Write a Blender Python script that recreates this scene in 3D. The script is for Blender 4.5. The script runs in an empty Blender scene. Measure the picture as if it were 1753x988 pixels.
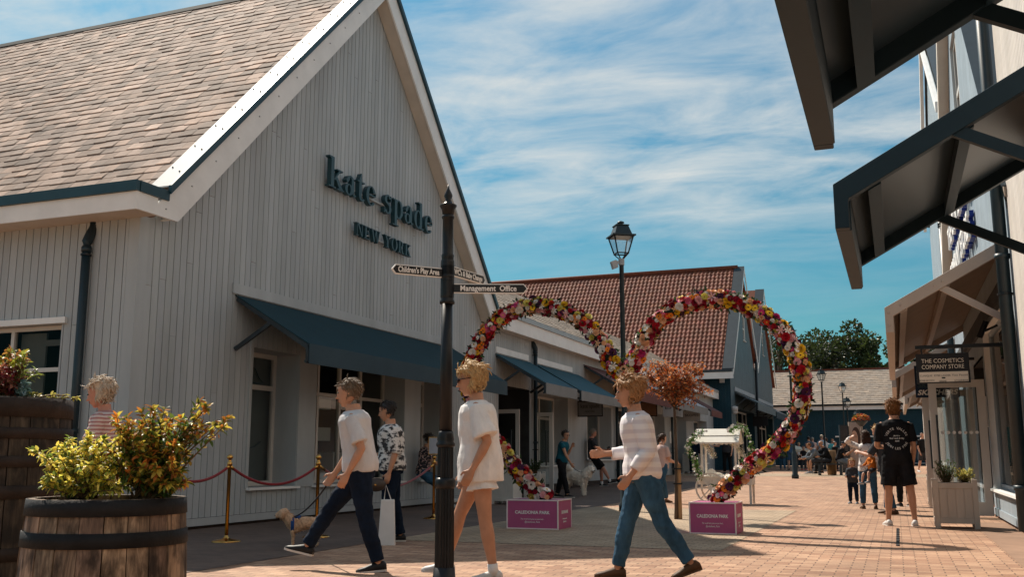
import bpy, bmesh, math, random
from mathutils import Vector, Matrix, noise
from mathutils.bvhtree import BVHTree
V = Vector
rnd = random.Random(7)
sc = bpy.context.scene
col = sc.collection
rad = math.radians

# ---------------------------------------------------------------- camera model (metres; street runs along +Y)
W0, H0, FPX = 1753, 988, 1690.0
PITCH, YAW, EYE = rad(9.75), rad(21.0), 0.95
FWD = V((-math.sin(YAW) * math.cos(PITCH), math.cos(YAW) * math.cos(PITCH), math.sin(PITCH)))
RGT = V((math.cos(YAW), math.sin(YAW), 0))
UPV = RGT.cross(FWD)
ORG = V((0, 0, EYE))

def gz(y):
    """height of the gently rising street"""
    if y < 22: return 0.0
    if y < 45: return .0125 * (y - 22)
    return .2875 + .004 * (min(y, 100) - 45)
def ray(x, y): return FWD * FPX + RGT * (x - W0 / 2) + UPV * (H0 / 2 - y)
def onX(x, y, v): d = ray(x, y); return ORG + d * (v / d.x)
def onY(x, y, v): d = ray(x, y); return ORG + d * (v / d.y)
def onZ(x, y, v): d = ray(x, y); return ORG + d * ((v - EYE) / d.z)
def spot(x, y):
    p = onZ(x, y, 0)
    for i in range(25): p = onZ(x, y, gz(p.y))
    return p

# ---------------------------------------------------------------- materials
def nodes(m):
    m.use_nodes = True
    nt = m.node_tree
    return nt, nt.nodes, nt.links, nt.nodes['Principled BSDF']

def mat(name, c, rough=.6, var=.12, vs=3.0, bump=0.0, bs=40.0, metal=0.0, spec=.5, attr=None, stretch=(1, 1, 1), coat=0.0, c2=None, detail=4, sheen=0, bd=.01):
    m = bpy.data.materials.new(name)
    nt, N, L, P = nodes(m)
    P.inputs['Roughness'].default_value = rough
    P.inputs['Metallic'].default_value = metal
    P.inputs['Specular IOR Level'].default_value = spec if rough < .5 or spec != .5 else .22
    if coat: P.inputs['Coat Weight'].default_value = coat
    if sheen: P.inputs['Sheen Weight'].default_value = sheen
    tc = N.new('ShaderNodeTexCoord')
    mp = N.new('ShaderNodeMapping'); mp.inputs['Scale'].default_value = stretch
    L.new(tc.outputs['Object'], mp.inputs['Vector'])
    n = N.new('ShaderNodeTexNoise'); n.inputs['Scale'].default_value = vs; n.inputs['Detail'].default_value = detail
    n.inputs['Roughness'].default_value = .62
    L.new(mp.outputs['Vector'], n.inputs['Vector'])
    mx = N.new('ShaderNodeMix'); mx.data_type = 'RGBA'
    if c2 is None:
        a = [max(0, v * (1 - var)) for v in c]; b = [min(1, v * (1 + var)) for v in c]
    else: a, b = c, c2
    mx.inputs[6].default_value = (*a, 1); mx.inputs[7].default_value = (*b, 1)
    rp = N.new('ShaderNodeMapRange'); rp.inputs[1].default_value = .3; rp.inputs[2].default_value = .7
    L.new(n.outputs['Fac'], rp.inputs[0]); L.new(rp.outputs[0], mx.inputs[0])
    out = mx.outputs[2]
    if attr:
        at = N.new('ShaderNodeAttribute'); at.attribute_name = attr
        mu = N.new('ShaderNodeMix'); mu.data_type = 'RGBA'; mu.blend_type = 'MULTIPLY'; mu.inputs[0].default_value = 1
        L.new(out, mu.inputs[6]); L.new(at.outputs['Color'], mu.inputs[7]); out = mu.outputs[2]
    L.new(out, P.inputs['Base Color'])
    if bump:
        n2 = N.new('ShaderNodeTexNoise'); n2.inputs['Scale'].default_value = bs; n2.inputs['Detail'].default_value = 5
        L.new(mp.outputs['Vector'], n2.inputs['Vector'])
        b = N.new('ShaderNodeBump'); b.inputs['Strength'].default_value = bump; b.inputs['Distance'].default_value = bd
        L.new(n2.outputs['Fac'], b.inputs['Height']); L.new(b.outputs['Normal'], P.inputs['Normal'])
    return m

def glass_mat(name, tint=(.75, .82, .8), refl=.12, rough=.02):
    m = bpy.data.materials.new(name); m.use_nodes = True
    nt = m.node_tree; N = nt.nodes; L = nt.links
    N.clear()
    o = N.new('ShaderNodeOutputMaterial'); mx = N.new('ShaderNodeMixShader')
    t = N.new('ShaderNodeBsdfTransparent'); t.inputs[0].default_value = (*tint, 1)
    g = N.new('ShaderNodeBsdfGlossy'); g.inputs['Roughness'].default_value = rough
    lw = N.new('ShaderNodeLayerWeight'); lw.inputs[0].default_value = .35
    ma = N.new('ShaderNodeMath'); ma.operation = 'MULTIPLY_ADD'; ma.inputs[1].default_value = .55; ma.inputs[2].default_value = refl
    ma.use_clamp = True
    L.new(lw.outputs['Fresnel'], ma.inputs[0]); L.new(ma.outputs[0], mx.inputs[0])
    L.new(t.outputs[0], mx.inputs[1]); L.new(g.outputs[0], mx.inputs[2]); L.new(mx.outputs[0], o.inputs[0])
    return m

def leaf_mat(name, rough=.45, transl=.3):
    m = bpy.data.materials.new(name); m.use_nodes = True
    nt = m.node_tree; N = nt.nodes; L = nt.links
    P = N['Principled BSDF']; P.inputs['Roughness'].default_value = rough
    at = N.new('ShaderNodeAttribute'); at.attribute_name = 'col'
    tr = N.new('ShaderNodeBsdfTranslucent'); mx = N.new('ShaderNodeMixShader'); mx.inputs[0].default_value = transl
    L.new(at.outputs['Color'], P.inputs['Base Color']); L.new(at.outputs['Color'], tr.inputs[0])
    L.new(P.outputs[0], mx.inputs[1]); L.new(tr.outputs[0], mx.inputs[2])
    L.new(mx.outputs[0], N['Material Output'].inputs[0])
    return m

# ---------------------------------------------------------------- scene graph helpers
WORLD = {}
KIDS = {}
def link(o, parent=None):
    col.objects.link(o)
    if parent is not None:
        o.parent = parent
        o.matrix_parent_inverse = WORLD.get(parent.name, Matrix()).inverted()
        KIDS.setdefault(parent.name, []).append(o)
    return o
def thing(name, label, cat, loc=(0, 0, 0), rz=0.0, group=None):
    o = bpy.data.objects.new(name, None); o.empty_display_size = .2
    o.location = loc; o.rotation_euler = (0, 0, rz)
    col.objects.link(o)
    WORLD[o.name] = Matrix.Translation(V(loc)) @ Matrix.Rotation(rz, 4, 'Z')
    o['label'] = label; o['category'] = cat
    if group: o['group'] = group
    return o
def tag(o, label=None, cat=None, group=None, kind=None):
    for k, v in (('label', label), ('category', cat), ('group', group), ('kind', kind)):
        if v: o[k] = v
    return o
def copy_tree(o, parent=None):
    c = o.copy(); col.objects.link(c)
    if parent is not None: c.parent = parent; KIDS.setdefault(parent.name, []).append(c)
    for ch in list(KIDS.get(o.name, [])): copy_tree(ch, c)
    return c
def dup(o, loc, rz=0.0, label=None, scale=None):
    c = copy_tree(o); c.location = loc; c.rotation_euler = (0, 0, rz)
    if label: c['label'] = label
    if scale: c.scale = (scale,) * 3 if isinstance(scale, (int, float)) else scale
    return c

class MB:
    """collects geometry for ONE mesh object"""
    def __init__(s): s.v = []; s.f = []; s.m = []; s.sm = []; s.c = []; s.mi = 0; s.smooth = False; s.col = (1, 1, 1)
    def face(s, idx):
        s.f.append(tuple(idx)); s.m.append(s.mi); s.sm.append(s.smooth); s.c.append(s.col)
    def poly(s, pts):
        b = len(s.v); s.v.extend(tuple(p) for p in pts); s.face(range(b, b + len(pts)))
    def box(s, x0, x1, y0, y1, z0, z1):
        s.obox(V(((x0 + x1) / 2, (y0 + y1) / 2, (z0 + z1) / 2)), V((abs(x1 - x0) / 2, 0, 0)), V((0, abs(y1 - y0) / 2, 0)), V((0, 0, abs(z1 - z0) / 2)))
        return s
    def obox(s, c, a, b, d):
        k = len(s.v); c = V(c)
        for sx in (-1, 1):
            for sy in (-1, 1):
                for sz in (-1, 1): s.v.append(tuple(c + a * sx + b * sy + d * sz))
        for q in ((0, 1, 3, 2), (4, 6, 7, 5), (0, 4, 5, 1), (2, 3, 7, 6), (0, 2, 6, 4), (1, 5, 7, 3)): s.face([k + i for i in q])
        return s
    def bar(s, p, q, w, h, up=(0, 0, 1)):
        p, q = V(p), V(q); d = q - p; up = V(up)
        a = d.cross(up)
        if a.length < 1e-6: a = d.cross(V((1, 0, 0)))
        a.normalize(); b = a.cross(d).normalized()
        return s.obox((p + q) / 2, d / 2, a * (w / 2), b * (h / 2))
    def loft(s, rings, cap=True):
        k = len(s.v); n = len(rings[0])
        for r in rings: s.v.extend(tuple(p) for p in r)
        for i in range(len(rings) - 1):
            for j in range(n):
                s.face((k + i * n + j, k + i * n + (j + 1) % n, k + (i + 1) * n + (j + 1) % n, k + (i + 1) * n + j))
        if cap:
            s.face([k + j for j in range(n)][::-1]); s.face([k + (len(rings) - 1) * n + j for j in range(n)])
        return s
    def tube(s, pts, r, n=8, ref=(0, 0, 1), cap=True, flat=1.0):
        pts = [V(p) for p in pts]; rings = []
        ref = V(ref)
        for i, p in enumerate(pts):
            d = (pts[min(i + 1, len(pts) - 1)] - pts[max(i - 1, 0)]).normalized()
            a = ref - d * ref.dot(d)
            if a.length < .05:
                rr = V((1, 0, 0)) if abs(d.x) < .9 else V((0, 1, 0)); a = rr - d * rr.dot(d)
            a.normalize(); b = d.cross(a)
            ri = r[i] if isinstance(r, (list, tuple)) else r
            rings.append([p + a * (math.cos(2 * math.pi * j / n) * ri) + b * (math.sin(2 * math.pi * j / n) * ri * flat) for j in range(n)])
        return s.loft(rings, cap)
    def lathe(s, prof, n=24, c=(0, 0, 0), cap=True):
        c = V(c)
        return s.loft([[c + V((math.cos(2 * math.pi * j / n) * r, math.sin(2 * math.pi * j / n) * r, z)) for j in range(n)] for r, z in prof], cap)
    def prism(s, pts, d):
        """closed polygon pts (3D) pushed along d"""
        pts = [V(p) for p in pts]; d = V(d); n = len(pts); k = len(s.v)
        s.v.extend(tuple(p) for p in pts); s.v.extend(tuple(p + d) for p in pts)
        s.face(range(k, k + n)); s.face([k + n + i for i in range(n)][::-1])
        for i in range(n): s.face((k + i, k + n + i, k + n + (i + 1) % n, k + (i + 1) % n))
        return s
    def ball(s, c, r, n=8, sc=(1, 1, 1)):
        c = V(c); rings = []
        for i in range(1, n):
            t = math.pi * i / n
            rings.append([c + V((math.cos(2 * math.pi * j / (2 * n)) * math.sin(t) * r * sc[0], math.sin(2 * math.pi * j / (2 * n)) * math.sin(t) * r * sc[1], math.cos(t) * r * sc[2])) for j in range(2 * n)])
        return s.loft(rings, True)
    def mesh(s, name):
        me = bpy.data.meshes.new(name)
        me.from_pydata(s.v, [], s.f)
        me.polygons.foreach_set('material_index', s.m)
        me.polygons.foreach_set('use_smooth', s.sm)
        if s.c:
            a = me.attributes.new('col', 'FLOAT_COLOR', 'FACE')
            flat = []
            for c in s.c: flat.extend((c[0], c[1], c[2], 1))
            a.data.foreach_set('color', flat)
        me.update()
        return me
    def build(s, name, mats, parent=None, bevel=0.0, fixn=True):
        me = s.mesh(name)
        if fixn:
            bm = bmesh.new(); bm.from_mesh(me); bmesh.ops.recalc_face_normals(bm, faces=bm.faces); bm.to_mesh(me); bm.free()
        for m in (mats if isinstance(mats, (list, tuple)) else [mats]): me.materials.append(m)
        o = bpy.data.objects.new(name, me)
        if bevel:
            b = o.modifiers.new('bevel', 'BEVEL'); b.width = bevel; b.segments = 2; b.limit_method = 'ANGLE'; b.angle_limit = rad(40)
        return link(o, parent)

def _build_each(s, name, mats, parent=None, bevel=0.0):
    # every loose piece becomes an object of its own
    par = list(range(len(s.v)))
    def find(a):
        while par[a] != a: par[a] = par[par[a]]; a = par[a]
        return a
    for f in s.f:
        for q in f[1:]: par[find(q)] = find(f[0])
    groups = {}
    for i, f in enumerate(s.f): groups.setdefault(find(f[0]), []).append(i)
    out = []
    for g in groups.values():
        m = MB(); mp = {}
        for i in g:
            for q in s.f[i]:
                if q not in mp: mp[q] = len(m.v); m.v.append(s.v[q])
            m.mi = s.m[i]; m.smooth = s.sm[i]; m.col = s.c[i]; m.face([mp[q] for q in s.f[i]])
        out.append(m.build(name, mats, parent, bevel))
    return out[0]
MB.build_each = _build_each

def text_into(mb, s, origin, xdir, up, size, align='CENTER', width=None, extrude=.003, bold=0.0, off=.0, spacing=1.0):
    """adds the letters of s as thin solid shapes to mb"""
    cu = bpy.data.curves.new('lettering', 'FONT'); cu.body = s; cu.size = size; cu.extrude = extrude; cu.offset = bold
    cu.align_x = 'LEFT'; cu.resolution_u = 3; cu.space_character = spacing
    o = bpy.data.objects.new('lettering', cu); col.objects.link(o)
    dg = bpy.context.evaluated_depsgraph_get()
    me = bpy.data.meshes.new_from_object(o.evaluated_get(dg))
    xs = [v.co.x for v in me.vertices]
    x0, x1 = min(xs), max(xs)
    k = (width / (x1 - x0)) if width else 1.0
    xd = V(xdir).normalized(); ud = V(up).normalized(); n = xd.cross(ud)
    shift = {'CENTER': -(x0 + x1) / 2, 'LEFT': -x0, 'RIGHT': -x1}[align]
    b = len(mb.v); org = V(origin)
    for v in me.vertices: mb.v.append(tuple(org + xd * ((v.co.x + shift) * k) + ud * v.co.y + n * (v.co.z + off)))
    for p in me.polygons: mb.face([b + i for i in p.vertices])
    bpy.data.objects.remove(o); bpy.data.curves.remove(cu); bpy.data.meshes.remove(me)
    return mb

def lerp(a, b, t): return a + (b - a) * t
# ================================================================ MATERIALS
M = {}
M['paint'] = mat('pale_grey_board_paint', (.405, .43, .442), .55, .13, 1.6, .06, 90, attr='col', stretch=(1, 1, .25), detail=8)
M['paint_trim'] = mat('off_white_trim_paint', (.80, .795, .78), .5, .07, 2, .03, 60)
M['white_metal'] = mat('white_coated_metal', (.50, .495, .49), .62, .05, 1.5)
M['teal_trim'] = mat('dark_teal_trim', (.012, .045, .062), .4, .2, 3)
M['soffit'] = mat('soffit_board', (.60, .54, .47), .6, .06, 3)
M['slate'] = mat('fibre_slate', (.325, .225, .175), .85, .40, 1.6, .25, 60, attr='col')
M['slate_grey'] = mat('grey_slate', (.29, .235, .19), .8, .2, 5, .25, 60, attr='col')
M['tile'] = mat('clay_pantile', (.175, .052, .029), .75, .3, 7, .15, 70, attr='col')
M['awning'] = mat('teal_awning_canvas', (.006, .034, .047), .8, .12, 2, .12, 250)
M['awning_blue'] = mat('blue_awning_canvas', (.026, .088, .12), .8, .12, 2, .12, 250)
M['valance'] = mat('slate_blue_valance', (.04, .068, .088), .8, .1, 2, .1, 250)
M['valance_grey'] = mat('grey_valance', (.20, .21, .215), .75, .1, 2, .1, 250)
M['maroon'] = mat('maroon_canvas', (.12, .045, .04), .75, .15, 2, .1, 250)
M['grey_canvas'] = mat('pale_grey_canvas', (.42, .42, .43), .75, .08, 2, .1, 250)
M['dark_metal'] = mat('dark_grey_metal', (.022, .034, .043), .4, .2, 4)
M['black_metal'] = mat('black_gloss_paint', (.009, .010, .012), .35, .2, 5, .05, 30, spec=.3)
M['grey_metal'] = mat('grey_metal', (.35, .36, .37), .4, .1, 4)
M['pipe'] = mat('dark_teal_pipe', (.008, .022, .03), .45, .2, 4)
M['letter'] = mat('dark_teal_letter_face', (.012, .05, .065), .4, .1, 4)
M['white'] = mat('white_print', (.8, .79, .77), .6, .02)
M['cream'] = mat('cream_print', (.75, .66, .55), .6, .02)
M['black'] = mat('black_print', (.02, .02, .022), .6, .05)
M['glass'] = glass_mat('shop_glass', (.66, .72, .71), .14)
M['glass_dim'] = glass_mat('side_window_glass', (.7, .72, .7), -.02)
M['door_glass'] = glass_mat('door_glass', (.62, .7, .7), .26)
M['lamp_glass'] = glass_mat('lantern_glass', (.86, .9, .92), .08)
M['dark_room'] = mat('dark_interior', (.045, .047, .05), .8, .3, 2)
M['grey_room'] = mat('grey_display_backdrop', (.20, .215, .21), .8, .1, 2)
M['frame'] = mat('off_white_window_frame', (.6, .575, .54), .45, .04, 3)
M['brick_plinth'] = mat('dark_brick_plinth', (.05, .035, .03), .85, .3, 8, .3, 40)
M['brass'] = mat('polished_brass', (.62, .33, .09), .2, .1, 5, metal=1.0)
M['rope'] = mat('red_velvet_rope', (.22, .012, .018), .75, .3, 60, .4, 200, sheen=.4)
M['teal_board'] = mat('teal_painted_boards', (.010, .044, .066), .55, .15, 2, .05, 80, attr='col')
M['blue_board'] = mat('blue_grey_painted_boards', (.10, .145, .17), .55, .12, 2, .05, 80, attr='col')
M['silver_board'] = mat('silver_grey_painted_boards', (.31, .365, .41), .5, .1, 2, .05, 80, attr='col')
M['light_board'] = mat('cream_painted_boards', (.60, .55, .5), .55, .08, 2, .05, 80, attr='col')
M['taupe'] = mat('taupe_painted_steel', (.36, .29, .245), .45, .08, 3, .02, 50)
M['taupe_sheet'] = mat('taupe_sheet', (.20, .155, .125), .6, .1, 2)
M['canopy'] = mat('blue_grey_painted_steel', (.010, .026, .038), .5, .12, 3, .02, 60, spec=.2)
M['canopy_sheet'] = mat('grey_underside_sheet', (.024, .042, .056), .34, .08, 2, spec=.35)
M['planter'] = mat('planter_paint', (.44, .37, .31), .55, .08, 3, .08, 60, stretch=(1, 1, .2))
M['planter_pale'] = mat('pale_planter_paint', (.62, .6, .56), .55, .06, 3)
M['magenta'] = mat('magenta_panel', (.40, .085, .20), .55, .06, 4)
M['magenta_edge'] = mat('pale_edge_strip', (.72, .62, .62), .5, .04, 4)
M['soil'] = mat('dark_soil', (.03, .022, .016), .95, .4, 20, .8, 60)
M['bark'] = mat('grey_brown_bark', (.10, .07, .05), .85, .3, 20, .5, 60, stretch=(1, 1, .3))
M['stake'] = mat('timber_stake', (.34, .2, .1), .75, .2, 10, .3, 50, stretch=(1, 1, .15))
M['leaf'] = leaf_mat('leaf', .45, .42)
M['petal'] = None

def wood_stave():
    m = bpy.data.materials.new('weathered_oak_stave'); nt, N, L, P = nodes(m)
    P.inputs['Roughness'].default_value = .85
    tc = N.new('ShaderNodeTexCoord'); mp = N.new('ShaderNodeMapping'); mp.inputs['Scale'].default_value = (14, 14, 1.6)
    n = N.new('ShaderNodeTexNoise'); n.inputs['Scale'].default_value = 2.2; n.inputs['Detail'].default_value = 9; n.inputs['Roughness'].default_value = .7; n.inputs['Distortion'].default_value = .8
    L.new(tc.outputs['Object'], mp.inputs[0]); L.new(mp.outputs[0], n.inputs['Vector'])
    cr = N.new('ShaderNodeValToRGB'); e = cr.color_ramp.elements
    e[0].position = .28; e[0].color = (.014, .010, .008, 1); e[1].position = .72; e[1].color = (.50, .385, .28, 1)
    k = e.new(.5); k.color = (.21, .15, .105, 1)
    L.new(n.outputs['Fac'], cr.inputs[0])
    n3 = N.new('ShaderNodeTexNoise'); n3.inputs['Scale'].default_value = 9; n3.inputs['Detail'].default_value = 6
    mp3 = N.new('ShaderNodeMapping'); mp3.inputs['Scale'].default_value = (1.4, 1.4, .8)
    L.new(tc.outputs['Object'], mp3.inputs[0]); L.new(mp3.outputs[0], n3.inputs['Vector'])
    cr3 = N.new('ShaderNodeValToRGB'); cr3.color_ramp.elements[0].position = .36; cr3.color_ramp.elements[0].color = (.06, .05, .045, 1); cr3.color_ramp.elements[1].position = .55; cr3.color_ramp.elements[1].color = (1, 1, 1, 1)
    L.new(n3.outputs['Fac'], cr3.inputs[0])
    mu = N.new('ShaderNodeMix'); mu.data_type = 'RGBA'; mu.blend_type = 'MULTIPLY'; mu.inputs[0].default_value = .85
    L.new(cr.outputs[0], mu.inputs[6]); L.new(cr3.outputs[0], mu.inputs[7])
    at = N.new('ShaderNodeAttribute'); at.attribute_name = 'col'
    mu2 = N.new('ShaderNodeMix'); mu2.data_type = 'RGBA'; mu2.blend_type = 'MULTIPLY'; mu2.inputs[0].default_value = 1
    L.new(mu.outputs[2], mu2.inputs[6]); L.new(at.outputs['Color'], mu2.inputs[7])
    L.new(mu2.outputs[2], P.inputs['Base Color'])
    b = N.new('ShaderNodeBump'); b.inputs['Strength'].default_value = .6; b.inputs['Distance'].default_value = .006
    L.new(n.outputs['Fac'], b.inputs['Height']); L.new(b.outputs[0], P.inputs['Normal'])
    return m
M['stave'] = wood_stave()
M['hoop'] = mat('dark_iron_hoop', (.009, .010, .012), .7, .45, 9, .3, 60)
M['rust_hoop'] = mat('rusty_iron_hoop', (.028, .020, .017), .7, .4, 7, .35, 50)

def paving(name, c1, c2, mortar, bw, bh, rot=0.0, sq=.5):
    m = bpy.data.materials.new(name); nt, N, L, P = nodes(m)
    P.inputs['Roughness'].default_value = .82
    g = N.new('ShaderNodeNewGeometry'); mp = N.new('ShaderNodeMapping'); mp.inputs['Rotation'].default_value = (0, 0, rot)
    L.new(g.outputs['Position'], mp.inputs[0])
    b = N.new('ShaderNodeTexBrick'); b.inputs['Scale'].default_value = 1.0
    b.inputs['Brick Width'].default_value = bw; b.inputs['Row Height'].default_value = bh; b.inputs['Mortar Size'].default_value = .006
    b.inputs['Mortar Smooth'].default_value = .2; b.offset = sq
    b.inputs['Color1'].default_value = (*c1, 1); b.inputs['Color2'].default_value = (*c2, 1); b.inputs['Mortar'].default_value = (*mortar, 1)
    L.new(mp.outputs[0], b.inputs['Vector'])
    n = N.new('ShaderNodeTexNoise'); n.inputs['Scale'].default_value = .9; n.inputs['Detail'].default_value = 8; n.inputs['Roughness'].default_value = .7
    L.new(g.outputs['Position'], n.inputs['Vector'])
    mr = N.new('ShaderNodeMapRange'); mr.inputs[1].default_value = .3; mr.inputs[2].default_value = .7; mr.inputs[3].default_value = .66; mr.inputs[4].default_value = 1.18
    L.new(n.outputs['Fac'], mr.inputs[0])
    n2 = N.new('ShaderNodeTexNoise'); n2.inputs['Scale'].default_value = 45; n2.inputs['Detail'].default_value = 3
    L.new(g.outputs['Position'], n2.inputs['Vector'])
    mr2 = N.new('ShaderNodeMapRange'); mr2.inputs[1].default_value = .3; mr2.inputs[2].default_value = .7; mr2.inputs[3].default_value = .85; mr2.inputs[4].default_value = 1.12
    L.new(n2.outputs['Fac'], mr2.inputs[0])
    ml = N.new('ShaderNodeMath'); ml.operation = 'MULTIPLY'; L.new(mr.outputs[0], ml.inputs[0]); L.new(mr2.outputs[0], ml.inputs[1])
    vm = N.new('ShaderNodeVectorMath'); vm.operation = 'SCALE'; L.new(b.outputs['Color'], vm.inputs[0]); L.new(ml.outputs[0], vm.inputs['Scale'])
    vo = N.new('ShaderNodeTexVoronoi'); vo.inputs['Scale'].default_value = 2.3; L.new(g.outputs['Position'], vo.inputs['Vector'])
    wn = N.new('ShaderNodeMapRange'); wn.inputs[1].default_value = .03; wn.inputs[2].default_value = .075; wn.inputs[3].default_value = .55; wn.inputs[4].default_value = 1.0; L.new(vo.outputs['Distance'], wn.inputs[0])
    v2 = N.new('ShaderNodeVectorMath'); v2.operation = 'SCALE'; L.new(vm.outputs[0], v2.inputs[0]); L.new(wn.outputs[0], v2.inputs['Scale'])
    L.new(v2.outputs[0], P.inputs['Base Color'])
    bp = N.new('ShaderNodeBump'); bp.inputs['Strength'].default_value = .7; bp.inputs['Distance'].default_value = .008; bp.invert = True
    L.new(b.outputs['Fac'], bp.inputs['Height'])
    bp2 = N.new('ShaderNodeBump'); bp2.inputs['Strength'].default_value = .25; bp2.inputs['Distance'].default_value = .006
    L.new(n2.outputs['Fac'], bp2.inputs['Height']); L.new(bp.outputs[0], bp2.inputs['Normal']); L.new(bp2.outputs[0], P.inputs['Normal'])
    return m
M['pave'] = paving('terracotta_block_paving', (.30, .155, .09), (.49, .30, .19), (.14, .08, .05), .215, .11)
M['setts'] = paving('pale_stone_setts', (.33, .235, .15), (.43, .32, .215), (.17, .12, .08), .16, .11, 0.0)
M['dark_pave'] = paving('dark_brown_block_paving', (.105, .066, .050), (.15, .094, .070), (.08, .06, .05), .215, .11)
M['earth'] = mat('far_ground', (.20, .17, .12), .95, .2, .3)

def person_mat(name, c, **k): return mat(name, c, .85, k.pop('var', .1), k.pop('vs', 9), .55, 9, spec=.12, bd=.045, stretch=(1, 1, .5), **k)
def pattern_cloth(name, c1, c2, scale, lo=.45, hi=.55, stretch=(1, 1, 1), kind='noise'):
    m = bpy.data.materials.new(name); nt, N, L, P = nodes(m); P.inputs['Roughness'].default_value = .85
    tc = N.new('ShaderNodeTexCoord'); mp = N.new('ShaderNodeMapping'); mp.inputs['Scale'].default_value = stretch
    L.new(tc.outputs['Object'], mp.inputs[0])
    if kind == 'noise':
        t = N.new('ShaderNodeTexNoise'); t.inputs['Detail'].default_value = 3; o = 'Fac'
    elif kind == 'wave':
        t = N.new('ShaderNodeTexWave'); t.bands_direction = 'Z'; t.inputs['Distortion'].default_value = 1.2; o = 'Fac'
    else:
        t = N.new('ShaderNodeTexVoronoi'); o = 'Distance'
    t.inputs['Scale'].default_value = scale
    L.new(mp.outputs[0], t.inputs['Vector'])
    cr = N.new('ShaderNodeValToRGB'); cr.color_ramp.elements[0].position = lo; cr.color_ramp.elements[0].color = (*c1, 1); cr.color_ramp.elements[1].position = hi; cr.color_ramp.elements[1].color = (*c2, 1)
    L.new(t.outputs[o], cr.inputs[0]); L.new(cr.outputs[0], P.inputs['Base Color'])
    return m

# ================================================================ CAMERA, SUN, SKY
cam = bpy.data.cameras.new('camera'); co = bpy.data.objects.new('camera', cam); col.objects.link(co)
R = Matrix((RGT, UPV, -FWD)).transposed().to_4x4()
co.matrix_world = Matrix.Translation(ORG) @ R
cam.sensor_width = 36; cam.lens = FPX / W0 * 36; cam.clip_end = 2000; cam.clip_start = .05
sc.camera = co
TOSUN = V((-.71, .52, 1.0)).normalized()
EL = math.asin(TOSUN.z); AZ = math.atan2(TOSUN.x, TOSUN.y)
sd = bpy.data.lights.new('sun', 'SUN'); sd.energy = 5.0; sd.angle = rad(.55); sd.color = (1.0, .90, .77)
so = bpy.data.objects.new('sun', sd); col.objects.link(so); so.rotation_euler = TOSUN.to_track_quat('Z', 'Y').to_euler(); so.location = (0, 0, 30)
wd = bpy.data.worlds.new('World'); sc.world = wd; wd.use_nodes = True
N = wd.node_tree.nodes; L = wd.node_tree.links
bg = N['Background']; bg.inputs['Strength'].default_value = .115
sk = N.new('ShaderNodeTexSky'); sk.sky_type = 'NISHITA'; sk.sun_disc = False; sk.sun_elevation = EL; sk.sun_rotation = AZ
sk.air_density = 1.0; sk.dust_density = .6; sk.ozone_density = 1.5
tint = N.new('ShaderNodeMix'); tint.data_type = 'RGBA'; tint.blend_type = 'MULTIPLY'; tint.inputs[0].default_value = 1
L.new(sk.outputs[0], tint.inputs[6])
tc = N.new('ShaderNodeTexCoord'); sep = N.new('ShaderNodeSeparateXYZ'); L.new(tc.outputs['Generated'], sep.inputs[0])
tr_ = N.new('ShaderNodeValToRGB'); te = tr_.color_ramp.elements
te[0].position = .10; te[0].color = (.17, .42, .41, 1); te[1].position = .50; te[1].color = (.34, .63, .64, 1)
L.new(sep.outputs['Z'], tr_.inputs[0]); L.new(tr_.outputs[0], tint.inputs[7])
ad = N.new('ShaderNodeMath'); ad.operation = 'ADD'; ad.inputs[1].default_value = .12; L.new(sep.outputs['Z'], ad.inputs[0])
dv = N.new('ShaderNodeVectorMath'); dv.operation = 'DIVIDE'
cb = N.new('ShaderNodeCombineXYZ')
for i in range(3): L.new(ad.outputs[0], cb.inputs[i])
L.new(tc.outputs['Generated'], dv.inputs[0]); L.new(cb.outputs[0], dv.inputs[1])
mp = N.new('ShaderNodeMapping'); mp.inputs['Rotation'].default_value = (0, 0, rad(-32)); mp.inputs['Scale'].default_value = (.95, 1.7, 1)
mp.inputs['Location'].default_value = (1.7, .6, 0)
L.new(dv.outputs[0], mp.inputs[0])
n1 = N.new('ShaderNodeTexNoise'); n1.inputs['Scale'].default_value = 2.7; n1.inputs['Detail'].default_value = 12; n1.inputs['Roughness'].default_value = .60; n1.inputs['Distortion'].default_value = .35
L.new(mp.outputs[0], n1.inputs['Vector'])
n2 = N.new('ShaderNodeTexNoise'); n2.inputs['Scale'].default_value = .8; n2.inputs['Detail'].default_value = 3; n2.inputs['Roughness'].default_value = .5
L.new(mp.outputs[0], n2.inputs['Vector'])
mr = N.new('ShaderNodeMapRange'); mr.inputs[1].default_value = .24; mr.inputs[2].default_value = .50; mr.interpolation_type = 'SMOOTHSTEP'; L.new(n2.outputs['Fac'], mr.inputs[0])
mr1 = N.new('ShaderNodeMapRange'); mr1.inputs[1].default_value = .34; mr1.inputs[2].default_value = .78; L.new(n1.outputs['Fac'], mr1.inputs[0])
mul = N.new('ShaderNodeMath'); mul.operation = 'MULTIPLY'; L.new(mr.outputs[0], mul.inputs[0]); L.new(mr1.outputs[0], mul.inputs[1])
el = N.new('ShaderNodeMapRange'); el.inputs[1].default_value = .16; el.inputs[2].default_value = .29; el.interpolation_type = 'SMOOTHSTEP'; el.inputs[3].default_value = .10; L.new(sep.outputs['Z'], el.inputs[0])
mul2 = N.new('ShaderNodeMath'); mul2.operation = 'MULTIPLY'; L.new(mul.outputs[0], mul2.inputs[0]); L.new(el.outputs[0], mul2.inputs[1])
cl = N.new('ShaderNodeMix'); cl.data_type = 'RGBA'; cl.inputs[7].default_value = (4.7, 4.75, 4.55, 1)
L.new(mul2.outputs[0], cl.inputs[0]); L.new(tint.outputs[2], cl.inputs[6])
L.new(cl.outputs[2], bg.inputs['Color'])
sc.view_settings.view_transform = 'Standard'; sc.view_settings.look = 'None'; sc.view_settings.exposure = .50; sc.view_settings.gamma = 1
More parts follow.
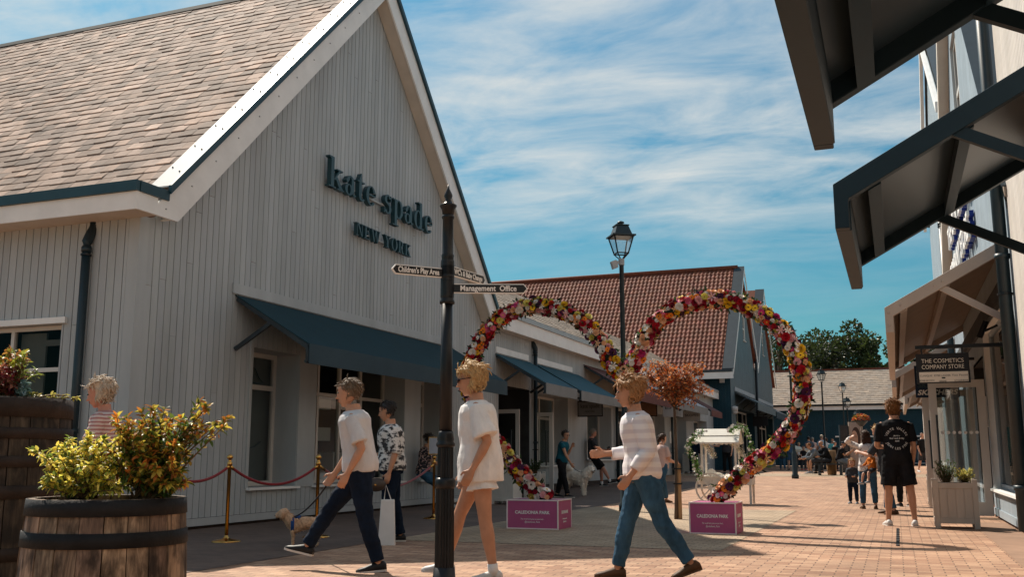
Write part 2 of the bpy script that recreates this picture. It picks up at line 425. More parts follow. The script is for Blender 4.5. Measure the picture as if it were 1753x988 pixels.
sc.cycles.max_bounces = 8; sc.cycles.transparent_max_bounces = 16; sc.cycles.use_denoising = True
sc.cycles.caustics_reflective = False; sc.cycles.caustics_refractive = False; sc.cycles.sample_clamp_indirect = 6

# ================================================================ GROUND
YS = [-60, -10, 0, 4, 8, 12, 16, 20, 22, 24, 28, 32, 36, 40, 45, 55, 70, 100]
def strip(name, x0, x1, y0, y1, h, m, kind='structure'):
    ys = [y0] + [y for y in YS if y0 < y < y1] + [y1]
    mb = MB()
    for a, b in zip(ys, ys[1:]):
        mb.poly([(x0, a, gz(a) + h), (x1, a, gz(a) + h), (x1, b, gz(b) + h), (x0, b, gz(b) + h)])
    return tag(mb.build(name, m), kind=kind)
mb = MB()
ys = YS + [160, 320, 700, 1500]
for a, b in zip([-900] + ys, ys):
    mb.poly([(-900, a, gz(a) - .012), (900, a, gz(a) - .012), (900, b, gz(b) - .012), (-900, b, gz(b) - .012)])
tag(mb.build('ground', M['earth']), kind='structure')
strip('street', -60, 14, -30, 95, 0, M['pave'])
strip('pale_pavement', -5.6, -1.75, 10.6, 19.0, .004, M['setts'])
strip('pale_pavement', -9.0, 1.3, 40.5, 44.5, .004, M['setts'])
strip('dark_pavement', -8.9, -5.6, 6.2, 34.0, .004, M['dark_pave'])
strip('dark_pavement', .98, 1.45, 4, 16.5, .004, mat('brown_slab', (.26, .165, .115), .85, .15, 3, .1, 40))
# short row of narrow dark bars laid in the paving
mb = MB(); a, b = spot(1537, 906), spot(1537, 937)
dd = (b - a) / 9
for i in range(9): mb.bar(a + dd * i + V((0, 0, .005)), a + dd * (i + .72) + V((0, 0, .005)), .035, .008)
tag(mb.build('dark_bar_row', M['black']), 'narrow dark broken line set in terracotta paving', 'drain')
# ================================================================ BUILDING HELPERS
BR = random.Random(77)
def boards(mb, O, U, N, u0, u1, zlo, zhi, holes=(), bw=.13, gap=.014, depth=.02):
    """vertical boards with real gaps. O origin, U horizontal unit, N outward normal; zlo/zhi functions of u; holes (ua,ub,za,zb)"""
    O, U, N = V(O), V(U), V(N); Z = V((0, 0, 1))
    if not callable(zlo): _l = zlo; zlo = lambda u: _l
    if not callable(zhi): _h = zhi; zhi = lambda u: _h
    def segs(ua, ub):
        um = (ua + ub) / 2
        cuts = sorted([(h[2], h[3]) for h in holes if h[0] - 1e-4 <= um <= h[1] + 1e-4])
        z = None; out = []; cur = 'lo'
        for za, zb in cuts:
            out.append((cur, za)); cur = zb
        out.append((cur, 'hi'))
        return out
    def quad(ua, ub, s, off):
        a = zlo if s[0] == 'lo' else (lambda u, q=s[0]: q)
        b = zhi if s[1] == 'hi' else (lambda u, q=s[1]: q)
        if b((ua + ub) / 2) - a((ua + ub) / 2) < .002: return None
        return [O + U * ua + N * off + Z * a(ua), O + U * ub + N * off + Z * a(ub), O + U * ub + N * off + Z * max(b(ub), a(ub)), O + U * ua + N * off + Z * max(b(ua), a(ua))]
    u = u0
    edges = sorted({e for h in holes for e in h[:2]})
    while u < u1 - 1e-4:
        e = min(u + bw, u1)
        pieces = [(u, e - gap, 0.0), (e - gap, e, -depth)]
        for ua, ub, off in pieces:
            cuts = [ua] + [x for x in edges if ua + 1e-4 < x < ub - 1e-4] + [ub]
            for a, b in zip(cuts, cuts[1:]):
                for s in segs(a, b):
                    q = quad(a, b, s, off)
                    if not q: continue
                    h_ = (q[3] - q[0]).z; k = BR.uniform(.94, 1.05); mb.col = (k, k, k * BR.uniform(.985, 1.015))
                    if off == 0.0 and h_ > 1.5 and b - a > .06 and BR.random() < .45:
                        z1 = BR.uniform(.3, h_ - .3); z2 = z1 + .004; k2 = BR.uniform(.93, 1.06)
                        mb.poly([q[0], q[1], q[1] + Z * z1, q[0] + Z * z1]); mb.col = (k2, k2, k2); mb.poly([q[0] + Z * z2, q[1] + Z * z2, q[2], q[3]])
                        mb.poly([q[0] + Z * z1 - N * .012, q[1] + Z * z1 - N * .012, q[1] + Z * z2 - N * .012, q[0] + Z * z2 - N * .012])
                    else: mb.poly(q)
                    mb.col = (1, 1, 1)
                    if off == 0.0:   # the two edges of the board
                        if abs(a - ua) < 1e-6: mb.poly([q[0] - N * depth, q[0], q[3], q[3] - N * depth])
                        if abs(b - ub) < 1e-6: mb.poly([q[1], q[1] - N * depth, q[2] - N * depth, q[2]])
        u = e
    return mb

def shopfront(parent, O, U, N, h, recess, stiles=(), rails=(), fw=.06, sill=True, room=1.2, room_mat='dark_room', glass='glass', reveal='paint', frame='frame', left=True):
    """window in hole h=(ua,ub,za,zb): reveals, frame with stiles (u) and rails (z), pane, sill, and the room behind"""
    O, U, N = V(O), V(U), V(N); Z = V((0, 0, 1)); ua, ub, za, zb = h
    P = lambda u, n, z: O + U * u + N * n + Z * z
    mb = MB()
    r = -recess
    def bx(u0, u1, n0, n1, z0, z1): mb.obox(P((u0 + u1) / 2, (n0 + n1) / 2, (z0 + z1) / 2), U * ((u1 - u0) / 2), N * ((n1 - n0) / 2), Z * ((z1 - z0) / 2))
    for (u0, u1) in [(ua + .002, ua + fw), (ub - fw, ub - .002)] + [(s - fw / 2, s + fw / 2) for s in stiles]: bx(u0, u1, r - .03, r + .03, za + .002, zb - .002)
    us = [ua + fw] + [x for s in stiles for x in (s - fw / 2, s + fw / 2)] + [ub - fw]
    for a, b in zip(us[::2], us[1::2]):
        for (z0, z1) in [(za + .002, za + fw), (zb - fw, zb - .002)] + [(q - fw / 2, q + fw / 2) for q in rails]: bx(a, b, r - .027, r + .027, z0, z1)
    w = mb.build('window', M[frame], parent)
    g = MB(); g.poly([P(ua, r - .004, za), P(ub, r - .004, za), P(ub, r - .004, zb), P(ua, r - .004, zb)])
    g.build('pane', M[glass], w)
    rv = MB()
    bk = r - .03
    if recess > .05:
        for q in ([P(ua, 0, za), P(ua, bk, za), P(ua, bk, zb), P(ua, 0, zb)], [P(ub, 0, za), P(ub, bk, za), P(ub, bk, zb), P(ub, 0, zb)], [P(ua, 0, zb), P(ub, 0, zb), P(ub, bk, zb), P(ua, bk, zb)], [P(ua, 0, za), P(ub, 0, za), P(ub, bk, za), P(ua, bk, za)]): rv.poly(q)
        rv.build('reveal', M[reveal], w)
    if sill:
        s = MB(); s.obox(P((ua + ub) / 2, .03, za - .02), U * ((ub - ua) / 2 + .05), N * .045, Z * .018); s.build('sill', M['paint_trim'], w)
    if room:
        rm = MB(); n0, n1 = r - .05, r - .05 - room
        c = [(ua - .3, za - .02), (ub + .3, za - .02), (ub + .3, zb + .1), (ua - .3, zb + .1)]
        rm.poly([P(u, n1, z) for u, z in c])
        for (a, b) in zip(c, c[1:] + c[:1]): rm.poly([P(a[0], n0, a[1]), P(b[0], n0, b[1]), P(b[0], n1, b[1]), P(a[0], n1, a[1])])
        rm.build('display_space', M[room_mat], w)
    return w

def awning(parent, y0, y1, xw, xf, zw, zf, zb, m, mv, strut=True, bar=None, name='awning'):
    """canvas awning on a wall facing +X (xf > xw) or -X; zf front top, zb valance bottom"""
    bar = bar or M['dark_metal']
    t = .012; s = 1 if xf > xw else -1
    mb = MB()
    mb.prism([(xw, y0, zw), (xf, y0, zf), (xf, y0, zf - t), (xw, y0, zw - t * 1.3)], (0, y1 - y0, 0))
    a = mb.build(name, m, parent)
    vb = MB(); vb.box(xf + .001 * s, xf + .012 * s, y0, y1, zb, zf); vb.build('valance', mv, a)
    fr = MB()
    ny = max(2, int((y1 - y0) / 2.6) + 1)
    for i in range(ny):
        y = lerp(y0 + .035, y1 - .035, i / (ny - 1))
        d = V((xf, 0, zf)) - V((xw, 0, zw))
        fr.bar((xw + .03 * s, y, zw - .06), (xf - .03 * s, y, zf - .045), .05, .07)
        if strut:
            mid = V((xw, y, zw - .09)) + d * .47
            fr.bar(mid, (xw + .02 * s, y, zw - .80), .045, .055)
    for k, zz in ((.05, zb + .03),): fr.bar((xf - k * s, y0, zz), (xf - k * s, y1, zz), .04, .04)
    fr.bar((xf - .03 * s, y0 + .02, zf - .05), (xf - .03 * s, y0 + .02, zb + .03), .04, .035, (0, 1, 0))
    fr.build('awning_frame', bar, a)
    return a

def shingles(mb, A, E, S, length, slope, w=.3, e=.24, th=.012, spread=.22, seed=1, clipf=None):
    """A start corner at the eave, E unit along eave, S unit up the slope"""
    A, E, S = V(A), V(E).normalized(), V(S).normalized(); Nn = E.cross(S).normalized()
    if Nn.z < 0: Nn = -Nn
    r = random.Random(seed)
    rows = int(slope / e) + 1
    for i in range(rows):
        s0 = i * e; s1 = min(s0 + e * 1.18, slope)
        off = (i % 2) * w / 2 + r.uniform(-.03, .03)
        u = -off
        while u < length:
            ww = w + r.uniform(-.012, .012)
            a, b = max(u + .002, 0), min(u + ww - .002, length)
            if b - a > .02:
                t = 1 + r.uniform(-spread, spread) + (.16 if r.random() < .08 else 0)
                k = r.uniform(-.04, .04)
                mb.col = (t * (1 + k), t, t * (1 - k))
                l = th + r.uniform(-.004, .008); d = r.uniform(-.016, .016)
                p = [A + E * a + S * (s0 + d) + Nn * l, A + E * b + S * (s0 + d) + Nn * (l + r.uniform(-.003, .003)), A + E * b + S * s1, A + E * a + S * s1]
                mb.poly(p); mb.poly([p[0] - Nn * (l + .004), p[1] - Nn * (l + .004), p[1], p[0]])
            u += ww
    mb.col = (1, 1, 1)

def downpipe(parent, x, y, z0, z1, r=.05, toward=(1, 0), hopper=True, m='pipe'):
    tx, ty = toward
    mb = MB(); mb.smooth = True
    mb.tube([(x, y, z0 - .0), (x, y, z1)], r, 14)
    mb.tube([(x, y, z1 - .02), (x, y, z1 + .05), (x - tx * .05, y - ty * .05, z1 + .16), (x - tx * .10, y - ty * .10, z1 + .24), (x - tx * .10, y - ty * .10, z1 + .36)], [r * 1.15, r * 1.2, r * 1.2, r * 1.2, r * 1.1], 14)
    for z in (z1 - .05, lerp(z0, z1, .35), z0 + .5): mb.lathe([(r * 1.18, z - .03), (r * 1.18, z + .03)], 14, (x, y, 0))
    p = mb.build('downpipe', M[m], parent)
    cl = MB()
    for z in (z1 - .12, lerp(z0, z1, .3)): cl.bar((x, y, z), (x - tx * .11, y - ty * .11, z), .10 if 0 else .03, .02); cl.lathe([(r * 1.25, z - .012), (r * 1.25, z + .012)], 14, (x, y, 0))
    cl.build('pipe_clip', M['black_metal'], p)
    return p

# ------------------------------------------------ serif letters for the gable (thick and hairline strokes)
def ring(cx, cy, rx, ry, tx, ty, a0=0, a1=360, n=28):
    o, i = [], []
    for k in range(n + 1):
        t = rad(lerp(a0, a1, k / n)); c, s_ = math.cos(t), math.sin(t)
        o.append((cx + rx * c, cy + ry * s_)); i.append((cx + (rx - tx) * c, cy + (ry - ty) * s_))
    return ('ring', o, i)
def bx(x0, y0, x1, y1): return ('poly', [(x0, y0), (x1, y0), (x1, y1), (x0, y1)])
def pl(*p): return ('poly', list(p))
def ballt(cx, cy, r): return ('poly', [(cx + r * math.cos(k * .5236), cy + r * math.sin(k * .5236)) for k in range(12)])
GL = {
 'k': (.76, [bx(.10, 0, .25, 1), bx(0, 0, .36, .045), pl((0, .955), (.10, .93), (.10, 1), (0, 1)), pl((.25, .28), (.29, .25), (.56, .60), (.50, .62)), bx(.40, .615, .70, .66), pl((.30, .36), (.38, .44), (.72, .03), (.53, .03)), bx(.44, 0, .78, .045)]),
 'a': (.60, [ring(.22, .18, .21, .19, .13, .035), bx(.35, .07, .49, .46), ring(.29, .44, .20, .225, .14, .045, 0, 165), ballt(.12, .46, .065), pl((.42, .09), (.47, .0), (.60, .03), (.59, .07), (.50, .08))]),
 't': (.44, [pl((.10, .12), (.24, .12), (.24, .92), (.20, .92), (.10, .68)), bx(0, .615, .41, .66), ring(.27, .15, .17, .165, .14, .045, 180, 330)]),
 'e': (.58, [ring(.28, .33, .28, .345, .145, .035, 25, 322), pl((.08, .33), (.53, .33), (.56, .37), (.54, .47), (.52, .375), (.08, .375))]),
 's': (.50, [ring(.23, .49, .19, .185, .12, .05, 20, 230), pl((.06, .44), (.12, .36), (.42, .24), (.38, .33), (.13, .46)), ring(.24, .175, .21, .19, .13, .05, -160, 60), bx(.02, .0, .06, .20), bx(.40, .46, .44, .66)]),
 'p': (.68, [bx(.10, -.30, .25, .66), bx(0, -.30, .36, -.255), pl((0, .615), (.10, .60), (.10, .66), (0, .66)), ring(.36, .33, .28, .345, .15, .04, -140, 140)]),
 'd': (.68, [ring(.28, .33, .28, .345, .15, .04, 40, 320), bx(.39, 0, .54, 1), pl((.28, .955), (.39, .93), (.39, 1), (.28, 1)), bx(.54, 0, .66, .045)]),
 'N': (.80, [bx(.09, 0, .14, .7), bx(0, 0, .24, .04), bx(0, .66, .2, .7), pl((.10, .70), (.26, .70), (.66, 0), (.56, 0)), bx(.60, 0, .66, .7), bx(.50, .66, .77, .7)]),
 'E': (.66, [bx(.09, 0, .24, .7), bx(0, 0, .56, .045), bx(0, .655, .55, .7), bx(.24, .33, .42, .37), bx(.40, .26, .44, .45), bx(.53, 0, .58, .19), bx(.51, .52, .55, .7)]),
 'W': (1.06, [pl((.08, .68), (.24, .68), (.38, .0), (.31, .0)), pl((.34, .0), (.38, .0), (.56, .68), (.51, .68)), pl((.46, .68), (.62, .68), (.76, 0), (.69, 0)), pl((.72, 0), (.76, 0), (.96, .68), (.91, .68)), bx(0, .66, .32, .7), bx(.40, .66, .70, .7), bx(.82, .66, 1.04, .7)]),
 'Y': (.76, [pl((.07, .68), (.24, .68), (.42, .30), (.32, .30)), pl((.36, .30), (.42, .34), (.63, .68), (.58, .68)), bx(.29, 0, .44, .33), bx(0, .66, .32, .7), bx(.50, .66, .74, .7), bx(.20, 0, .53, .04)]),
 'O': (.76, [ring(.36, .35, .36, .37, .16, .035)]),
 'R': (.76, [bx(.09, 0, .24, .7), bx(0, 0, .34, .04), bx(0, .66, .3, .7), ring(.34, .52, .25, .18, .15, .04, -90, 100), pl((.32, .36), (.44, .36), (.62, .04), (.48, .0)), bx(.50, 0, .74, .04)]),
 'K': (.80, [bx(.09, 0, .24, .7), bx(0, 0, .34, .04), bx(0, .66, .34, .7), pl((.24, .28), (.29, .27), (.62, .66), (.56, .66)), bx(.46, .66, .74, .7), pl((.32, .38), (.40, .47), (.70, .04), (.53, .04)), bx(.44, 0, .78, .04)]),
}
def serif_word(mb, word, y0, y1, z, x, em, depth=.07):
    """letters on a wall facing +X, from y0 to y1, baseline z"""
    adv = [(.42 if c == ' ' else GL[c][0] + .07) for c in word]
    k = (y1 - y0) / (sum(adv) - .07); u = 0; cnt = 0
    for c, a in zip(word, adv):
        if c != ' ':
            for st in GL[c][1]:
                d = depth + .0007 * (cnt % 6); cnt += 1
                q = lambda p: (x, y0 + (u + p[0]) * k, z + p[1] * em)
                if st[0] == 'poly': mb.prism([q(p) for p in st[1]], (d, 0, 0))
                else:
                    o, i = st[1], st[2]
                    for j in range(len(o) - 1): mb.prism([q(o[j]), q(o[j + 1]), q(i[j + 1]), q(i[j])], (d, 0, 0))
        u += a

# ================================================================ PALE GREY GABLED SHOP (left)
FX, SY, NY, YC = -8.85, 9.78, 21.87, 15.63
B = thing('gabled_shop', 'pale grey boarded shop with steep slate gable and raised dark serif letters', 'shop', (FX, SY, 0))
def gable(y): return 9.80 - 1.03 * abs(y - YC)
H1, H2, H3 = (12.30, 13.53, .52, 2.58), (14.06, 17.2, .52, 2.62), (17.92, 18.95, .52, 2.55)
mb = MB()
boards(mb, (FX, 0, 0), (0, 1, 0), (1, 0, 0), SY + .16, NY, .15, lambda y: min(gable(y), 9.8) if SY + .2 < y < NY - .2 else 4.02, [H1, H2, H3])
mb.build('front_wall', M['paint'], B)
SH = (-11.6, -10.02, .55, 2.67)
mb = MB(); boards(mb, (0, SY, 0), (1, 0, 0), (0, -1, 0), -30, FX - .16, .15, 4.02, [SH])
mb.build('side_wall', M['paint'], B)
mb = MB(); mb.box(FX - .16, FX + .012, SY - .012, SY + .16, .05, 4.02); mb.build('corner_board', M['paint'], B)
mb = MB(); mb.box(FX + .001, FX + .024, SY + .17, NY, .045, .145); mb.box(-30, FX - .17, SY - .024, SY - .001, .045, .145); mb.build_each('base_board', M['paint'], B)
mb = MB(); mb.box(FX - .3, FX - .03, SY + .03, NY, -.05, .16); mb.box(-30, FX - .3, SY + .03, SY + .3, -.05, .16); mb.build_each('plinth', M['brick_plinth'], B)
# boards above and beside the windows
mb = MB(); mb.box(FX + .001, FX + .03, 11.72, 19.5, 3.31, 3.46); mb.build_each('fascia_board', M['paint'], B)
mb = MB()
for (a, b) in ((12.22, 12.29), (13.54, 14.05), (17.21, 17.91), (18.96, 19.05)): mb.box(FX + .001, FX + .016, a, b, .50, 2.66)
mb.build_each('window_architrave', M['paint'], B)
shopfront(B, (FX, 0, 0), (0, 1, 0), (1, 0, 0), H1, .45, (), (2.04,), .075, room_mat='grey_room', room=.05)
w2 = shopfront(B, (FX, 0, 0), (0, 1, 0), (1, 0, 0), H2, .45, (14.8, 15.53, 16.27), (2.04,), .06)
shopfront(B, (FX, 0, 0), (0, 1, 0), (1, 0, 0), H3, .45, (), (2.04,), .075, room_mat='grey_room', room=.05)
shopfront(B, (0, SY, 0), (1, 0, 0), (0, -1, 0), SH, .14, (-10.97,), (2.09,), .055, room=2.5, glass='glass_dim')
mb = MB(); mb.box(-10.96, -10.52, SY + .25, SY + .28, .6, 2.6); mb.box(-10.5, -10.1, SY + .22, SY + .26, 2.42, 2.5); mb.build('curtain', M['grey_room'], B)
mb = MB(); mb.box(-11.75, -9.93, SY - .045, SY - .001, 2.675, 2.755); mb.build('window_head', M['paint_trim'], B)
# inside the wide window: white blocks imitating bright reflections in the glass, hanging lamps
mb = MB(); mb.box(-9.6, -9.42, 14.95, 15.48, 1.80, 1.98); mb.box(-9.6, -9.42, 15.0, 15.48, 1.25, 1.48); mb.box(-9.9, -9.6, 15.9, 16.2, .56, 1.05); mb.build_each('reflection_block', M['white'], w2)
mb = MB()
for y, z in ((14.98, 2.45), (15.0, 2.2), (15.02, 1.5), (16.6, 2.3)): mb.box(-9.48, -9.45, y, y + .03, z - .1, z)
lampm = mat('lit_display_lamp', (1, .7, .4)); lampm.node_tree.nodes['Principled BSDF'].inputs['Emission Color'].default_value = (1, .62, .3, 1); lampm.node_tree.nodes['Principled BSDF'].inputs['Emission Strength'].default_value = 2.5
mb.build_each('display_lamp', lampm, w2)
# drawn eye and wave on the narrow window glass
mb = MB(); gx = FX - .44
def line(pts, r=.008): mb.tube([(gx, y, z) for y, z in pts], r, 6)
line([(12.72, 2.25), (12.82, 2.36), (12.98, 2.33), (13.10, 2.18), (13.20, 2.12), (13.05, 2.10), (12.88, 2.12), (12.76, 2.18), (12.72, 2.25)])
mb.ball((gx, 12.90, 2.23), .05, 6, (.1, .8, 1))
line([(12.58, 1.02), (12.70, 1.06), (12.80, 1.16), (12.92, 1.10), (13.05, 1.12), (13.2, 1.2)])
mb.build('window_drawing', M['letter'], B)
# roof
RS = .7142; RC = .70
rt = lambda y: 10.20 - 1.02 * abs(y - YC)
mb = MB()
sl = (YC - 9.86) / math.cos(math.atan(1.02))
shingles(mb, (-30, 9.86, rt(9.86)), (1, 0, 0), (0, math.cos(math.atan(1.02)), math.sin(math.atan(1.02))), 30 - 8.88, sl, .24, .21, .009, .42, 3)
mb.poly([(-30, 21.4, rt(21.4)), (-8.6, 21.4, rt(21.4)), (-8.6, YC, rt(YC)), (-30, YC, rt(YC))])
mb.poly([(-30, 9.86, rt(9.86) - .05), (-8.6, 9.86, rt(9.86) - .05), (-8.6, YC, rt(YC) - .05), (-30, YC, rt(YC) - .05)])
roof = mb.build('roof', M['slate'], B, fixn=False)
mb = MB(); mb.prism([(-30, YC - .13, rt(YC - .13) + .035), (-30, YC, rt(YC) + .05), (-30, YC + .13, rt(YC + .13) + .035), (-30, YC, rt(YC) - .02)], (21.4, 0, 0)); mb.build('ridge_cap', mat('dark_ridge', (.02, .03, .035), .85, .2, 4, spec=.1), roof)
mb = MB()
for sgn in (1, -1):
    ya, yb = (9.94, YC) if sgn == 1 else (21.32, YC)
    mb.prism([(-8.90, ya, rt(ya) + .03), (-8.56, ya, rt(ya) + .03), (-8.56, yb, rt(yb) + .03), (-8.90, yb, rt(yb) + .03)], (0, 0, -.02))
fl = mb.build_each('verge_flashing', M['white_metal'], roof)
mb = MB()
for i in range(13):
    for xx in (-8.63, -8.83):
        y = 10.2 + i * .42 + (.1 if xx < -8.7 else 0); mb.ball((xx, y, rt(y) + .035), .012, 4)
mb.build('screw', M['dark_metal'], fl)
mb = MB()
for sgn in (1, -1):
    ya, yb = (9.92, YC) if sgn == 1 else (21.34, YC)
    mb.prism([(-8.55, ya, rt(ya) - .075), (-8.55, ya, rt(ya) + .045), (-8.55, yb, rt(yb) + .045), (-8.55, yb, rt(yb) - .075)], (.05, 0, 0))
mb.build_each('verge_trim', M['teal_trim'], roof)
bt = lambda y: rt(y) - .065; bb = lambda y: 9.64 - 1.03 * abs(y - YC)
mb = MB()
mb.prism([(-8.59, 9.38, 3.985), (-8.59, 10.14, 3.985), (-8.59, YC, 9.64), (-8.59, YC, bt(YC)), (-8.59, 9.76, bt(9.76)), (-8.59, 9.74, 4.21), (-8.59, 9.38, 4.21)], (.035, 0, 0))
mb.prism([(-8.59, 21.86, 3.985), (-8.59, 21.12, 3.985), (-8.59, YC + .0005, 9.64), (-8.59, YC + .0005, bt(YC)), (-8.59, 21.50, bt(21.5)), (-8.59, 21.52, 4.21), (-8.59, 21.86, 4.21)], (.035, 0, 0))
bargeb = mb.build_each('barge_board', M['paint_trim'], B)
mb = MB()
for i in range(16):
    y = 9.9 + i * .47
    if y < 15.5: mb.ball((-8.553, y, (bb(y) + bt(y)) / 2 + .03 if y > 10.3 else 4.1), .014, 4)
mb.build('barge_screw', M['grey_metal'], bargeb)
mb = MB()
for sgn in (1, -1):
    ya, yb = (10.15, YC) if sgn == 1 else (21.11, YC)
    mb.prism([(-8.84, ya, bb(ya) + .02), (-8.59, ya, bb(ya) + .02), (-8.59, yb, bb(yb) + .02), (-8.84, yb, bb(yb) + .02)], (0, 0, .02))
mb.box(-30, -8.6, 9.40, 9.78, 3.99, 4.01)
mb.build('soffit', M['soffit'], B)
mb = MB(); mb.box(-30, -8.556, 9.365, 9.395, 3.98, 4.21); mb.build('eaves_fascia', M['paint_trim'], B)
mb = MB(); mb.box(-30, -8.54, 9.33, 9.40, 4.212, 4.345); mb.box(-8.60, -8.53, 9.405, 9.93, 4.212, 4.345); mb.box(-8.60, -8.53, 21.3, 21.86, 4.212, 4.345)
mb.build_each('gutter', M['teal_trim'], B)
downpipe(B, -9.62, 9.70, 0, 3.66, .055, (0, -1))
# lettering
mb = MB(); serif_word(mb, 'kate spade', 14.0, 18.06, 5.51, FX + .07, .54, .085); kl = mb.build('shop_lettering', M['letter'], B)
mb = MB(); serif_word(mb, 'NEW YORK', 14.98, 17.13, 4.86, FX + .07, .335, .07); mb.build('small_lettering', M['letter'], B)
mb = MB(); mb.box(FX + .02, FX + .07, 14.1, 18.0, 5.66, 5.69); mb.box(FX + .02, FX + .07, 15.05, 17.05, 4.94, 4.965); mb.build_each('letter_rail', M['paint'], B)
awning(B, 11.80, 19.42, FX, -7.57, 3.30, 2.53, 2.25, M['awning'], M['valance'])

# ================================================================ ROW OF SHOPS BEYOND IT
Rw = thing('shop_row', 'long low pale boarded row of shops with coloured awnings beyond the gabled shop', 'shop row', (FX, 22, 0))
RE = 52.5
D1 = (22.15, 24.35, .02, 2.7); Wa = (24.86, 27.59, .75, 2.66); Wb = (29.48, 32.35, .9, 2.6); Wc = (33.3, 36.2, .1, 2.7); Wd = (37.4, 40.6, .7, 2.7); We = (42.6, 45.2, .3, 2.75); Wf = (47.0, 50.5, .7, 2.75)
mb = MB(); boards(mb, (FX, 0, 0), (0, 1, 0), (1, 0, 0), NY + .01, RE, .25, 4.02, [D1, Wa, Wb, Wc, Wd, We, Wf]); mb.build('front_wall', M['paint'], Rw)
mb = MB()
for a, b in ((NY, 22.14), (24.36, RE)): mb.box(FX - .3, FX - .03, a, b, -.1, .30)
mb.build_each('plinth', M['brick_plinth'], Rw)
for h, st, rl in ((Wa, (26.3,), (2.05,)), (Wb, (30.9,), ()), (Wc, (34.7,), (2.2,)), (Wd, (39.0,), ()), (We, (43.8,), ()), (Wf, (48.7,), ())):
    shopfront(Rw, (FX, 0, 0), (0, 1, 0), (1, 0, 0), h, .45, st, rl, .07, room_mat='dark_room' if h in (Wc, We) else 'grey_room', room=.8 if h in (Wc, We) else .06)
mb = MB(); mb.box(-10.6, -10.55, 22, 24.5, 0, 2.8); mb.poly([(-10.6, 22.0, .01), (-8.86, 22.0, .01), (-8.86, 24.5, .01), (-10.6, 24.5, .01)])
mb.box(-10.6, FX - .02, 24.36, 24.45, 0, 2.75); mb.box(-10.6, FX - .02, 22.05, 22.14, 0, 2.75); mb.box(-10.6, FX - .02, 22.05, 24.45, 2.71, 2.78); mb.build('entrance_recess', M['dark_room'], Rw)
def door(parent, y, x0, x1, z1, m='frame', fw=.1, z0=.03, handle=None, glass='glass'):
    mb = MB()
    mb.box(x0, x0 + fw, y - .025, y + .025, z0, z1); mb.box(x1 - fw, x1, y - .025, y + .025, z0, z1)
    mb.box(x0 + fw, x1 - fw, y - .023, y + .023, z1 - fw, z1); mb.box(x0 + fw, x1 - fw, y - .023, y + .023, z0, z0 + fw * 1.8)
    d = mb.build('door', M[m], parent)
    g = MB(); g.poly([(x0 + fw, y, z0 + fw), (x1 - fw, y, z0 + fw), (x1 - fw, y, z1 - fw), (x0 + fw, y, z1 - fw)]); g.build('pane', M[glass], d)
    if handle is not None:
        h = MB(); h.bar((handle, y - .07, .75), (handle, y - .07, 1.65), .03, .03); h.bar((handle, y - .07, .8), (handle, y - .02, .8), .02, .02); h.bar((handle, y - .07, 1.6), (handle, y - .02, 1.6), .02, .02)
        h.build('handle', M['dark_metal'], d)
    return d
door(Rw, 23.4, -9.80, -8.78, 2.16, handle=-8.98)
door(Rw, 24.55, -8.80, -8.28, 2.12, handle=-8.45)
mb = MB(); mb.box(FX + .001, FX + .03, 21.95, 24.2, 3.45, 3.60); mb.box(FX + .001, FX + .03, 24.75, 28.0, 3.45, 3.60); mb.build_each('fascia_board', M['paint_trim'], Rw)
mb = MB(); mb.box(-8.56, -8.52, 21.88, RE, 3.98, 4.31); mb.build('eaves_fascia', M['paint_trim'], Rw)
mb = MB(); mb.box(-8.84, -8.56, 21.88, RE, 4.0, 4.02); mb.build('soffit', M['soffit'], Rw)
mb = MB(); mb.box(-8.58, -8.47, 21.88, RE - .2, 4.312, 4.43); mb.build_each('gutter', M['grey_metal'], Rw)
mb = MB(); shingles(mb, (-8.56, 21.9, 4.42), (0, 1, 0), V((-1, 0, .62)), RE - 22, 4.2, .33, .26, .012, .2, 9)
mb.poly([(-8.6, 21.9, 4.36), (-8.6, RE, 4.36), (-12.1, RE, 6.56), (-12.1, 21.9, 6.56)])
mb.build('roof', M['slate_grey'], Rw, fixn=False)
for y in (24.55, 32.75, 41.7): downpipe(Rw, FX + .09, y, .05, 3.75, .055, (1, 0))
awning(Rw, 21.93, 24.38, FX, -7.57, 3.43, 2.69, 2.43, M['awning_blue'], M['valance_grey'])
awning(Rw, 24.76, 28.7, FX, -7.57, 3.43, 2.68, 2.43, M['awning_blue'], M['valance_grey'])
awning(Rw, 29.2, 36.0, FX, -7.57, 3.80, 3.05, 2.75, M['maroon'], M['maroon'])
awning(Rw, 36.5, 43.6, FX, -7.57, 3.80, 3.08, 2.79, M['grey_canvas'], M['valance_grey'])
awning(Rw, 44.5, 47.4, FX, -7.57, 3.80, 3.06, 2.78, M['maroon'], M['maroon'])
mb = MB(); mb.box(FX + .002, FX + .05, 41.4, 41.75, 1.55, 2.05); mb.build('notice_board', M['white'], Rw)
# ================================================================ TEAL SHOP WITH TWO GABLES AND A CLAY TILE ROOF
T = thing('twin_gable_shop', 'dark teal boarded shop with two steep gables and a red clay tile roof', 'shop', (-7.9, 52.6, gz(52)))
TX, T0, TV, T1 = -7.9, 52.6, 62.3, 72.0
tg = lambda y: (11.6 - 1.12 * abs(y - 57.7)) if y < TV else (11.75 - 1.18 * abs(y - 67.1))
mb = MB(); boards(mb, (TX, 0, 0), (0, 1, 0), (1, 0, 0), T0, T1, .3, lambda y: max(5.4, tg(y)), [(54.2, 61.6, .6, 3.6), (63.2, 71.2, .6, 3.6), (58.0, 58.9, 7.7, 9.2), (67.0, 67.8, 7.7, 9.2)], bw=.16)
mb.build('front_wall', M['blue_board'], T)
mb = MB(); boards(mb, (0, T0, 0), (1, 0, 0), (0, -1, 0), -32, TX, .3, 5.35, [], bw=.16); mb.build('side_wall', M['teal_board'], T)
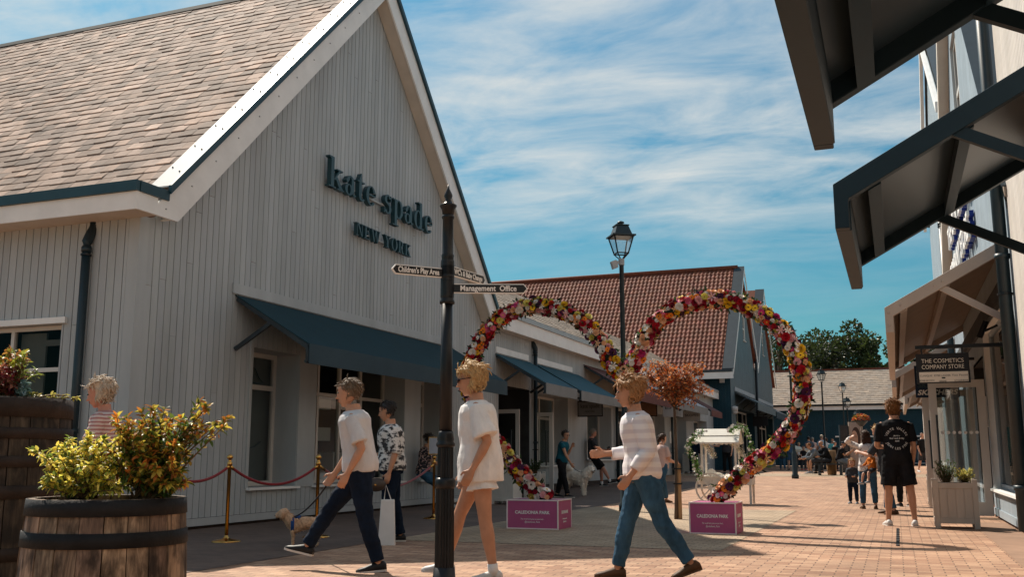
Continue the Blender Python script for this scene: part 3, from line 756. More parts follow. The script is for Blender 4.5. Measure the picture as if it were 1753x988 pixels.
for h, st in (((54.2, 61.6, .6, 3.6), (56, 58, 60)), ((63.2, 71.2, .6, 3.6), (65, 67, 69))): shopfront(T, (TX, 0, 0), (0, 1, 0), (1, 0, 0), h, .5, st, (2.9,), .1, reveal='teal_board')
for h in ((58.0, 58.9, 7.7, 9.2), (67.0, 67.8, 7.7, 9.2)): shopfront(T, (TX, 0, 0), (0, 1, 0), (1, 0, 0), h, .06, (), (8.4,), .08, reveal='paint_trim')
tr = lambda y: 11.95 - 1.12 * abs(y - 57.7)
def pantiles(mb, A, E, S, length, slope, w=.235, e=.34, h=.035, seed=2):
    A, E, S = V(A), V(E).normalized(), V(S).normalized(); Nn = E.cross(S).normalized()
    if Nn.z < 0: Nn = -Nn
    r = random.Random(seed); prof = [(0, .15), (.16, .75), (.34, 1), (.5, .72), (.66, .12), (.83, 0), (1, .15)]
    for i in range(int(slope / e)):
        for j in range(int(length / w)):
            t = 1 + r.uniform(-.28, .22); mb.col = (t, t * r.uniform(.9, 1.05), t * r.uniform(.85, 1.05))
            u0 = j * w; s0 = i * e; s1 = s0 + e * 1.1; lift = .028
            for (a, ha), (b, hb) in zip(prof, prof[1:]):
                p = [A + E * (u0 + a * w) + S * s0 + Nn * (lift + ha * h), A + E * (u0 + b * w) + S * s0 + Nn * (lift + hb * h), A + E * (u0 + b * w) + S * s1 + Nn * (hb * h), A + E * (u0 + a * w) + S * s1 + Nn * (ha * h)]
                mb.poly(p); mb.poly([p[0] - Nn * .035, p[1] - Nn * .035, p[1], p[0]])
    mb.col = (1, 1, 1)
mb = MB(); k = math.atan(1.12)
pantiles(mb, (-27.5, 51.9, tr(51.9)), (1, 0, 0), (0, math.cos(k), math.sin(k)), 27.5 - 8.15, (57.7 - 51.9) / math.cos(k))
mb.poly([(-27.5, 51.9, tr(51.9) - .06), (-7.75, 51.9, tr(51.9) - .06), (-7.75, 57.7, tr(57.7) - .06), (-27.5, 57.7, tr(57.7) - .06)])
mb.poly([(-27.5, TV, tr(TV)), (-7.75, TV, tr(TV)), (-7.75, 57.7, tr(57.7) - .05), (-27.5, 57.7, tr(57.7) - .05)])
t2 = lambda y: 12.1 - 1.18 * abs(y - 67.1)
mb.poly([(-27.5, TV, t2(TV)), (-7.75, TV, t2(TV)), (-7.75, 67.1, t2(67.1)), (-27.5, 67.1, t2(67.1))])
mb.poly([(-27.5, 72.4, t2(72.4)), (-7.75, 72.4, t2(72.4)), (-7.75, 67.1, t2(67.1)), (-27.5, 67.1, t2(67.1))])
roof = mb.build('roof', M['tile'], T, fixn=False)
mb = MB(); mb.smooth = True; mb.tube([(-27.5, 57.7, tr(57.7) + .01), (-8.0, 57.7, tr(57.7) + .01)], .13, 10); mb.build('ridge_tiles', M['tile'], roof)
mb = MB()
for f, ya, yb in ((tr, 51.95, 57.7), (t2, TV + .3, 67.1)):
    mb.prism([(-8.2, ya, f(ya) + .05), (-7.62, ya, f(ya) + .05), (-7.62, yb, f(yb) + .05), (-8.2, yb, f(yb) + .05)], (0, 0, -.05))
mb.build_each('verge_flashing', M['dark_metal'], roof)
mb = MB()
for f, yc, ya in ((tr, 57.7, 52.0), (tr, 57.7, TV), (t2, 67.1, TV), (t2, 67.1, 72.2)):
    mb.prism([(-7.66, ya, f(ya) - .32), (-7.66, yc, f(yc) - .34), (-7.66, yc, f(yc) - .03), (-7.66, ya, f(ya) - .03)], (.04, 0, 0))
mb.box(-27.5, -7.63, 51.86, 51.90, 5.02, 5.36); mb.build_each('barge_board', M['paint_trim'], T)
mb = MB(); mb.box(-27.5, -7.7, 51.82, 51.95, 5.37, 5.5); mb.build_each('gutter', M['dark_metal'], T)
downpipe(T, TX + .12, TV, .4, 7.3, .08, (1, 0), m='black_metal')
mb = MB(); mb.box(TX + .003, TX + .05, 53.8, 61.8, 4.5, 4.72); mb.box(TX + .003, TX + .05, 63.0, 71.6, 4.45, 4.65); mb.build_each('fascia_board', M['silver_board'], T)
awning(T, 53.9, 62.2, TX, -6.7, 4.46, 3.86, 3.45, M['dark_metal'], M['blue_board'])
awning(T, 62.7, 72.0, TX, -6.7, 4.40, 3.75, 3.35, M['dark_metal'], M['valance'])
mb = MB(); mb.box(-8.45, -8.2, T0 - .12, T0 - .001, 4.85, 5.1); mb.build('alarm_box', M['white_metal'], T)
mb = MB(); mb.smooth = True; q = onX(1258, 704, -7.75); mb.lathe([(.16, q.z - .02), (.17, q.z + .22), (.05, q.z + .26)], 12, (q.x, q.y, 0)); mb.ball((q.x, q.y, q.z - .04), .15, 6); mb.bar((q.x, q.y, q.z + .2), (TX, q.y, q.z + .2), .06, .06); mb.build('security_camera', M['white_metal'], T)

# ================================================================ FAR SHOP CLOSING THE STREET
FY = 76.0
Fb = thing('far_shop', 'long dark teal shop with pale slate roof closing the far end of the street', 'shop', (-3, FY, gz(FY)))
mb = MB(); fh = [(-4.05, -2.05, .6, 3.15), (-1.7, .0, .6, 3.15), (.5, 2.6, .6, 3.15), (3.2, 6, .6, 3.15)]
boards(mb, (0, FY, 0), (1, 0, 0), (0, -1, 0), -12, 14, .3, 4.36, fh, bw=.18); mb.build('front_wall', M['teal_board'], Fb)
for h in fh: shopfront(Fb, (0, FY, 0), (1, 0, 0), (0, -1, 0), h, .15, ((h[0] + h[1]) / 2,), (2.5,), .08, room=1.5, room_mat='grey_room', reveal='teal_board')
mb = MB()
for h in fh: mb.box(h[0], h[1], FY - .1, FY + .1, 2.42, 2.52)
mb.build_each('shop_blind', M['white'], Fb)
mb = MB(); mb.box(-12, 14, FY - .34, FY - .30, 4.38, 4.66); mb.build('eaves_fascia', M['paint_trim'], Fb)
mb = MB(); mb.box(-12, 14, FY - .42, FY - .3, 4.665, 4.80); mb.build_each('gutter', M['black_metal'], Fb)
mb = MB(); shingles(mb, (-12.5, FY - .3, 4.78), (1, 0, 0), (0, 1, .66), 27, 5.2, .34, .27, .014, .13, 21)
mb.poly([(-12.5, FY - .3, 4.7), (14.5, FY - .3, 4.7), (14.5, FY + 4.2, 7.6), (-12.5, FY + 4.2, 7.6)])
rf = mb.build('roof', M['slate_grey'], Fb, fixn=False)
mb = MB(); mb.box(-12.5, 14.5, FY + 3.95, FY + 4.2, 7.55, 7.72); mb.build('ridge_cap', M['tile'], rf)
mb = MB(); mb.box(-12, 14, FY + .02, FY + 9, .3, 4.4); mb.build('rear_block', M['teal_board'], Fb)

# ================================================================ RIGHT-HAND SHOPS
def canopy(parent, y0, y1, xw, xf, zt, slope, m, ms, drop=.33, name='canopy'):
    """steel canopy on a wall facing -X: end frames, fascia beam, purlins, sheet, struts"""
    z = lambda x: zt + (x - xf) * slope
    mb = MB(); d = .17
    for y in (y0, y1 - .09):
        mb.prism([(xf, y, zt), (xw, y, z(xw)), (xw, y, z(xw) - d), (xf + .10, y, z(xf + .1) - d), (xf + .10, y, zt - drop), (xf, y, zt - drop)], (0, .09, 0))
    c = mb.build(name, m, parent, bevel=.006)
    mb = MB(); mb.prism([(xf + .015, y0 + .092, z(xf + .015) - .02), (xw, y0 + .092, z(xw) - .02), (xw, y0 + .092, z(xw) - .045), (xf + .015, y0 + .092, z(xf + .015) - .045)], (0, y1 - y0 - .184, 0)); mb.build('roof_sheet', ms, c)
    mb = MB(); mb.box(xf, xf + .11, y0 + .091, y1 - .091, zt - drop, zt - drop + .30); mb.build('fascia_beam', m, c, bevel=.005)
    mb = MB()
    for fx in (.16, .52): 
        x = lerp(xf, xw, fx); mb.obox((x, (y0 + y1) / 2, z(x) - .115), V((.045, 0, .045 * slope)), V((0, (y1 - y0) / 2 - .092, 0)), V((0, 0, .066)))
    mb.build_each('purlin', m, c)
    mb = MB()
    for y in (y0 + .045, y1 - .045):
        x = lerp(xf, xw, .47); mb.bar((x, y, z(x) - .14), (xw - .02, y, z(x) - .62), .05, .085, (0, 0, 1))
    mb.build_each('strut', m, c)
    mb = MB()
    for y in ((y0 - .004,) if m is M['taupe'] else ()):
        for x, zz in ((xf + .05, zt - .07), (xf + .05, zt - .24), (xf + .2, z(xf + .2) - .085), (xf + .62, z(xf + .62) - .085), (xf + .72, z(xf + .72) - .085), (xw - .12, z(xw - .12) - .085)): mb.ball((x, y, zz), .016, 4, (1, .5, 1))
    if mb.v: mb.build('bolt', m, c)
    return c

WX = 1.45
Nb = thing('cream_boarded_shop', 'tall cream boarded shop front at the right edge with blue grey steel canopies overhead', 'shop', (WX, 6, 0))
mb = MB(); boards(mb, (WX, 0, 0), (0, -1, 0), (-1, 0, 0), -13.05, 4, .1, 9.0, [(-10.5, -8.0, .5, 2.6), (-6.6, -4.2, .5, 2.6)], bw=.11); mb.build('front_wall', M['light_board'], Nb)
for h in ((-10.5, -8.0, .5, 2.6), (-6.6, -4.2, .5, 2.6)): shopfront(Nb, (WX, 0, 0), (0, -1, 0), (-1, 0, 0), h, .2, (), (2.0,), .07)
mb = MB(); mb.prism([(WX - .3, 13.05, 9.0), (WX + 4.5, 13.05, 13.2), (WX + 4.5, -4, 13.2), (WX - .3, -4, 9.0)], (0, 0, .12)); mb.build('roof', M['slate_grey'], Nb)
mb = MB(); mb.box(WX + .02, WX + 6, 12.95, 13.05, 0, 9); mb.build('side_wall', M['light_board'], Nb)
canopy(Nb, 2.35, 5.32, WX, -.31, 2.90, .553, M['canopy'], M['canopy_sheet'])
canopy(Nb, 7.27, 10.05, WX, -.31, 2.90, .553, M['canopy'], M['canopy_sheet'])

G = thing('silver_gabled_shop', 'silver grey boarded gabled shop on the right with white raised letters over a taupe canopy', 'shop', (WX, 13.1, 0))
GC = 19.3
gg = lambda y: 10.1 - 1.0 * abs(y - GC)
SW = (-17.95, -13.5, .47, 2.98)
DO = (-20.4, -18.2, .02, 2.6)
mb = MB(); boards(mb, (WX, 0, 0), (0, -1, 0), (-1, 0, 0), -25.4, -13.1, .10, lambda u: max(3.9, gg(-u)), [SW, DO, (-23.8, -21.2, .5, 2.9), (-20.0, -18.6, 6.9, 8.8)], bw=.12); mb.build('front_wall', M['silver_board'], G)
mb = MB(); mb.box(WX - .022, WX - .001, 13.1, 18.1, .05, .16); mb.box(WX - .05, WX - .001, 13.1, 18.05, .40, .455); mb.build_each('base_board', M['silver_board'], G)
mb = MB(); mb.box(WX + .03, WX + .25, 13.1, 25.4, -.05, .12); mb.build_each('plinth', mat('orange_brick_plinth', (.22, .09, .05), .85, .25, 9, .2, 40), G)
shopfront(G, (WX, 0, 0), (0, -1, 0), (-1, 0, 0), SW, .12, (), (), .07, reveal='paint_trim', frame='silver_board')
shopfront(G, (WX, 0, 0), (0, -1, 0), (-1, 0, 0), (-23.8, -21.2, .5, 2.9), .12, (), (), .07)
shopfront(G, (WX, 0, 0), (0, -1, 0), (-1, 0, 0), (-20.0, -18.6, 6.9, 8.8), .08, (-19.3,), (7.8,), .09)
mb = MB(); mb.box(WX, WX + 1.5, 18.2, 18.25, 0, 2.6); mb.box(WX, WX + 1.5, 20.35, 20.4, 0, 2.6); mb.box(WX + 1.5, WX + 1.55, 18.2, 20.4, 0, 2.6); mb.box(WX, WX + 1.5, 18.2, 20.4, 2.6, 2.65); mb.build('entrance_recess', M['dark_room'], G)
# open door leaf seen square-on, with a row of white safety dots
d = door(G, 17.9, .56, 1.41, 2.22, 'frame', .12, handle=.66, glass='door_glass')
mb = MB()
for i in range(8):
    c = V((.74 + i * .085, 17.893, 1.36)); mb.prism([c + V((.027 * math.cos(k * .5236), 0, .027 * math.sin(k * .5236))) for k in range(12)], (0, -.003, 0))
mb.build('safety_dot', M['white'], d)
door(G, 20.5, .52, 1.41, 2.22, 'frame', .12, handle=.62)
mb = MB(); mb.box(WX - .05, WX - .003, 18.02, 18.14, 1.45, 1.95); mb.build('notice_board', M['white'], G)
Gr = lambda y: 10.5 - 1.0 * abs(y - GC)
mb = MB()
mb.prism([(WX - .03, 13.0, Gr(13.0)), (WX - .03, GC, Gr(GC)), (WX + 16, GC, Gr(GC)), (WX + 16, 13.0, Gr(13.0))], (0, 0, -.12))
mb.prism([(WX - .03, 25.5, Gr(25.5)), (WX - .03, GC, Gr(GC)), (WX + 16, GC, Gr(GC)), (WX + 16, 25.5, Gr(25.5))], (0, 0, -.12))
rf = mb.build('roof', M['slate_grey'], G)
mb = MB()
for ya in (13.0, 25.5): mb.prism([(WX - .06, ya, Gr(ya) + .03), (WX + .42, ya, Gr(ya) + .03), (WX + .42, GC, Gr(GC) + .03), (WX - .06, GC, Gr(GC) + .03)], (0, 0, -.02))
mb.build_each('verge_flashing', M['dark_metal'], rf)
mb = MB(); mb.prism([(WX - .20, 25.6, Gr(25.6) - .34), (WX - .20, GC, Gr(GC) - .34), (WX - .20, GC, Gr(GC)), (WX - .20, 25.6, Gr(25.6))], (.03, 0, 0))
mb.prism([(WX - .17, 25.5, Gr(25.5) - .33), (WX, 25.5, Gr(25.5) - .33), (WX, GC, Gr(GC) - .33), (WX - .17, GC, Gr(GC) - .33)], (0, 0, .02)); mb.build_each('barge_board', M['soffit'], G)
downpipe(G, 1.36, 13.25, .1, 9.5, .075, (-1, 0), m='pipe')
downpipe(G, 1.36, 25.5, .1, 6.6, .075, (-1, 0), m='pipe')
canopy(G, 13.75, 22.4, WX, -.03, 2.90, .55, M['taupe'], M['taupe_sheet'])
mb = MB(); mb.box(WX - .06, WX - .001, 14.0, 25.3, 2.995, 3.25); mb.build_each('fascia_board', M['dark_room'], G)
mb = MB(); dp = .05
text_into(mb, 'THE COSMETICS', (WX - .10, 20.2, 5.35), (0, -1, 0), (0, 0, 1), .62, width=5.4, extrude=.03, bold=.012)
text_into(mb, 'COMPANY STORE', (WX - .10, 20.2, 4.55), (0, -1, 0), (0, 0, 1), .62, width=5.4, extrude=.03, bold=.012)
ml = mb.build('shop_lettering', M['white'], G)
mb = MB()
text_into(mb, 'THE COSMETICS', (WX - .05, 20.2, 5.35), (0, -1, 0), (0, 0, 1), .62, width=5.4, extrude=.035, bold=.016)
text_into(mb, 'COMPANY STORE', (WX - .05, 20.2, 4.55), (0, -1, 0), (0, 0, 1), .62, width=5.4, extrude=.035, bold=.016)
mb.build('lettering_backing', mat('royal_blue_letter_side', (.01, .03, .22), .5), ml)
mb = MB(); mb.bar((WX - .02, 15.2, 2.78), (WX - .2, 15.2, 2.7), .03, .03); mb.bar((WX - .16, 15.16, 2.84), (WX - .26, 15.22, 2.62), .08, .05); mb.build('floodlight', M['black_metal'], G)

G2 = thing('tall_far_gabled_shop', 'taller grey gabled shop behind the silver gabled one on the right side', 'shop', (1.65, 25.7, 0))
X2 = 1.62
g2 = lambda y: 13.3 - .68 * abs(y - 31.5)
mb = MB(); boards(mb, (X2, 0, 0), (0, -1, 0), (-1, 0, 0), -38, -25.7, .1, lambda u: max(4, g2(-u)), [(-31, -27, .5, 2.6)], bw=.14); mb.build('front_wall', M['silver_board'], G2)
shopfront(G2, (X2, 0, 0), (0, -1, 0), (-1, 0, 0), (-31, -27, .5, 2.6), .12, (-29,), (), .07)
mb = MB(); mb.box(X2 + .02, X2 + 8, 25.66, 25.70, 0, 9.3); mb.build('side_wall', M['silver_board'], G2)
r2 = lambda y: 13.75 - .68 * abs(y - 31.5)
mb = MB()
for ya in (25.5, 38): mb.prism([(X2 - .05, ya, r2(ya)), (X2 - .05, 31.5, r2(31.5)), (X2 + 12, 31.5, r2(31.5)), (X2 + 12, ya, r2(ya))], (0, 0, -.15))
rf = mb.build('roof', M['dark_metal'], G2)
mb = MB()
for ya in (25.5, 38): mb.prism([(X2 - .2, ya, r2(ya) - .3), (X2 - .2, 31.5, r2(31.5) - .3), (X2 - .2, 31.5, r2(31.5) - .02), (X2 - .2, ya, r2(ya) - .02)], (.1, 0, 0))
mb.build_each('barge_board', M['paint_trim'], G2)
canopy(G2, 26.2, 36.5, X2, .0, 3.0, .55, M['taupe'], M['taupe_sheet'])
Fr = thing('further_shop', 'plain pale shop at the far right of the street beyond the tall gable', 'shop', (1.7, 38.2, gz(40)))
mb = MB(); boards(mb, (1.75, 0, 0), (0, -1, 0), (-1, 0, 0), -70, -38.2, .2, 4.2, [(-47, -41, .7, 2.9), (-58, -50, .7, 2.9)], bw=.16); mb.build('front_wall', M['light_board'], Fr)
shopfront(Fr, (1.75, 0, 0), (0, -1, 0), (-1, 0, 0), (-47, -41, .7, 2.9), .12, (-44,), (), .08); shopfront(Fr, (1.75, 0, 0), (0, -1, 0), (-1, 0, 0), (-58, -50, .7, 2.9), .12, (-54,), (), .08)
mb = MB(); mb.prism([(1.4, 38.2, 4.2), (6, 38.2, 7), (6, 70, 7), (1.4, 70, 4.2)], (0, 0, .1)); mb.build('roof', M['slate_grey'], Fr)
canopy(Fr, 38.6, 48, 1.75, .4, 3.2, .5, M['taupe'], M['taupe_sheet'])

# ================================================================ HANGING SIGNS (each a thing of its own)
def hang_sign(name, label, x0, x1, y, z0, z1, face, rows, bracket_x, txt, border=None, arm_z=None):
    s = thing(name, label, 'sign', ((x0 + x1) / 2, y, z0))
    mb = MB(); mb.box(x0, x1, y - .022, y + .022, z0, z1); b = mb.build('board', border or face, s)
    if border is not None:
        mb = MB(); e = .03; mb.box(x0 + e, x1 - e, y - .026, y + .026, z0 + e, z1 - e); mb.build('sign_face', face, b)
    mb = MB()
    az = arm_z or z1 + .10
    mb.bar((min(x0, bracket_x), y, az), (max(x1, bracket_x), y, az), .045, .05)
    for x in (lerp(x0, x1, .12), lerp(x0, x1, .88)): mb.bar((x, y, z1), (x, y, az), .02, .02, (0, 1, 0))
    mb.build('bracket', M['black_metal'], s)
    for (t, zz, size, w, m) in rows:
        mb = MB(); text_into(mb, t, ((x0 + x1) / 2, y - .027, zz), (1, 0, 0), (0, 0, 1), size, width=w, extrude=.002); mb.build('lettering', m, b)
    return s
hang_sign('hanging_sign', 'grey hanging sign with dark serif shop name under the blue awning', -8.83, -8.05, 28.5, 2.16, 2.63, M['valance_grey'], [('kate spade', 2.42, .17, .58, M['black']), ('NEW YORK', 2.29, .07, .3, M['black'])], FX, 0, M['black'], 2.72)
hang_sign('hanging_sign', 'brown hanging sign with an oval crest behind the copper tree', -8.70, -8.08, 35.9, 2.45, 2.98, mat('brown_sign', (.22, .12, .07), .6), [], FX, 0, M['black'], 3.06)
hang_sign('hanging_sign', 'small pale grey hanging sign ending in the letters ES beside the brown crest sign', -8.02, -7.62, 36.6, 2.45, 2.98, M['grey_canvas'], [('ES', 2.74, .16, .22, M['black'])], FX, 0, None, 3.06)
hang_sign('hanging_sign', 'pale grey hanging sign with wide spaced dark capitals above the white flower cart', -8.55, -7.80, 43.0, 2.52, 2.97, M['grey_canvas'], [('SKOPES', 2.72, .15, .58, M['black'])], FX, 0, M['grey_metal'], 3.05)
hang_sign('hanging_sign', 'dark hanging sign with a small white square under the teal shop canopy', -7.6, -6.75, 58.5, 2.75, 3.3, M['black'], [], TX, 0, None, 3.38)
CS0, CS1 = onY(1567, 607, 14.4), onY(1662, 655, 14.4); cz = CS0.z; cm_ = (CS0.x + CS1.x) / 2; ck = (CS1.x - CS0.x) / .81
s = hang_sign('hanging_sign', 'black hanging sign with two rows of cream capitals and a pale strip of small logos', CS0.x, CS1.x, 14.4, CS1.z, CS0.z, M['black'], [('THE COSMETICS', cz - .125, .078, .52, M['cream']), ('COMPANY STORE', cz - .205, .078, .52, M['cream'])], WX, 0, None, cz + .09)
mb = MB(); mb.box(CS0.x + .03, CS1.x - .025, 14.372, 14.377, CS1.z + .015, CS1.z + .15); st = mb.build('brand_strip', M['cream'], s)
mb = MB()
for t, x, zz, w in (('CLINIQUE', .50, 2.14, .15), ('ESTEE LAUDER', .75, 2.14, .20), ('Too Faced', 1.01, 2.14, .19), ('BOBBI BROWN', .51, 2.065, .18), ('ORIGINS', .75, 2.052, .09), ('smashbox', 1.03, 2.06, .17)): text_into(mb, t, (cm_ + (x - .765) * ck, 14.371, CS1.z + (zz - 2.035) * .85), (1, 0, 0), (0, 0, 1), .032, width=w, extrude=.001)
mb.ball((cm_, 14.37, CS1.z + .068), .016, 5, (1.6, .1, .7)); mb.build('lettering', M['black'], st)
s = hang_sign('hanging_sign', 'navy hanging sign with four rows of slanted sporty lettering behind the black sign', .41, 1.16, 20.05, 2.06, 2.66, mat('navy_sign', (.012, .03, .065), .5), [], WX, 0, None, 2.76)
for i, (zz, m) in enumerate(((2.53, 'valance_grey'), (2.39, 'valance_grey'), (2.25, 'valance'), (2.11, 'white'))):
    mb = MB(); text_into(mb, 'SKECHERS', (.44, 20.023, zz), (1, 0, 0), (.28, 0, 1), .135, 'LEFT', width=.68, extrude=.002, bold=.004); mb.build('lettering', M[m], s)
# ================================================================ FINGERPOST
sp = onZ(760, 1006, 0)
S = thing('finger_signpost', 'tall black fluted cast iron signpost with three white lettered fingers', 'signpost', (sp.x, sp.y, 0))
X, Y = sp.x, sp.y
mb = MB(); mb.smooth = True
def fluted(z0, z1, r0, r1, n=16):
    rings = []
    for z, r in ((z0, r0), (z1, r1)):
        rings.append([V((X + math.cos(2 * math.pi * j / (n * 2)) * r * (1 if j % 2 else .86), Y + math.sin(2 * math.pi * j / (n * 2)) * r * (1 if j % 2 else .86), z)) for j in range(n * 2)])
    mb.loft(rings)
mb.lathe([(.13, 0), (.13, .04), (.10, .05), (.086, .06), (.078, .14)], 24, (X, Y, 0))
mb.smooth = False; fluted(.14, .72, .074, .070); mb.smooth = True
mb.lathe([(.07, .70), (.078, .72), (.078, .76), (.066, .78)], 24, (X, Y, 0))
mb.smooth = False; fluted(.76, 1.02, .062, .060); mb.smooth = True
mb.lathe([(.060, 1.0), (.073, 1.015), (.073, 1.03), (.062, 1.045), (.066, 1.06), (.058, 1.10), (.056, 1.12)], 24, (X, Y, 0))
mb.lathe([(.051, 1.1), (.043, 2.12)], 24, (X, Y, 0))
mb.lathe([(.056, 2.08), (.060, 2.095), (.054, 2.11), (.048, 2.13), (.048, 2.27), (.055, 2.28), (.055, 2.30), (.048, 2.32), (.048, 2.44), (.052, 2.455), (.044, 2.47), (.042, 2.74), (.05, 2.75), (.05, 2.765), (.042, 2.78)], 24, (X, Y, 0))
mb.lathe([(.044, 2.77), (.05, 2.82), (.068, 2.845), (.068, 2.855), (.035, 2.87), (.022, 2.90), (.034, 2.925), (.030, 2.945), (.010, 2.985), (.004, 3.02)], 24, (X, Y, 0))
mb.build('post', M['black_metal'], S)
def finger(z, ang, length, txt, tw, readout, arrow=True):
    """arm leaves the post at world angle ang; readout +1 text runs outward, -1 inward, seen from the camera"""
    d = V((math.cos(ang), math.sin(ang), 0)); x0 = V((X, Y, z)) + d * .05; h = .037; up = V((0, 0, 1))
    xd = d * readout; n = xd.cross(up)
    prof = [(0, -h), (length - .03, -h), (length, 0 + .0), (length - .03, h), (0, h)]
    mb = MB(); mb.prism([x0 + d * u + up * v - n * .010 for u, v in prof], n * .020); f = mb.build('finger', M['white'], S)
    e = .0075; prof = [(0, -h + e), (length - .033, -h + e), (length - .009, 0), (length - .033, h - e), (0, h - e)]
    mb = MB(); mb.prism([x0 + d * u + up * v - n * .013 for u, v in prof], n * .026); mb.build('finger_face', M['black_metal'], f)
    mb = MB(); c = x0 + d * (length * .47); text_into(mb, txt, c - up * .019 + n * .0145, xd, up, .060, width=tw, extrude=.001, bold=.0014); mb.build('lettering', M['white'], f)
    mb = MB(); mb.lathe([(.052, z - .075), (.054, z - .06), (.054, z + .06), (.052, z + .075)], 20, (X, Y, 0)); mb.build('collar', M['black_metal'], S)
A_ = lambda a: YAW + a
finger(2.315, A_(rad(180 + 27)), .415, "Children's Play Area", .34, -1)
finger(2.345, A_(rad(60)), .50, "WC's & Baby Change", .42, 1)
finger(2.20, A_(rad(2)), .58, 'Management  Office', .44, 1)

S.scale = (1, 1, 1.027)
# ================================================================ LAMP POSTS
def lamp(loc, H, label, sensor=False, thin=1.0):
    s = thing('street_lamp', label, 'street lamp', (0, 0, 0), 0, 'black lantern street lamps along the street')
    WORLD[s.name] = Matrix()
    mb = MB(); mb.smooth = True
    mb.lathe([(.13, 0), (.13, .12), (.10, .16), (.095, .9), (.075, .95), (.062, 1.0), (.05, 1.1), (.042, H - .80), (.05, H - .79), (.05, H - .75)], 18)
    mb.build('post', M['pipe'], s)
    k = .78 / .75
    zb = H - .74
    mb = MB()
    c4 = lambda r, z: [V((sx * r, sy * r, z)) for sx, sy in ((-1, -1), (1, -1), (1, 1), (-1, 1))]
    for sx, sy in ((-1, -1), (1, -1), (1, 1), (-1, 1)):
        mb.bar((sx * .03, sy * .03, zb), (sx * .11, sy * .11, zb + .10), .018, .018)
        mb.bar((sx * .105, sy * .105, zb + .10), (sx * .185, sy * .185, zb + .42), .02, .02)
    for r, z in ((.11, zb + .10), (.188, zb + .42)):
        q = c4(r, z)
        for i in range(4): mb.bar(q[i], q[(i + 1) % 4], .02, .02)
    hd = mb.build('lantern_frame', M['black_metal'], s)
    mb = MB(); mb.loft([c4(.225, zb + .42), c4(.225, zb + .445), c4(.17, zb + .45), c4(.115, zb + .62), c4(.13, zb + .63), c4(.13, zb + .645), c4(.03, zb + .65)])
    mb.smooth = True; mb.lathe([(.035, zb + .64), (.03, zb + .675), (.07, zb + .69), (.06, zb + .715), (.01, zb + .735)], 14); mb.build('lantern_hood', M['pipe'], s)
    mb = MB(); mb.poly(c4(.18, zb + .405)); mb.build('reflector', M['white_metal'], hd)
    mb = MB(); a, b = c4(.108, zb + .11), c4(.180, zb + .41)
    for i in range(4): mb.poly([a[i], a[(i + 1) % 4], b[(i + 1) % 4], b[i]])
    mb.build('pane', M['lamp_glass'], hd)
    s.location = loc; s.rotation_euler = (0, 0, YAW + rad(12))
    return s
l1 = lamp((-4.60, 17.72, 0), 5.38, 'nearest black lantern lamp with grey sensor rising between the lobes of the flower heart')
mb = MB(); mb.obox((-.15, -.02, 4.52), V((.05, 0, .02)), V((0, .045, 0)), V((-.02, 0, .07))); mb.bar((0, 0, 4.58), (-.13, -.01, 4.56), .04, .06); mb.lathe([(.056, 4.52), (.056, 4.64)], 14)
o = mb.build('sensor', M['grey_metal'], None); o.parent = l1; KIDS[l1.name].append(o)
lp = spot(1364, 820)
def lampcopy(loc, sx, label, k=1.0):
    c = lamp(loc, 5.38 * sx, label); return c
lampcopy((lp.x - .05, lp.y, gz(lp.y)), 1.07, 'black lantern lamp behind the right side of the flower heart near the bench')
lampcopy((-3.6, 56.95, gz(57)), 1.02, 'black lantern lamp rising behind the seated men on the bench')
lampcopy((-3.18, 71.3, gz(71)), 1.06, 'black lantern lamp beside the dark advertising panel, second tallest of the far group')
lampcopy((-2.73, 66.28, gz(66)), .82, 'short black lantern lamp just left of the advertising panel with the face')
lampcopy((-2.16, 66.65, gz(66)), .67, 'lowest black lantern lamp above the hanging flower basket')

# ================================================================ FLOWER HEART AND ITS TWO BOXES
HY = 13.1
def mk_box(x0, x1, label):
    t = thing('display_box', label, 'display box', ((x0 + x1) / 2, 13.1, 0), 0, 'pink boxes carrying the flower heart')
    y0, y1, z1 = 12.82, 13.40, .385
    mb = MB(); mb.box(x0, x1, y0, y1, 0, z1); b = mb.build('box_panel', M['magenta'], t)
    mb = MB(); e = .017
    for y in (y0, y1):
        for (a, c) in (((x0, z1), (x1, z1)), ((x0, 0.009), (x1, 0.009))): mb.bar((a[0] - e / 2, y, a[1]), (c[0] + e / 2, y, c[1]), e, e)
    for x in (x0, x1):
        mb.bar((x, y0 + e / 2, z1), (x, y1 - e / 2, z1), e, e * .9)
        for y in (y0, y1): mb.bar((x, y, e), (x, y, z1 - e / 2), e * .96, e * .96)
    mb.build('edge_strip', M['magenta_edge'], t)
    mb = MB(); c = (x0 + x1) / 2
    def put(w, ox, dirx):
        k = w / .73; n_ = V(dirx).cross(V((0, 0, 1))) * .002; o = V(ox) + n_
        text_into(mb, 'CALEDONIA PARK', o + V((0, 0, .205)), dirx, (0, 0, 1), .058, width=.50 * k, extrude=.001, bold=.0012)
        text_into(mb, 'This would look great on your feed...', o + V((0, 0, .128)), dirx, (0, 0, 1), .026, width=.34 * k, extrude=.001)
        text_into(mb, '@caledonia_Park', o + V((0, 0, .088)), dirx, (0, 0, 1), .032, width=.22 * k, extrude=.001)
    put(x1 - x0, (c, y0, 0), (1, 0, 0)); put(.42, (x1, 13.11, 0), (0, 1, 0))
    mb.build('lettering', M['white'], b)
    return t
mk_box(-4.99, -4.265, 'left magenta display box with white lettering, carrying the shaded end of the flower heart')
mk_box(-2.50, -1.925, 'right magenta display box with white lettering, in the sun near the white cart')

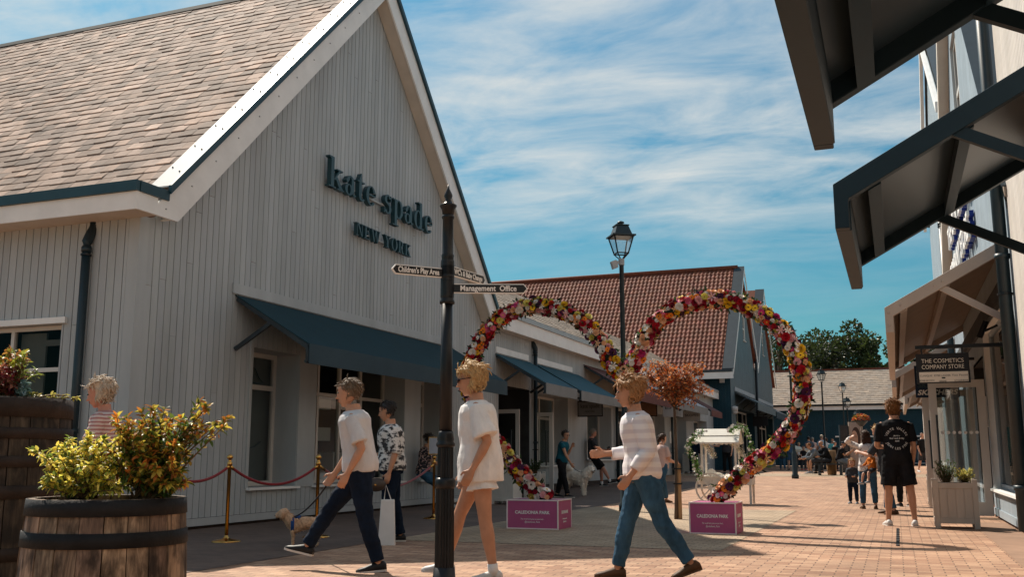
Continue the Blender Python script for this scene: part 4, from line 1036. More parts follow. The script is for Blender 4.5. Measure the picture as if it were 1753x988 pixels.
pth = [(940, 861), (924, 846), (902, 822), (876, 792), (852, 762), (828, 727), (808, 685), (803, 640), (815, 600), (838, 563), (870, 537), (915, 524), (960, 532), (1000, 553), (1030, 588), (1048, 622), (1068, 640), (1086, 618), (1105, 578), (1132, 545), (1175, 520), (1225, 512), (1275, 522), (1318, 548), (1350, 585), (1370, 630), (1373, 675), (1360, 722), (1328, 765), (1285, 800), (1254, 826), (1236, 846), (1228, 862)]
cp = [onY(x, y, HY) for x, y in pth]
cp[0].z = .385; cp[-1].z = .385
def resample(pts, n):
    out = []
    seg = [0]
    for a, b in zip(pts, pts[1:]): seg.append(seg[-1] + (b - a).length)
    for i in range(n):
        t = seg[-1] * i / (n - 1); k = max(j for j in range(len(seg)) if seg[j] <= t + 1e-9); k = min(k, len(pts) - 2)
        u = (t - seg[k]) / max(seg[k + 1] - seg[k], 1e-6)
        p0, p1, p2, p3 = pts[max(k - 1, 0)], pts[k], pts[k + 1], pts[min(k + 2, len(pts) - 1)]
        out.append(.5 * ((2 * p1) + (p2 - p0) * u + (2 * p0 - 5 * p1 + 4 * p2 - p3) * u * u + (3 * p1 - p0 - 3 * p2 + p3) * u ** 3))
    return out
cp = resample(cp, 160)
Ht = thing('flower_heart', 'large heart shaped arch covered in red, pink, yellow and white artificial flowers', 'flower arch', (-3.4, HY, .385))
mb = MB(); mb.smooth = True; mb.tube(cp, .075, 10, (0, 1, 0)); mb.build('arch_frame', mat('dark_foam_core', (.02, .03, .02), .9), Ht)

def petal_mesh(kind):
    """flower facing +Z, unit radius; material 0 petals, 1 centre"""
    mb = MB(); r = random.Random(hash(kind) % 1000 if 0 else len(kind) * 13)
    def petal(a, r0, r1, w, z0, z1, curl=0.0, lift=0.0):
        ca, sa = math.cos(a), math.sin(a); t = V((-sa, ca, 0)); d = V((ca, sa, 0)); u = V((0, 0, 1))
        p = [d * r0 + u * z0 - t * w * .35, d * lerp(r0, r1, .55) + u * lerp(z0, z1, .5) - t * w, d * lerp(r0, r1, .9) + u * (z1 + lift * .8) - t * w * .7, d * r1 + u * (z1 + lift), d * lerp(r0, r1, .9) + u * (z1 + lift * .8) + t * w * .7, d * lerp(r0, r1, .55) + u * lerp(z0, z1, .5) + t * w, d * r0 + u * z0 + t * w * .35]
        m = d * lerp(r0, r1, .55) + u * (lerp(z0, z1, .5) - curl)
        k = len(mb.v); mb.v.extend(tuple(q) for q in p); mb.v.append(tuple(m)); n = len(p)
        for i in range(n): mb.face((k + i, k + (i + 1) % n, k + n))
    if kind == 'rose':
        for ring_, (n, r0, r1, w, z0, z1) in enumerate(((6, .2, 1.0, .48, 0, .16), (6, .15, .82, .42, .08, .38), (5, .1, .6, .36, .15, .52), (4, .05, .38, .27, .25, .6), (3, .02, .2, .18, .3, .62))):
            for i in range(n): petal(2 * math.pi * (i + .5 * ring_ + r.uniform(-.1, .1)) / n, r0, r1, w, z0, z1, .10, -.06 if ring_ < 2 else .03)
        mb.mi = 1; mb.ball((0, 0, .42), .14, 5)
    elif kind == 'daisy':
        for ring_, (n, r1, w, z1) in enumerate(((13, 1.0, .2, .12), (11, .75, .17, .22))):
            for i in range(n): petal(2 * math.pi * (i + .5 * ring_) / n + r.uniform(-.06, .06), .1, r1, w, .08 + .08 * ring_, z1, .03)
        mb.mi = 1; mb.ball((0, 0, .2), .22, 5, (1, 1, .7))
    elif kind == 'pompom':
        for ring_ in range(6):
            th = ring_ / 6 * 1.45; n = [12, 12, 10, 8, 6, 3][ring_]
            for i in range(n):
                a = 2 * math.pi * (i + .5 * ring_) / n; c = math.cos(th); s_ = math.sin(th)
                petal(a, .45 * c, .98 * c + .05, .24, .35 * s_, .75 * s_, .04, .04)
        mb.mi = 1; mb.ball((0, 0, .55), .18, 5)
    else:  # lily / star
        for i in range(6): petal(2 * math.pi * i / 6, .08, 1.15, .22, .05, .35, .10, -.12)
        mb.mi = 1
        for i in range(5): a = i * 1.257; mb.bar((0, 0, .1), (.25 * math.cos(a), .25 * math.sin(a), .5), .04, .04)
    return mb.mesh(kind)
KIND = {k: petal_mesh(k) for k in ('rose', 'daisy', 'pompom', 'lily')}
def petal_mat(n, c):
    m = mat('petal_' + n, c, .6, .12, 30); P = m.node_tree.nodes['Principled BSDF']
    P.inputs['Subsurface Weight'].default_value = .0
    return m
PC = {'red': (.45, .012, .025), 'crimson': (.27, .010, .03), 'pink': (.62, .12, .22), 'pale_pink': (.75, .40, .42), 'peach': (.78, .45, .26), 'yellow': (.80, .50, .025), 'lemon': (.75, .66, .18), 'orange': (.75, .20, .015), 'white': (.80, .74, .68), 'magenta': (.50, .03, .16), 'purple': (.10, .025, .09), 'scarlet': (.60, .05, .02)}
PM = {k: petal_mat(k, c) for k, c in PC.items()}
CM = {'y': petal_mat('yellow_centre', (.65, .38, .03)), 'd': petal_mat('dark_centre', (.12, .04, .02)), 'g': petal_mat('green_centre', (.25, .30, .05))}
mix = [('rose', 'crimson', 13), ('rose', 'red', 17), ('rose', 'pink', 7), ('rose', 'pale_pink', 11), ('rose', 'peach', 12), ('rose', 'white', 5), ('pompom', 'yellow', 7), ('pompom', 'lemon', 7), ('daisy', 'pink', 4), ('daisy', 'white', 7), ('daisy', 'orange', 5), ('daisy', 'magenta', 3), ('lily', 'white', 4), ('lily', 'pale_pink', 4), ('pompom', 'purple', 5), ('daisy', 'scarlet', 6), ('daisy', 'yellow', 5), ('pompom', 'crimson', 6), ('rose', 'magenta', 2), ('rose', 'white', 10), ('rose', 'scarlet', 5), ('daisy', 'orange', 5), ('lily', 'peach', 4)]
pick = [(k, c) for k, c, n in mix for i in range(n)]
r = random.Random(11)
fl = []
TO = (ORG - V((-3.4, HY, 1.8))).normalized()
for i in range(9000):
    s = r.uniform(0, len(cp) - 1.001); j = int(s); p = cp[j].lerp(cp[j + 1], s - j); d = (cp[j + 1] - cp[j]).normalized()
    a = V((0, 1, 0)); b = d.cross(a).normalized(); th = r.uniform(0, 2 * math.pi)
    n = a * math.cos(th) + b * math.sin(th)
    size = r.choice((.036, .042, .048, .054, .062))
    pos = p + n * (.082 + r.uniform(-.012, .03))
    if pos.z < .40 + size * .4: continue
    if any((pos - q[0]).length < (size + q[2]) * .52 for q in fl): continue
    fl.append((pos, n, size, r.choice(pick), r.uniform(0, 6.28)))
fl.sort(key=lambda f: -(f[1].dot(TO)) * f[2] if f[1].dot(TO) > 0 else 1)
rest = MB(); restm = []; rk = {}
for i, (pos, n, size, (k, c), ro) in enumerate(fl):
    n = (n + V((r.uniform(-.3, .3), r.uniform(-.3, .3), r.uniform(-.2, .3)))).normalized()
    Q = n.to_track_quat('Z', 'Y').to_matrix().to_4x4(); Mx = Matrix.Translation(pos) @ Q @ Matrix.Rotation(ro, 4, 'Z') @ Matrix.Scale(size, 4)
    cm = 'y' if k == 'daisy' else ('d' if c in ('crimson', 'red', 'purple') else 'y')
    if k == 'daisy' and c in ('yellow', 'orange'): cm = 'd'
    if i < 100:
        key = (k, c)
        if key not in rk:
            me = KIND[k].copy(); me.materials.append(PM[c]); me.materials.append(PM[c] if k == 'rose' else CM[cm]); rk[key] = me
        o = bpy.data.objects.new('flower', rk[key]); link(o, Ht); o.matrix_local = Mx; o.matrix_parent_inverse = WORLD[Ht.name].inverted()
        o.matrix_basis = Mx
    else:
        for m_ in (PM[c], PM[c] if k == 'rose' else CM[cm]):
            if m_ not in restm: restm.append(m_)
        mi = (restm.index(PM[c]), restm.index(PM[c] if k == 'rose' else CM[cm]))
        b0 = len(rest.v); rest.v.extend(tuple(Mx @ v.co) for v in KIND[k].vertices)
        for pg in KIND[k].polygons: rest.mi = mi[pg.material_index]; rest.face([b0 + q for q in pg.vertices])
o = rest.build('flowers', restm, Ht, fixn=False); o['kind'] = 'stuff'
HEART_LEAVES = (cp, Ht)

# ================================================================ LEAVES AND PLANTS
def leaf(mb, p, d, n, L, w, c, fold=.25, droop=.15):
    d = d.normalized(); s = d.cross(n)
    if s.length < 1e-3: s = V((1, 0, 0))
    s.normalize(); n = s.cross(d)
    mb.col = c
    a = p; m1 = p + d * L * .38 - n * droop * L * .1; m2 = p + d * L * .75 - n * droop * L * .45; t = p + d * L - n * droop * L
    l1 = m1 + s * w * .5 + n * fold * w; r1 = m1 - s * w * .5 + n * fold * w; l2 = m2 + s * w * .36 + n * fold * w * .7; r2 = m2 - s * w * .36 + n * fold * w * .7
    b = len(mb.v); mb.v.extend(tuple(q) for q in (a, m1, m2, t, l1, l2, r1, r2))
    mb.face((b, b + 4, b + 1)); mb.face((b + 1, b + 4, b + 5, b + 2)); mb.face((b + 2, b + 5, b + 3))
    mb.face((b, b + 1, b + 6)); mb.face((b + 1, b + 2, b + 7, b + 6)); mb.face((b + 2, b + 3, b + 7))
def rv(r, k=1.0): return V((r.gauss(0, 1), r.gauss(0, 1), r.gauss(0, 1))).normalized() * k
def leaf_object(name, mb, parent): return mb.build(name, M['leaf'], parent, fixn=False)
def shrub(name, label, base, stems, L, w, colf, seed, lean=V((0, 0, 0)), per=13, wood=(.13, .08, .04), tipcluster=5):
    """stems: list of tip positions; leaves in whorls along each stem"""
    r = random.Random(seed); t = thing(name, label, 'shrub', base)
    st = MB(); st.smooth = True; lf = MB(); lf.smooth = True
    for tip in stems:
        b = V(base) + V((r.uniform(-.05, .05), r.uniform(-.05, .05), 0)); tip = V(tip)
        mid = b.lerp(tip, .5) + V((0, 0, .12 * (tip - b).length)) + rv(r, .03)
        pts = [(b * (1 - u) ** 2 + mid * 2 * u * (1 - u) + tip * u * u) for u in [k / 7 for k in range(8)]]
        st.tube(pts, [.006 - .0006 * k for k in range(8)], 5)
        for k in range(per):
            u = lerp(.25, 1.0, (k + r.random()) / per); p = (b * (1 - u) ** 2 + mid * 2 * u * (1 - u) + tip * u * u)
            ax = ((mid - b) * (1 - u) + (tip - mid) * u).normalized()
            for q in range(2 if u < .92 else tipcluster):
                d = (ax * r.uniform(.15, .9) + rv(r, .85)).normalized()
                leaf(lf, p, d, (V((0, 0, 1)) + rv(r, .5)).normalized(), L * r.uniform(.6, 1.15), w * r.uniform(.7, 1.1), colf(r, u, p), r.uniform(.1, .35), r.uniform(0, .4))
    s_ = st.build('stem', mat('plant_stem', wood, .8), t); leaf_object('leaves', lf, t)
    return t
def jit(c, r, v=.25): k = 1 + r.uniform(-v, v); return tuple(max(0, x * k * (1 + r.uniform(-.1, .1))) for x in c)

lf = MB(); r = random.Random(19)
for i in range(1500):
    s = r.uniform(0, len(cp) - 1.001); j = int(s); p = cp[j].lerp(cp[j + 1], s - j); n = rv(r)
    if p.z < .45: continue
    p = p + n * r.uniform(.08, .13)
    leaf(lf, p, n + rv(r, .6), rv(r), r.uniform(.05, .09), r.uniform(.025, .04), jit(r.choice([(.02, .05, .015), (.03, .07, .02), (.012, .03, .012)]), r, .3))
o = leaf_object('leaves', lf, Ht); o['kind'] = 'stuff'
# ================================================================ BARREL PLANTERS
def barrel(label, c, r_top, H, hoops, bulge, hoop_mat, nst=22, tone=1.0):
    cx, cy = c; t = thing('barrel_planter', label, 'barrel planter', (cx, cy, 0)); r = random.Random(int(H * 100))
    R_ = lambda z: r_top * (1 + bulge * (1 - (2 * (z / (H * 1.5)) - .0) ** 2) if False else 1 + bulge * math.sin(math.pi * min(1, max(0, (H * 1.18 - z) / (H * 1.18) * .62))))
    zs = [H * k / 9 for k in range(10)]
    mb = MB(); mb.smooth = False
    for i in range(nst):
        a0 = 2 * math.pi * i / nst + .006; a1 = 2 * math.pi * (i + 1) / nst - .006; k = tone * r.uniform(.55, 1.2); mb.col = (k, k * r.uniform(.93, 1.02), k * r.uniform(.88, 1.02)); dr = r.uniform(-.004, .003)
        rings = []
        for z in zs:
            o = [V((cx + math.cos(a) * (R_(z) + dr), cy + math.sin(a) * (R_(z) + dr), z)) for a in (a0, (a0 + a1) / 2, a1)]
            q = [V((cx + math.cos(a) * (R_(z) - .03), cy + math.sin(a) * (R_(z) - .03), z)) for a in (a1, a0)]
            rings.append(o + q)
        mb.loft(rings)
    mb.col = (1, 1, 1); mb.build('staves', M['stave'], t)
    for z0, z1 in hoops:
        mb = MB(); n = 48; mb.smooth = True
        rings = []
        for z, o in ((z0, .001), (z0, .007), (z1, .007), (z1, .001)): rings.append([V((cx + math.cos(2 * math.pi * j / n) * (R_(z) + o), cy + math.sin(2 * math.pi * j / n) * (R_(z) + o), z)) for j in range(n)])
        mb.loft(rings, False); mb.build('hoop', hoop_mat, t)
    mb = MB(); mb.lathe([(R_(H) - .031, H - .05), (R_(H) * .5, H - .02), (.01, H - .012)], 24, (cx, cy, 0), False); mb.build('soil', M['soil'], t)
    return t, R_
bc = onZ(186, 850, .78); bc = V((bc.x, bc.y, 0))
d_ = V((bc.x, bc.y, 0)).normalized()
barrel('half oak barrel planter in front holding a yellow shrub and an orange tipped shrub', (bc.x, bc.y), .318, .775, [(.705, .774), (.575, .638), (.30, .36), (.05, .12)], .12, M['hoop'])
tb = V((-4.90, 4.30, 0))
barrel('taller dark barrel planter with rusty hoops at the left edge', (tb.x, tb.y), .425, 1.285, [(1.175, 1.284), (1.055, 1.115), (.90, .96), (.73, .80), (.40, .47), (.1, .18)], .10, M['rust_hoop'], 26, .20)
side = RGT
bt_ = V((bc.x, bc.y, .76))
def P2(px, py, depth_off=0.0):
    """point above the near barrel: pixel on the vertical plane through the barrel axis facing the camera"""
    d = ray(px, py); nrm = V((FWD.x, FWD.y, 0)).normalized(); t = ((bc + nrm * depth_off) - ORG).dot(nrm) / d.dot(nrm); return ORG + d * t
r = random.Random(3)
yel = lambda r, u, p: jit((.80, .68, .12), r, .3) if r.random() < .68 else jit((.16, .22, .04), r)
tips = []
for i in range(95):
    x = r.uniform(75, 225); top = lerp(815, 748, min(1, (x - 40) / 90)); 
    tips.append(P2(x, r.uniform(top - 8, 842), r.uniform(-.22, .18)))
tips += [P2(52 + i * 9, 768 + i * 5 + r.uniform(-6, 6), r.uniform(-.1, .1)) for i in range(6)] + [P2(170 + r.uniform(-25, 25), 742 + r.uniform(0, 14), r.uniform(-.1, .1)) for i in range(6)]
shrub('yellow_shrub', 'small leaved yellow and green variegated shrub on the left of the near barrel', tuple(P2(140, 846) - V((0, 0, .02))), tips, .033, .017, yel, 5, per=17)
def org(r, u, p):
    k = r.random()
    if u > .78: return jit((.46, .17, .03), r, .35) if k < .34 else (jit((.56, .45, .07), r) if k < .74 else jit((.12, .17, .03), r))
    return jit((.07, .125, .022), r, .4) if k < .7 else jit((.30, .20, .03), r, .3)
tips = []
for i in range(100):
    x = r.uniform(185, 325); f = (x - 185) / 140
    top = 712 if x < 300 else 735
    tips.append(P2(x, r.uniform(top, 838), r.uniform(-.2, .2)))
tips += [P2(x + r.uniform(-8, 8), y + r.uniform(-8, 8), r.uniform(-.08, .08)) for x, y in ((255, 700), (262, 708), (245, 712), (278, 705), (340, 705), (348, 690), (352, 700), (330, 715), (318, 725), (362, 702), (370, 712), (385, 716), (378, 722), (393, 715), (340, 735), (328, 745), (345, 720), (305, 730))]
shrub('orange_tipped_shrub', 'taller glossy green shrub with orange new leaves spreading from the right of the near barrel', tuple(P2(255, 846) - V((0, 0, .02))), tips, .041, .020, org, 8, per=18)
# plants on the tall barrel
def P3(px, py, off=0.0):
    d = ray(px, py); nrm = V((FWD.x, FWD.y, 0)).normalized(); t = ((tb + nrm * off) - ORG).dot(nrm) / d.dot(nrm); return ORG + d * t
tips = [P3(r.uniform(-60, 45), r.uniform(598, 670), r.uniform(-.2, .2)) for i in range(46)]
def redc(r, u, p):
    k = r.random(); h = p.z - 1.28
    if h > .19: return jit((.30, .30, .04), r, .3) if k < .6 else jit((.45, .2, .05), r)
    return jit((.16, .025, .03), r, .4) if k < .65 else jit((.30, .10, .06), r)
shrub('red_leaved_shrub', 'red and yellow leaved shrub growing from the tall barrel at the left edge', tuple(P3(10, 684) - V((0, 0, .02))), tips, .045, .022, redc, 14, per=11)
tips = [P3(lerp(20, 64, r.random()), r.uniform(598, 640), r.uniform(-.1, .1)) for i in range(10)]
shrub('drooping_shrub', 'pale green drooping sprig arching over the rim of the tall barrel', tuple(P3(25, 684) - V((0, 0, .02))), tips, .05, .018, lambda r, u, p: jit((.25, .30, .06), r, .3), 15, per=8)
tips = [P3(r.uniform(26, 46), r.uniform(652, 672), r.uniform(-.06, .06)) for i in range(26)]
shrub('frilly_cabbage', 'frilly pale blue green ornamental cabbage on the tall barrel', tuple(P3(36, 684) - V((0, 0, .02))), tips, .035, .03, lambda r, u, p: jit((.28, .42, .40), r, .35), 16, per=7)
tips = [P3(x, y, r.uniform(-.05, .05)) for x, y in ((60, 674), (68, 676), (85, 684), (112, 684), (118, 680), (128, 684), (132, 682), (55, 670))]
shrub('trailing_ivy', 'thin trailing sprig of yellow green leaves along the rim of the tall barrel', tuple(P3(50, 684) - V((0, 0, .01))), tips, .028, .018, lambda r, u, p: jit((.45, .40, .10), r, .3), 17, per=5)
# ================================================================ ROPE BARRIER
def stanchion(p, label):
    t = thing('rope_stanchion', label, 'stanchion', (p.x, p.y, 0), 0, 'brass rope stanchions before the gabled shop')
    mb = MB(); mb.smooth = True; x, y = p.x, p.y
    mb.lathe([(.165, 0), (.165, .012), (.15, .022), (.05, .04), (.022, .06), (.02, .09)], 28, (x, y, 0)); mb.build('base', M['brass'], t)
    mb = MB(); mb.smooth = True; mb.lathe([(.021, .05), (.021, .86), (.03, .865), (.03, .90), (.02, .905), (.018, .93), (.034, .945), (.036, .965), (.02, .985), (.004, .99)], 18, (x, y, 0)); mb.build('post', M['brass'], t)
    return t
s1 = onZ(387, 929, 0); s2 = onZ(541, 921, 0); s3 = onZ(742, 889, 0); s0 = onZ(262, 940, 0)
stanchion(s1, 'brass rope stanchion beside the near barrel planter')
stanchion(s2, 'brass rope stanchion behind the small tan dog')
stanchion(s3, 'brass rope stanchion holding a small menu board beside the signpost')
def rope(a, b, sag, label):
    t = []
    for k in range(25):
        u = k / 24; p = V(a).lerp(V(b), u); p.z = .86 - sag * (1 - (2 * u - 1) ** 2); t.append(p)
    mb = MB(); mb.smooth = True; mb.tube(t, .017, 10); o = mb.build('barrier_rope', M['rope'])
    tag(o, label, 'rope', 'red ropes hung between the brass stanchions')
    mb = MB(); mb.smooth = True; mb.tube(t[:2], .02, 10); mb.tube(t[-2:], .02, 10); mb.build('rope_end', M['brass'], o)
rope(s0, s1, .17, 'dark red rope running from behind the near barrel to the first brass stanchion')
rope(s1, s2, .22, 'dark red rope hanging below the narrow window, between two brass stanchions')
rope(s2, s3, .34, 'dark red rope hanging behind the walking couple')
mt = thing('menu_board', 'small pale menu board clipped above a brass stanchion beside the signpost', 'menu board', (s3.x, s3.y, .99))
mb = MB(); mb.box(s3.x - .10, s3.x + .09, s3.y - .012, s3.y + .012, 1.0, 1.28); b_ = mb.build('board', M['brass'], mt)
mb = MB(); mb.box(s3.x - .085, s3.x + .075, s3.y - .016, s3.y - .012, 1.015, 1.265); mb.build('sheet', mat('pale_notice', (.5, .5, .55), .6), b_)

# ================================================================ PLANTERS
def planter(c, w, h, label, m='planter', rz=0, panels=4):
    t = thing('box_planter', label, 'planter', c, rz, None); W_ = w / 2
    WORLD[t.name] = Matrix(); t.location = (0, 0, 0); t.rotation_euler = (0, 0, 0)
    mb = MB(); p = .035
    mb.box(-W_ + .02, W_ - .02, -W_ + .02, W_ - .02, .07, h - .05)
    o = mb.build('box_body', M[m], t)
    mb = MB()
    for sx in (-1, 1):
        for sy in (-1, 1): mb.box(sx * (W_ - p) - p, sx * (W_ - p) + p, sy * (W_ - p) - p, sy * (W_ - p) + p, 0, h)
    mb.build_each('corner_post', M[m], t, bevel=.005)
    mb = MB()
    for z0, z1 in ((.07, .14), (h - .12, h - .045)):
        for sy in (-1, 1): mb.box(-W_ + 2 * p, W_ - 2 * p, sy * (W_ - .012) - .012, sy * (W_ - .012) + .012, z0, z1); mb.box(sy * (W_ - .012) - .012, sy * (W_ - .012) + .012, -W_ + 2 * p, W_ - 2 * p, z0, z1)
    mb.build_each('rail', M[m], t, bevel=.003)
    mb = MB()
    for i in range(panels):
        a = lerp(-W_ + 2 * p, W_ - 2 * p, i / panels) + .004; b = lerp(-W_ + 2 * p, W_ - 2 * p, (i + 1) / panels) - .004
        for sy in (-1, 1): mb.box(a, b, sy * (W_ - .02) - .006, sy * (W_ - .02) + .006, .14, h - .12); mb.box(sy * (W_ - .02) - .006, sy * (W_ - .02) + .006, a, b, .14, h - .12)
    mb.build('panel', M[m], t)
    mb = MB(); mb.poly([(-W_ + .05, -W_ + .05, h - .045), (W_ - .05, -W_ + .05, h - .045), (W_ - .05, W_ - .05, h - .045), (-W_ + .05, W_ - .05, h - .045)]); mb.build('soil', M['soil'], t)
    t.location = c; t.rotation_euler = (0, 0, rz); WORLD[t.name] = Matrix.Translation(V(c)) @ Matrix.Rotation(rz, 4, 'Z')
    return t
planter((.72, 15.24, 0), .56, .66, 'taupe boarded box planter in front of the open glass door on the right')
planter((.80, 22.3, 0), .5, .62, 'taupe box planter further back on the right beside the second door')
pq = onZ(868, 862, 0)
planter((-7.65, 19.6, 0), .5, .75, 'pale box planter behind the left magenta box', 'planter_pale')
planter((-8.2, 22.9, 0), .42, .62, 'small pale box planter behind the woman in teal', 'planter_pale')
planter((-8.45, 44.6, gz(44)), .85, .85, 'pale box planter by the wall left of the flower cart', 'planter_pale')
def pshrub(name, label, c, n, rx, h, L, w, cf, seed, per=9):
    r = random.Random(seed); c = V(c)
    tips = [c + V((r.uniform(-rx, rx), r.uniform(-rx, rx), h * r.uniform(.35, 1))) for i in range(n)]
    shrub(name, label, tuple(c - V((0, 0, .03))), tips, L, w, cf, seed, per=per)
pshrub('conifer_shrub', 'dark green feathery conifer in the taupe planter by the glass door', (.62, 15.2, .63), 46, .14, .30, .03, .012, lambda r, u, p: jit((.06, .12, .03), r, .35), 31)
pshrub('variegated_shrub', 'yellow variegated shrub beside the conifer in the taupe planter', (.86, 15.2, .63), 36, .12, .18, .03, .02, lambda r, u, p: jit((.60, .52, .14), r, .3) if r.random() < .75 else jit((.2, .25, .05), r), 32)
pshrub('bedding_plant', 'low green and yellow plants in the further taupe planter on the right', (.74, 22.2, .58), 20, .16, .1, .04, .02, lambda r, u, p: jit((.25, .3, .05), r, .3), 33)
pshrub('clipped_shrub', 'dark green shrub in the pale planter behind the left magenta box', (-7.65, 19.6, .72), 30, .2, .22, .05, .022, lambda r, u, p: jit((.05, .10, .025), r, .3), 34)
pshrub('spiky_plant', 'dark spiky plant in the pale planter left of the flower cart', (-8.45, 44.6, gz(44) + .82), 26, .3, .4, .2, .03, lambda r, u, p: jit((.05, .09, .03), r, .3), 35, per=4)
pshrub('clipped_shrub', 'small dark shrub in the planter behind the woman in teal', (-8.2, 22.9, .6), 18, .14, .3, .06, .03, lambda r, u, p: jit((.04, .08, .025), r, .3), 36)

# ================================================================ FLOWER CART
cw = mat('cream_white_cart_paint', (.74, .70, .63), .5, .05, 3, .03, 50)
Ca = thing('flower_cart', 'white wooden market cart with scalloped roof, spoked wheels and flower garlands', 'market cart', (-3.45, 21.4, 0))
cx0, cx1, cy0, cy1 = -3.98, -2.74, 21.1, 21.75
mb = MB(); mb.box(cx0, cx1, cy0, cy1, .60, .635); mb.box(cx0 + .01, cx1 - .01, cy0 + .012, cy0 + .035, .44, .60); mb.box(cx0 + .01, cx1 - .01, cy1 - .035, cy1 - .012, .44, .60); mb.box(cx0 + .01, cx0 + .035, cy0 + .036, cy1 - .036, .44, .60); mb.box(cx1 - .035, cx1 - .01, cy0 + .036, cy1 - .036, .44, .60)
mb.box(cx0 + .02, cx1 - .02, cy0 + .04, cy1 - .04, .45, .46); mb.build('tray', cw, Ca)
mb = MB()
px_ = [(cx0 + .10, cy0 + .05), (cx1 - .36, cy0 + .05), (cx0 + .10, cy1 - .05), (cx1 - .36, cy1 - .05)]
for i, (x, y) in enumerate(px_):
    mb = MB(); mb.box(x - .022, x + .022, y - .022, y + .022, .635, 1.40); mb.build('roof_post', cw, Ca)
for x, y in ((cx1 - .05, cy0 + .06), (cx1 - .05, cy1 - .06)):
    mb = MB(); mb.box(x - .025, x + .025, y - .025, y + .025, 0, .44); mb.build('leg', cw, Ca)
mb = MB()
xa, xb, ym, zr, ze = cx0 - .06, cx1 - .26, (cy0 + cy1) / 2, 1.72, 1.40
for sg in (-1, 1):
    ye = ym + sg * .40
    mb.prism([(xa, ym, zr), (xb, ym, zr), (xb, ye, ze), (xa, ye, ze)], (0, 0, .015))
    n = 9
    for k in range(n):
        u0 = lerp(xa, xb, k / n); u1 = lerp(xa, xb, (k + 1) / n); c = (u0 + u1) / 2; rr = (u1 - u0) / 2
        mb.prism([(c + rr * math.cos(t), ye + sg * .004, ze + .012 - .045 * math.sin(t)) for t in [math.pi * q / 8 for q in range(9)]], (0, sg * .012, 0))
        f = .52; mb.prism([(c + rr * math.cos(t), lerp(ym, ye, f), lerp(zr, ze, f) + .02 - .03 * math.sin(t)) for t in [math.pi * q / 8 for q in range(9)]], (0, sg * .012, .006))
mb.build('cart_roof', cw, Ca)
mb = MB()
for x in (xa + .03, xb - .03):
    arch = [(x, ym + .36 * math.cos(t) * .72, ze - .02 + .20 * math.sin(t)) for t in [math.pi * q / 12 for q in range(13)]]
    outer = [(x, ym + .39, ze), (x, ym + .2, ze + .16), (x, ym, zr - .005), (x, ym - .2, ze + .16), (x, ym - .39, ze)]
    o2 = [outer[0], outer[0], outer[0], outer[1], outer[1], outer[1], outer[2], outer[3], outer[3], outer[3], outer[4], outer[4], outer[4]]
    for k in range(12): mb.prism([arch[k], arch[k + 1], o2[k + 1], o2[k]] if o2[k] != o2[k + 1] else [arch[k], arch[k + 1], o2[k]], (.018, 0, 0))
mb.build('gable_board', cw, Ca)
for y in (cy0 - .03, cy1 + .03):
    mb = MB(); c = V((cx0 + .30, y, .36)); n = 28
    for k in range(n):
        t0, t1 = 2 * math.pi * k / n, 2 * math.pi * (k + 1) / n
        p = lambda t, q: c + V((math.cos(t) * q, -.015, math.sin(t) * q)); mb.prism([p(t0, .36), p(t1, .36), p(t1, .32), p(t0, .32)], (0, .03, 0))
    for k in range(8): t = math.pi * k / 4; mb.bar(c + V((math.cos(t) * .05, 0, math.sin(t) * .05)), c + V((math.cos(t) * .325, 0, math.sin(t) * .325)), .025, .02, (0, 1, 0))
    mb.prism([c + V((.06 * math.cos(t), -.02, .06 * math.sin(t))) for t in [k * .5236 for k in range(12)]], (0, .04, 0)); mb.build('wheel', cw, Ca)
mb = MB(); c = V((cx0 + .30, cy0 + .1, .70)); mb.prism([c + V((.13 * math.cos(t), 0, -.065 + .17 * math.sin(t))) for t in [math.pi * k / 12 for k in range(13)]], (0, .02, 0)); mb.build('tray_end', cw, Ca)
mb = MB(); text_into(mb, 'kate', (cx0 + .62, cy0 + .011, .49), (1, 0, 0), (0, 0, 1), .10, extrude=.001); mb.build('lettering', M['grey_metal'], Ca)
def garland(name, label, pts, n, sp, L, w, cf, seed, blooms=0, bc_='white', bs=.03):
    r = random.Random(seed); lf = MB(); P = resample([V(p) for p in pts], 40)
    for i in range(n):
        p = r.choice(P) + rv(r, sp * r.random()); d = rv(r); d.z -= .3
        leaf(lf, p, d, (V((0, -.6, .6)) + rv(r, .6)).normalized(), L * r.uniform(.6, 1.1), w * r.uniform(.7, 1.1), cf(r, 0, p))
    st = MB(); st.smooth = True; st.tube(P, .008, 5); o = st.build(name, mat('garland_stem', (.08, .1, .03), .8)); tag(o, label, 'garland'); leaf_object('leaves', lf, o)
    if blooms:
        b = MB()
        for i in range(blooms):
            p = r.choice(P) + rv(r, sp * 1.0); n_ = (V((0, -1, .3)) + rv(r, .6)).normalized(); Mx = Matrix.Translation(p) @ n_.to_track_quat('Z', 'Y').to_matrix().to_4x4() @ Matrix.Scale(bs, 4)
            k = len(b.v); b.v.extend(tuple(Mx @ v.co) for v in KIND['daisy'].vertices)
            for pg in KIND['daisy'].polygons: b.face([k + q for q in pg.vertices])
        o2 = b.build('blossoms', PM[bc_], o, fixn=False); o2['kind'] = 'stuff'
    return o
grn = lambda r, u, p: jit((.10, .19, .04), r, .4)
wht = lambda r, u, p: jit((.75, .70, .58), r, .12)
garland('leafy_garland', 'green leafy garland with small white flowers climbing the left side of the cart', [(xa + .22, cy0 - .06, 1.66), (xa - .02, cy0 - .08, 1.50), (xa - .12, cy0 - .08, 1.25), (xa + .02, cy0 - .06, 1.02), (xa + .06, cy0 - .04, .8), (xa + .10, cy0 - .05, .62)], 430, .10, .06, .03, grn, 41, 60)
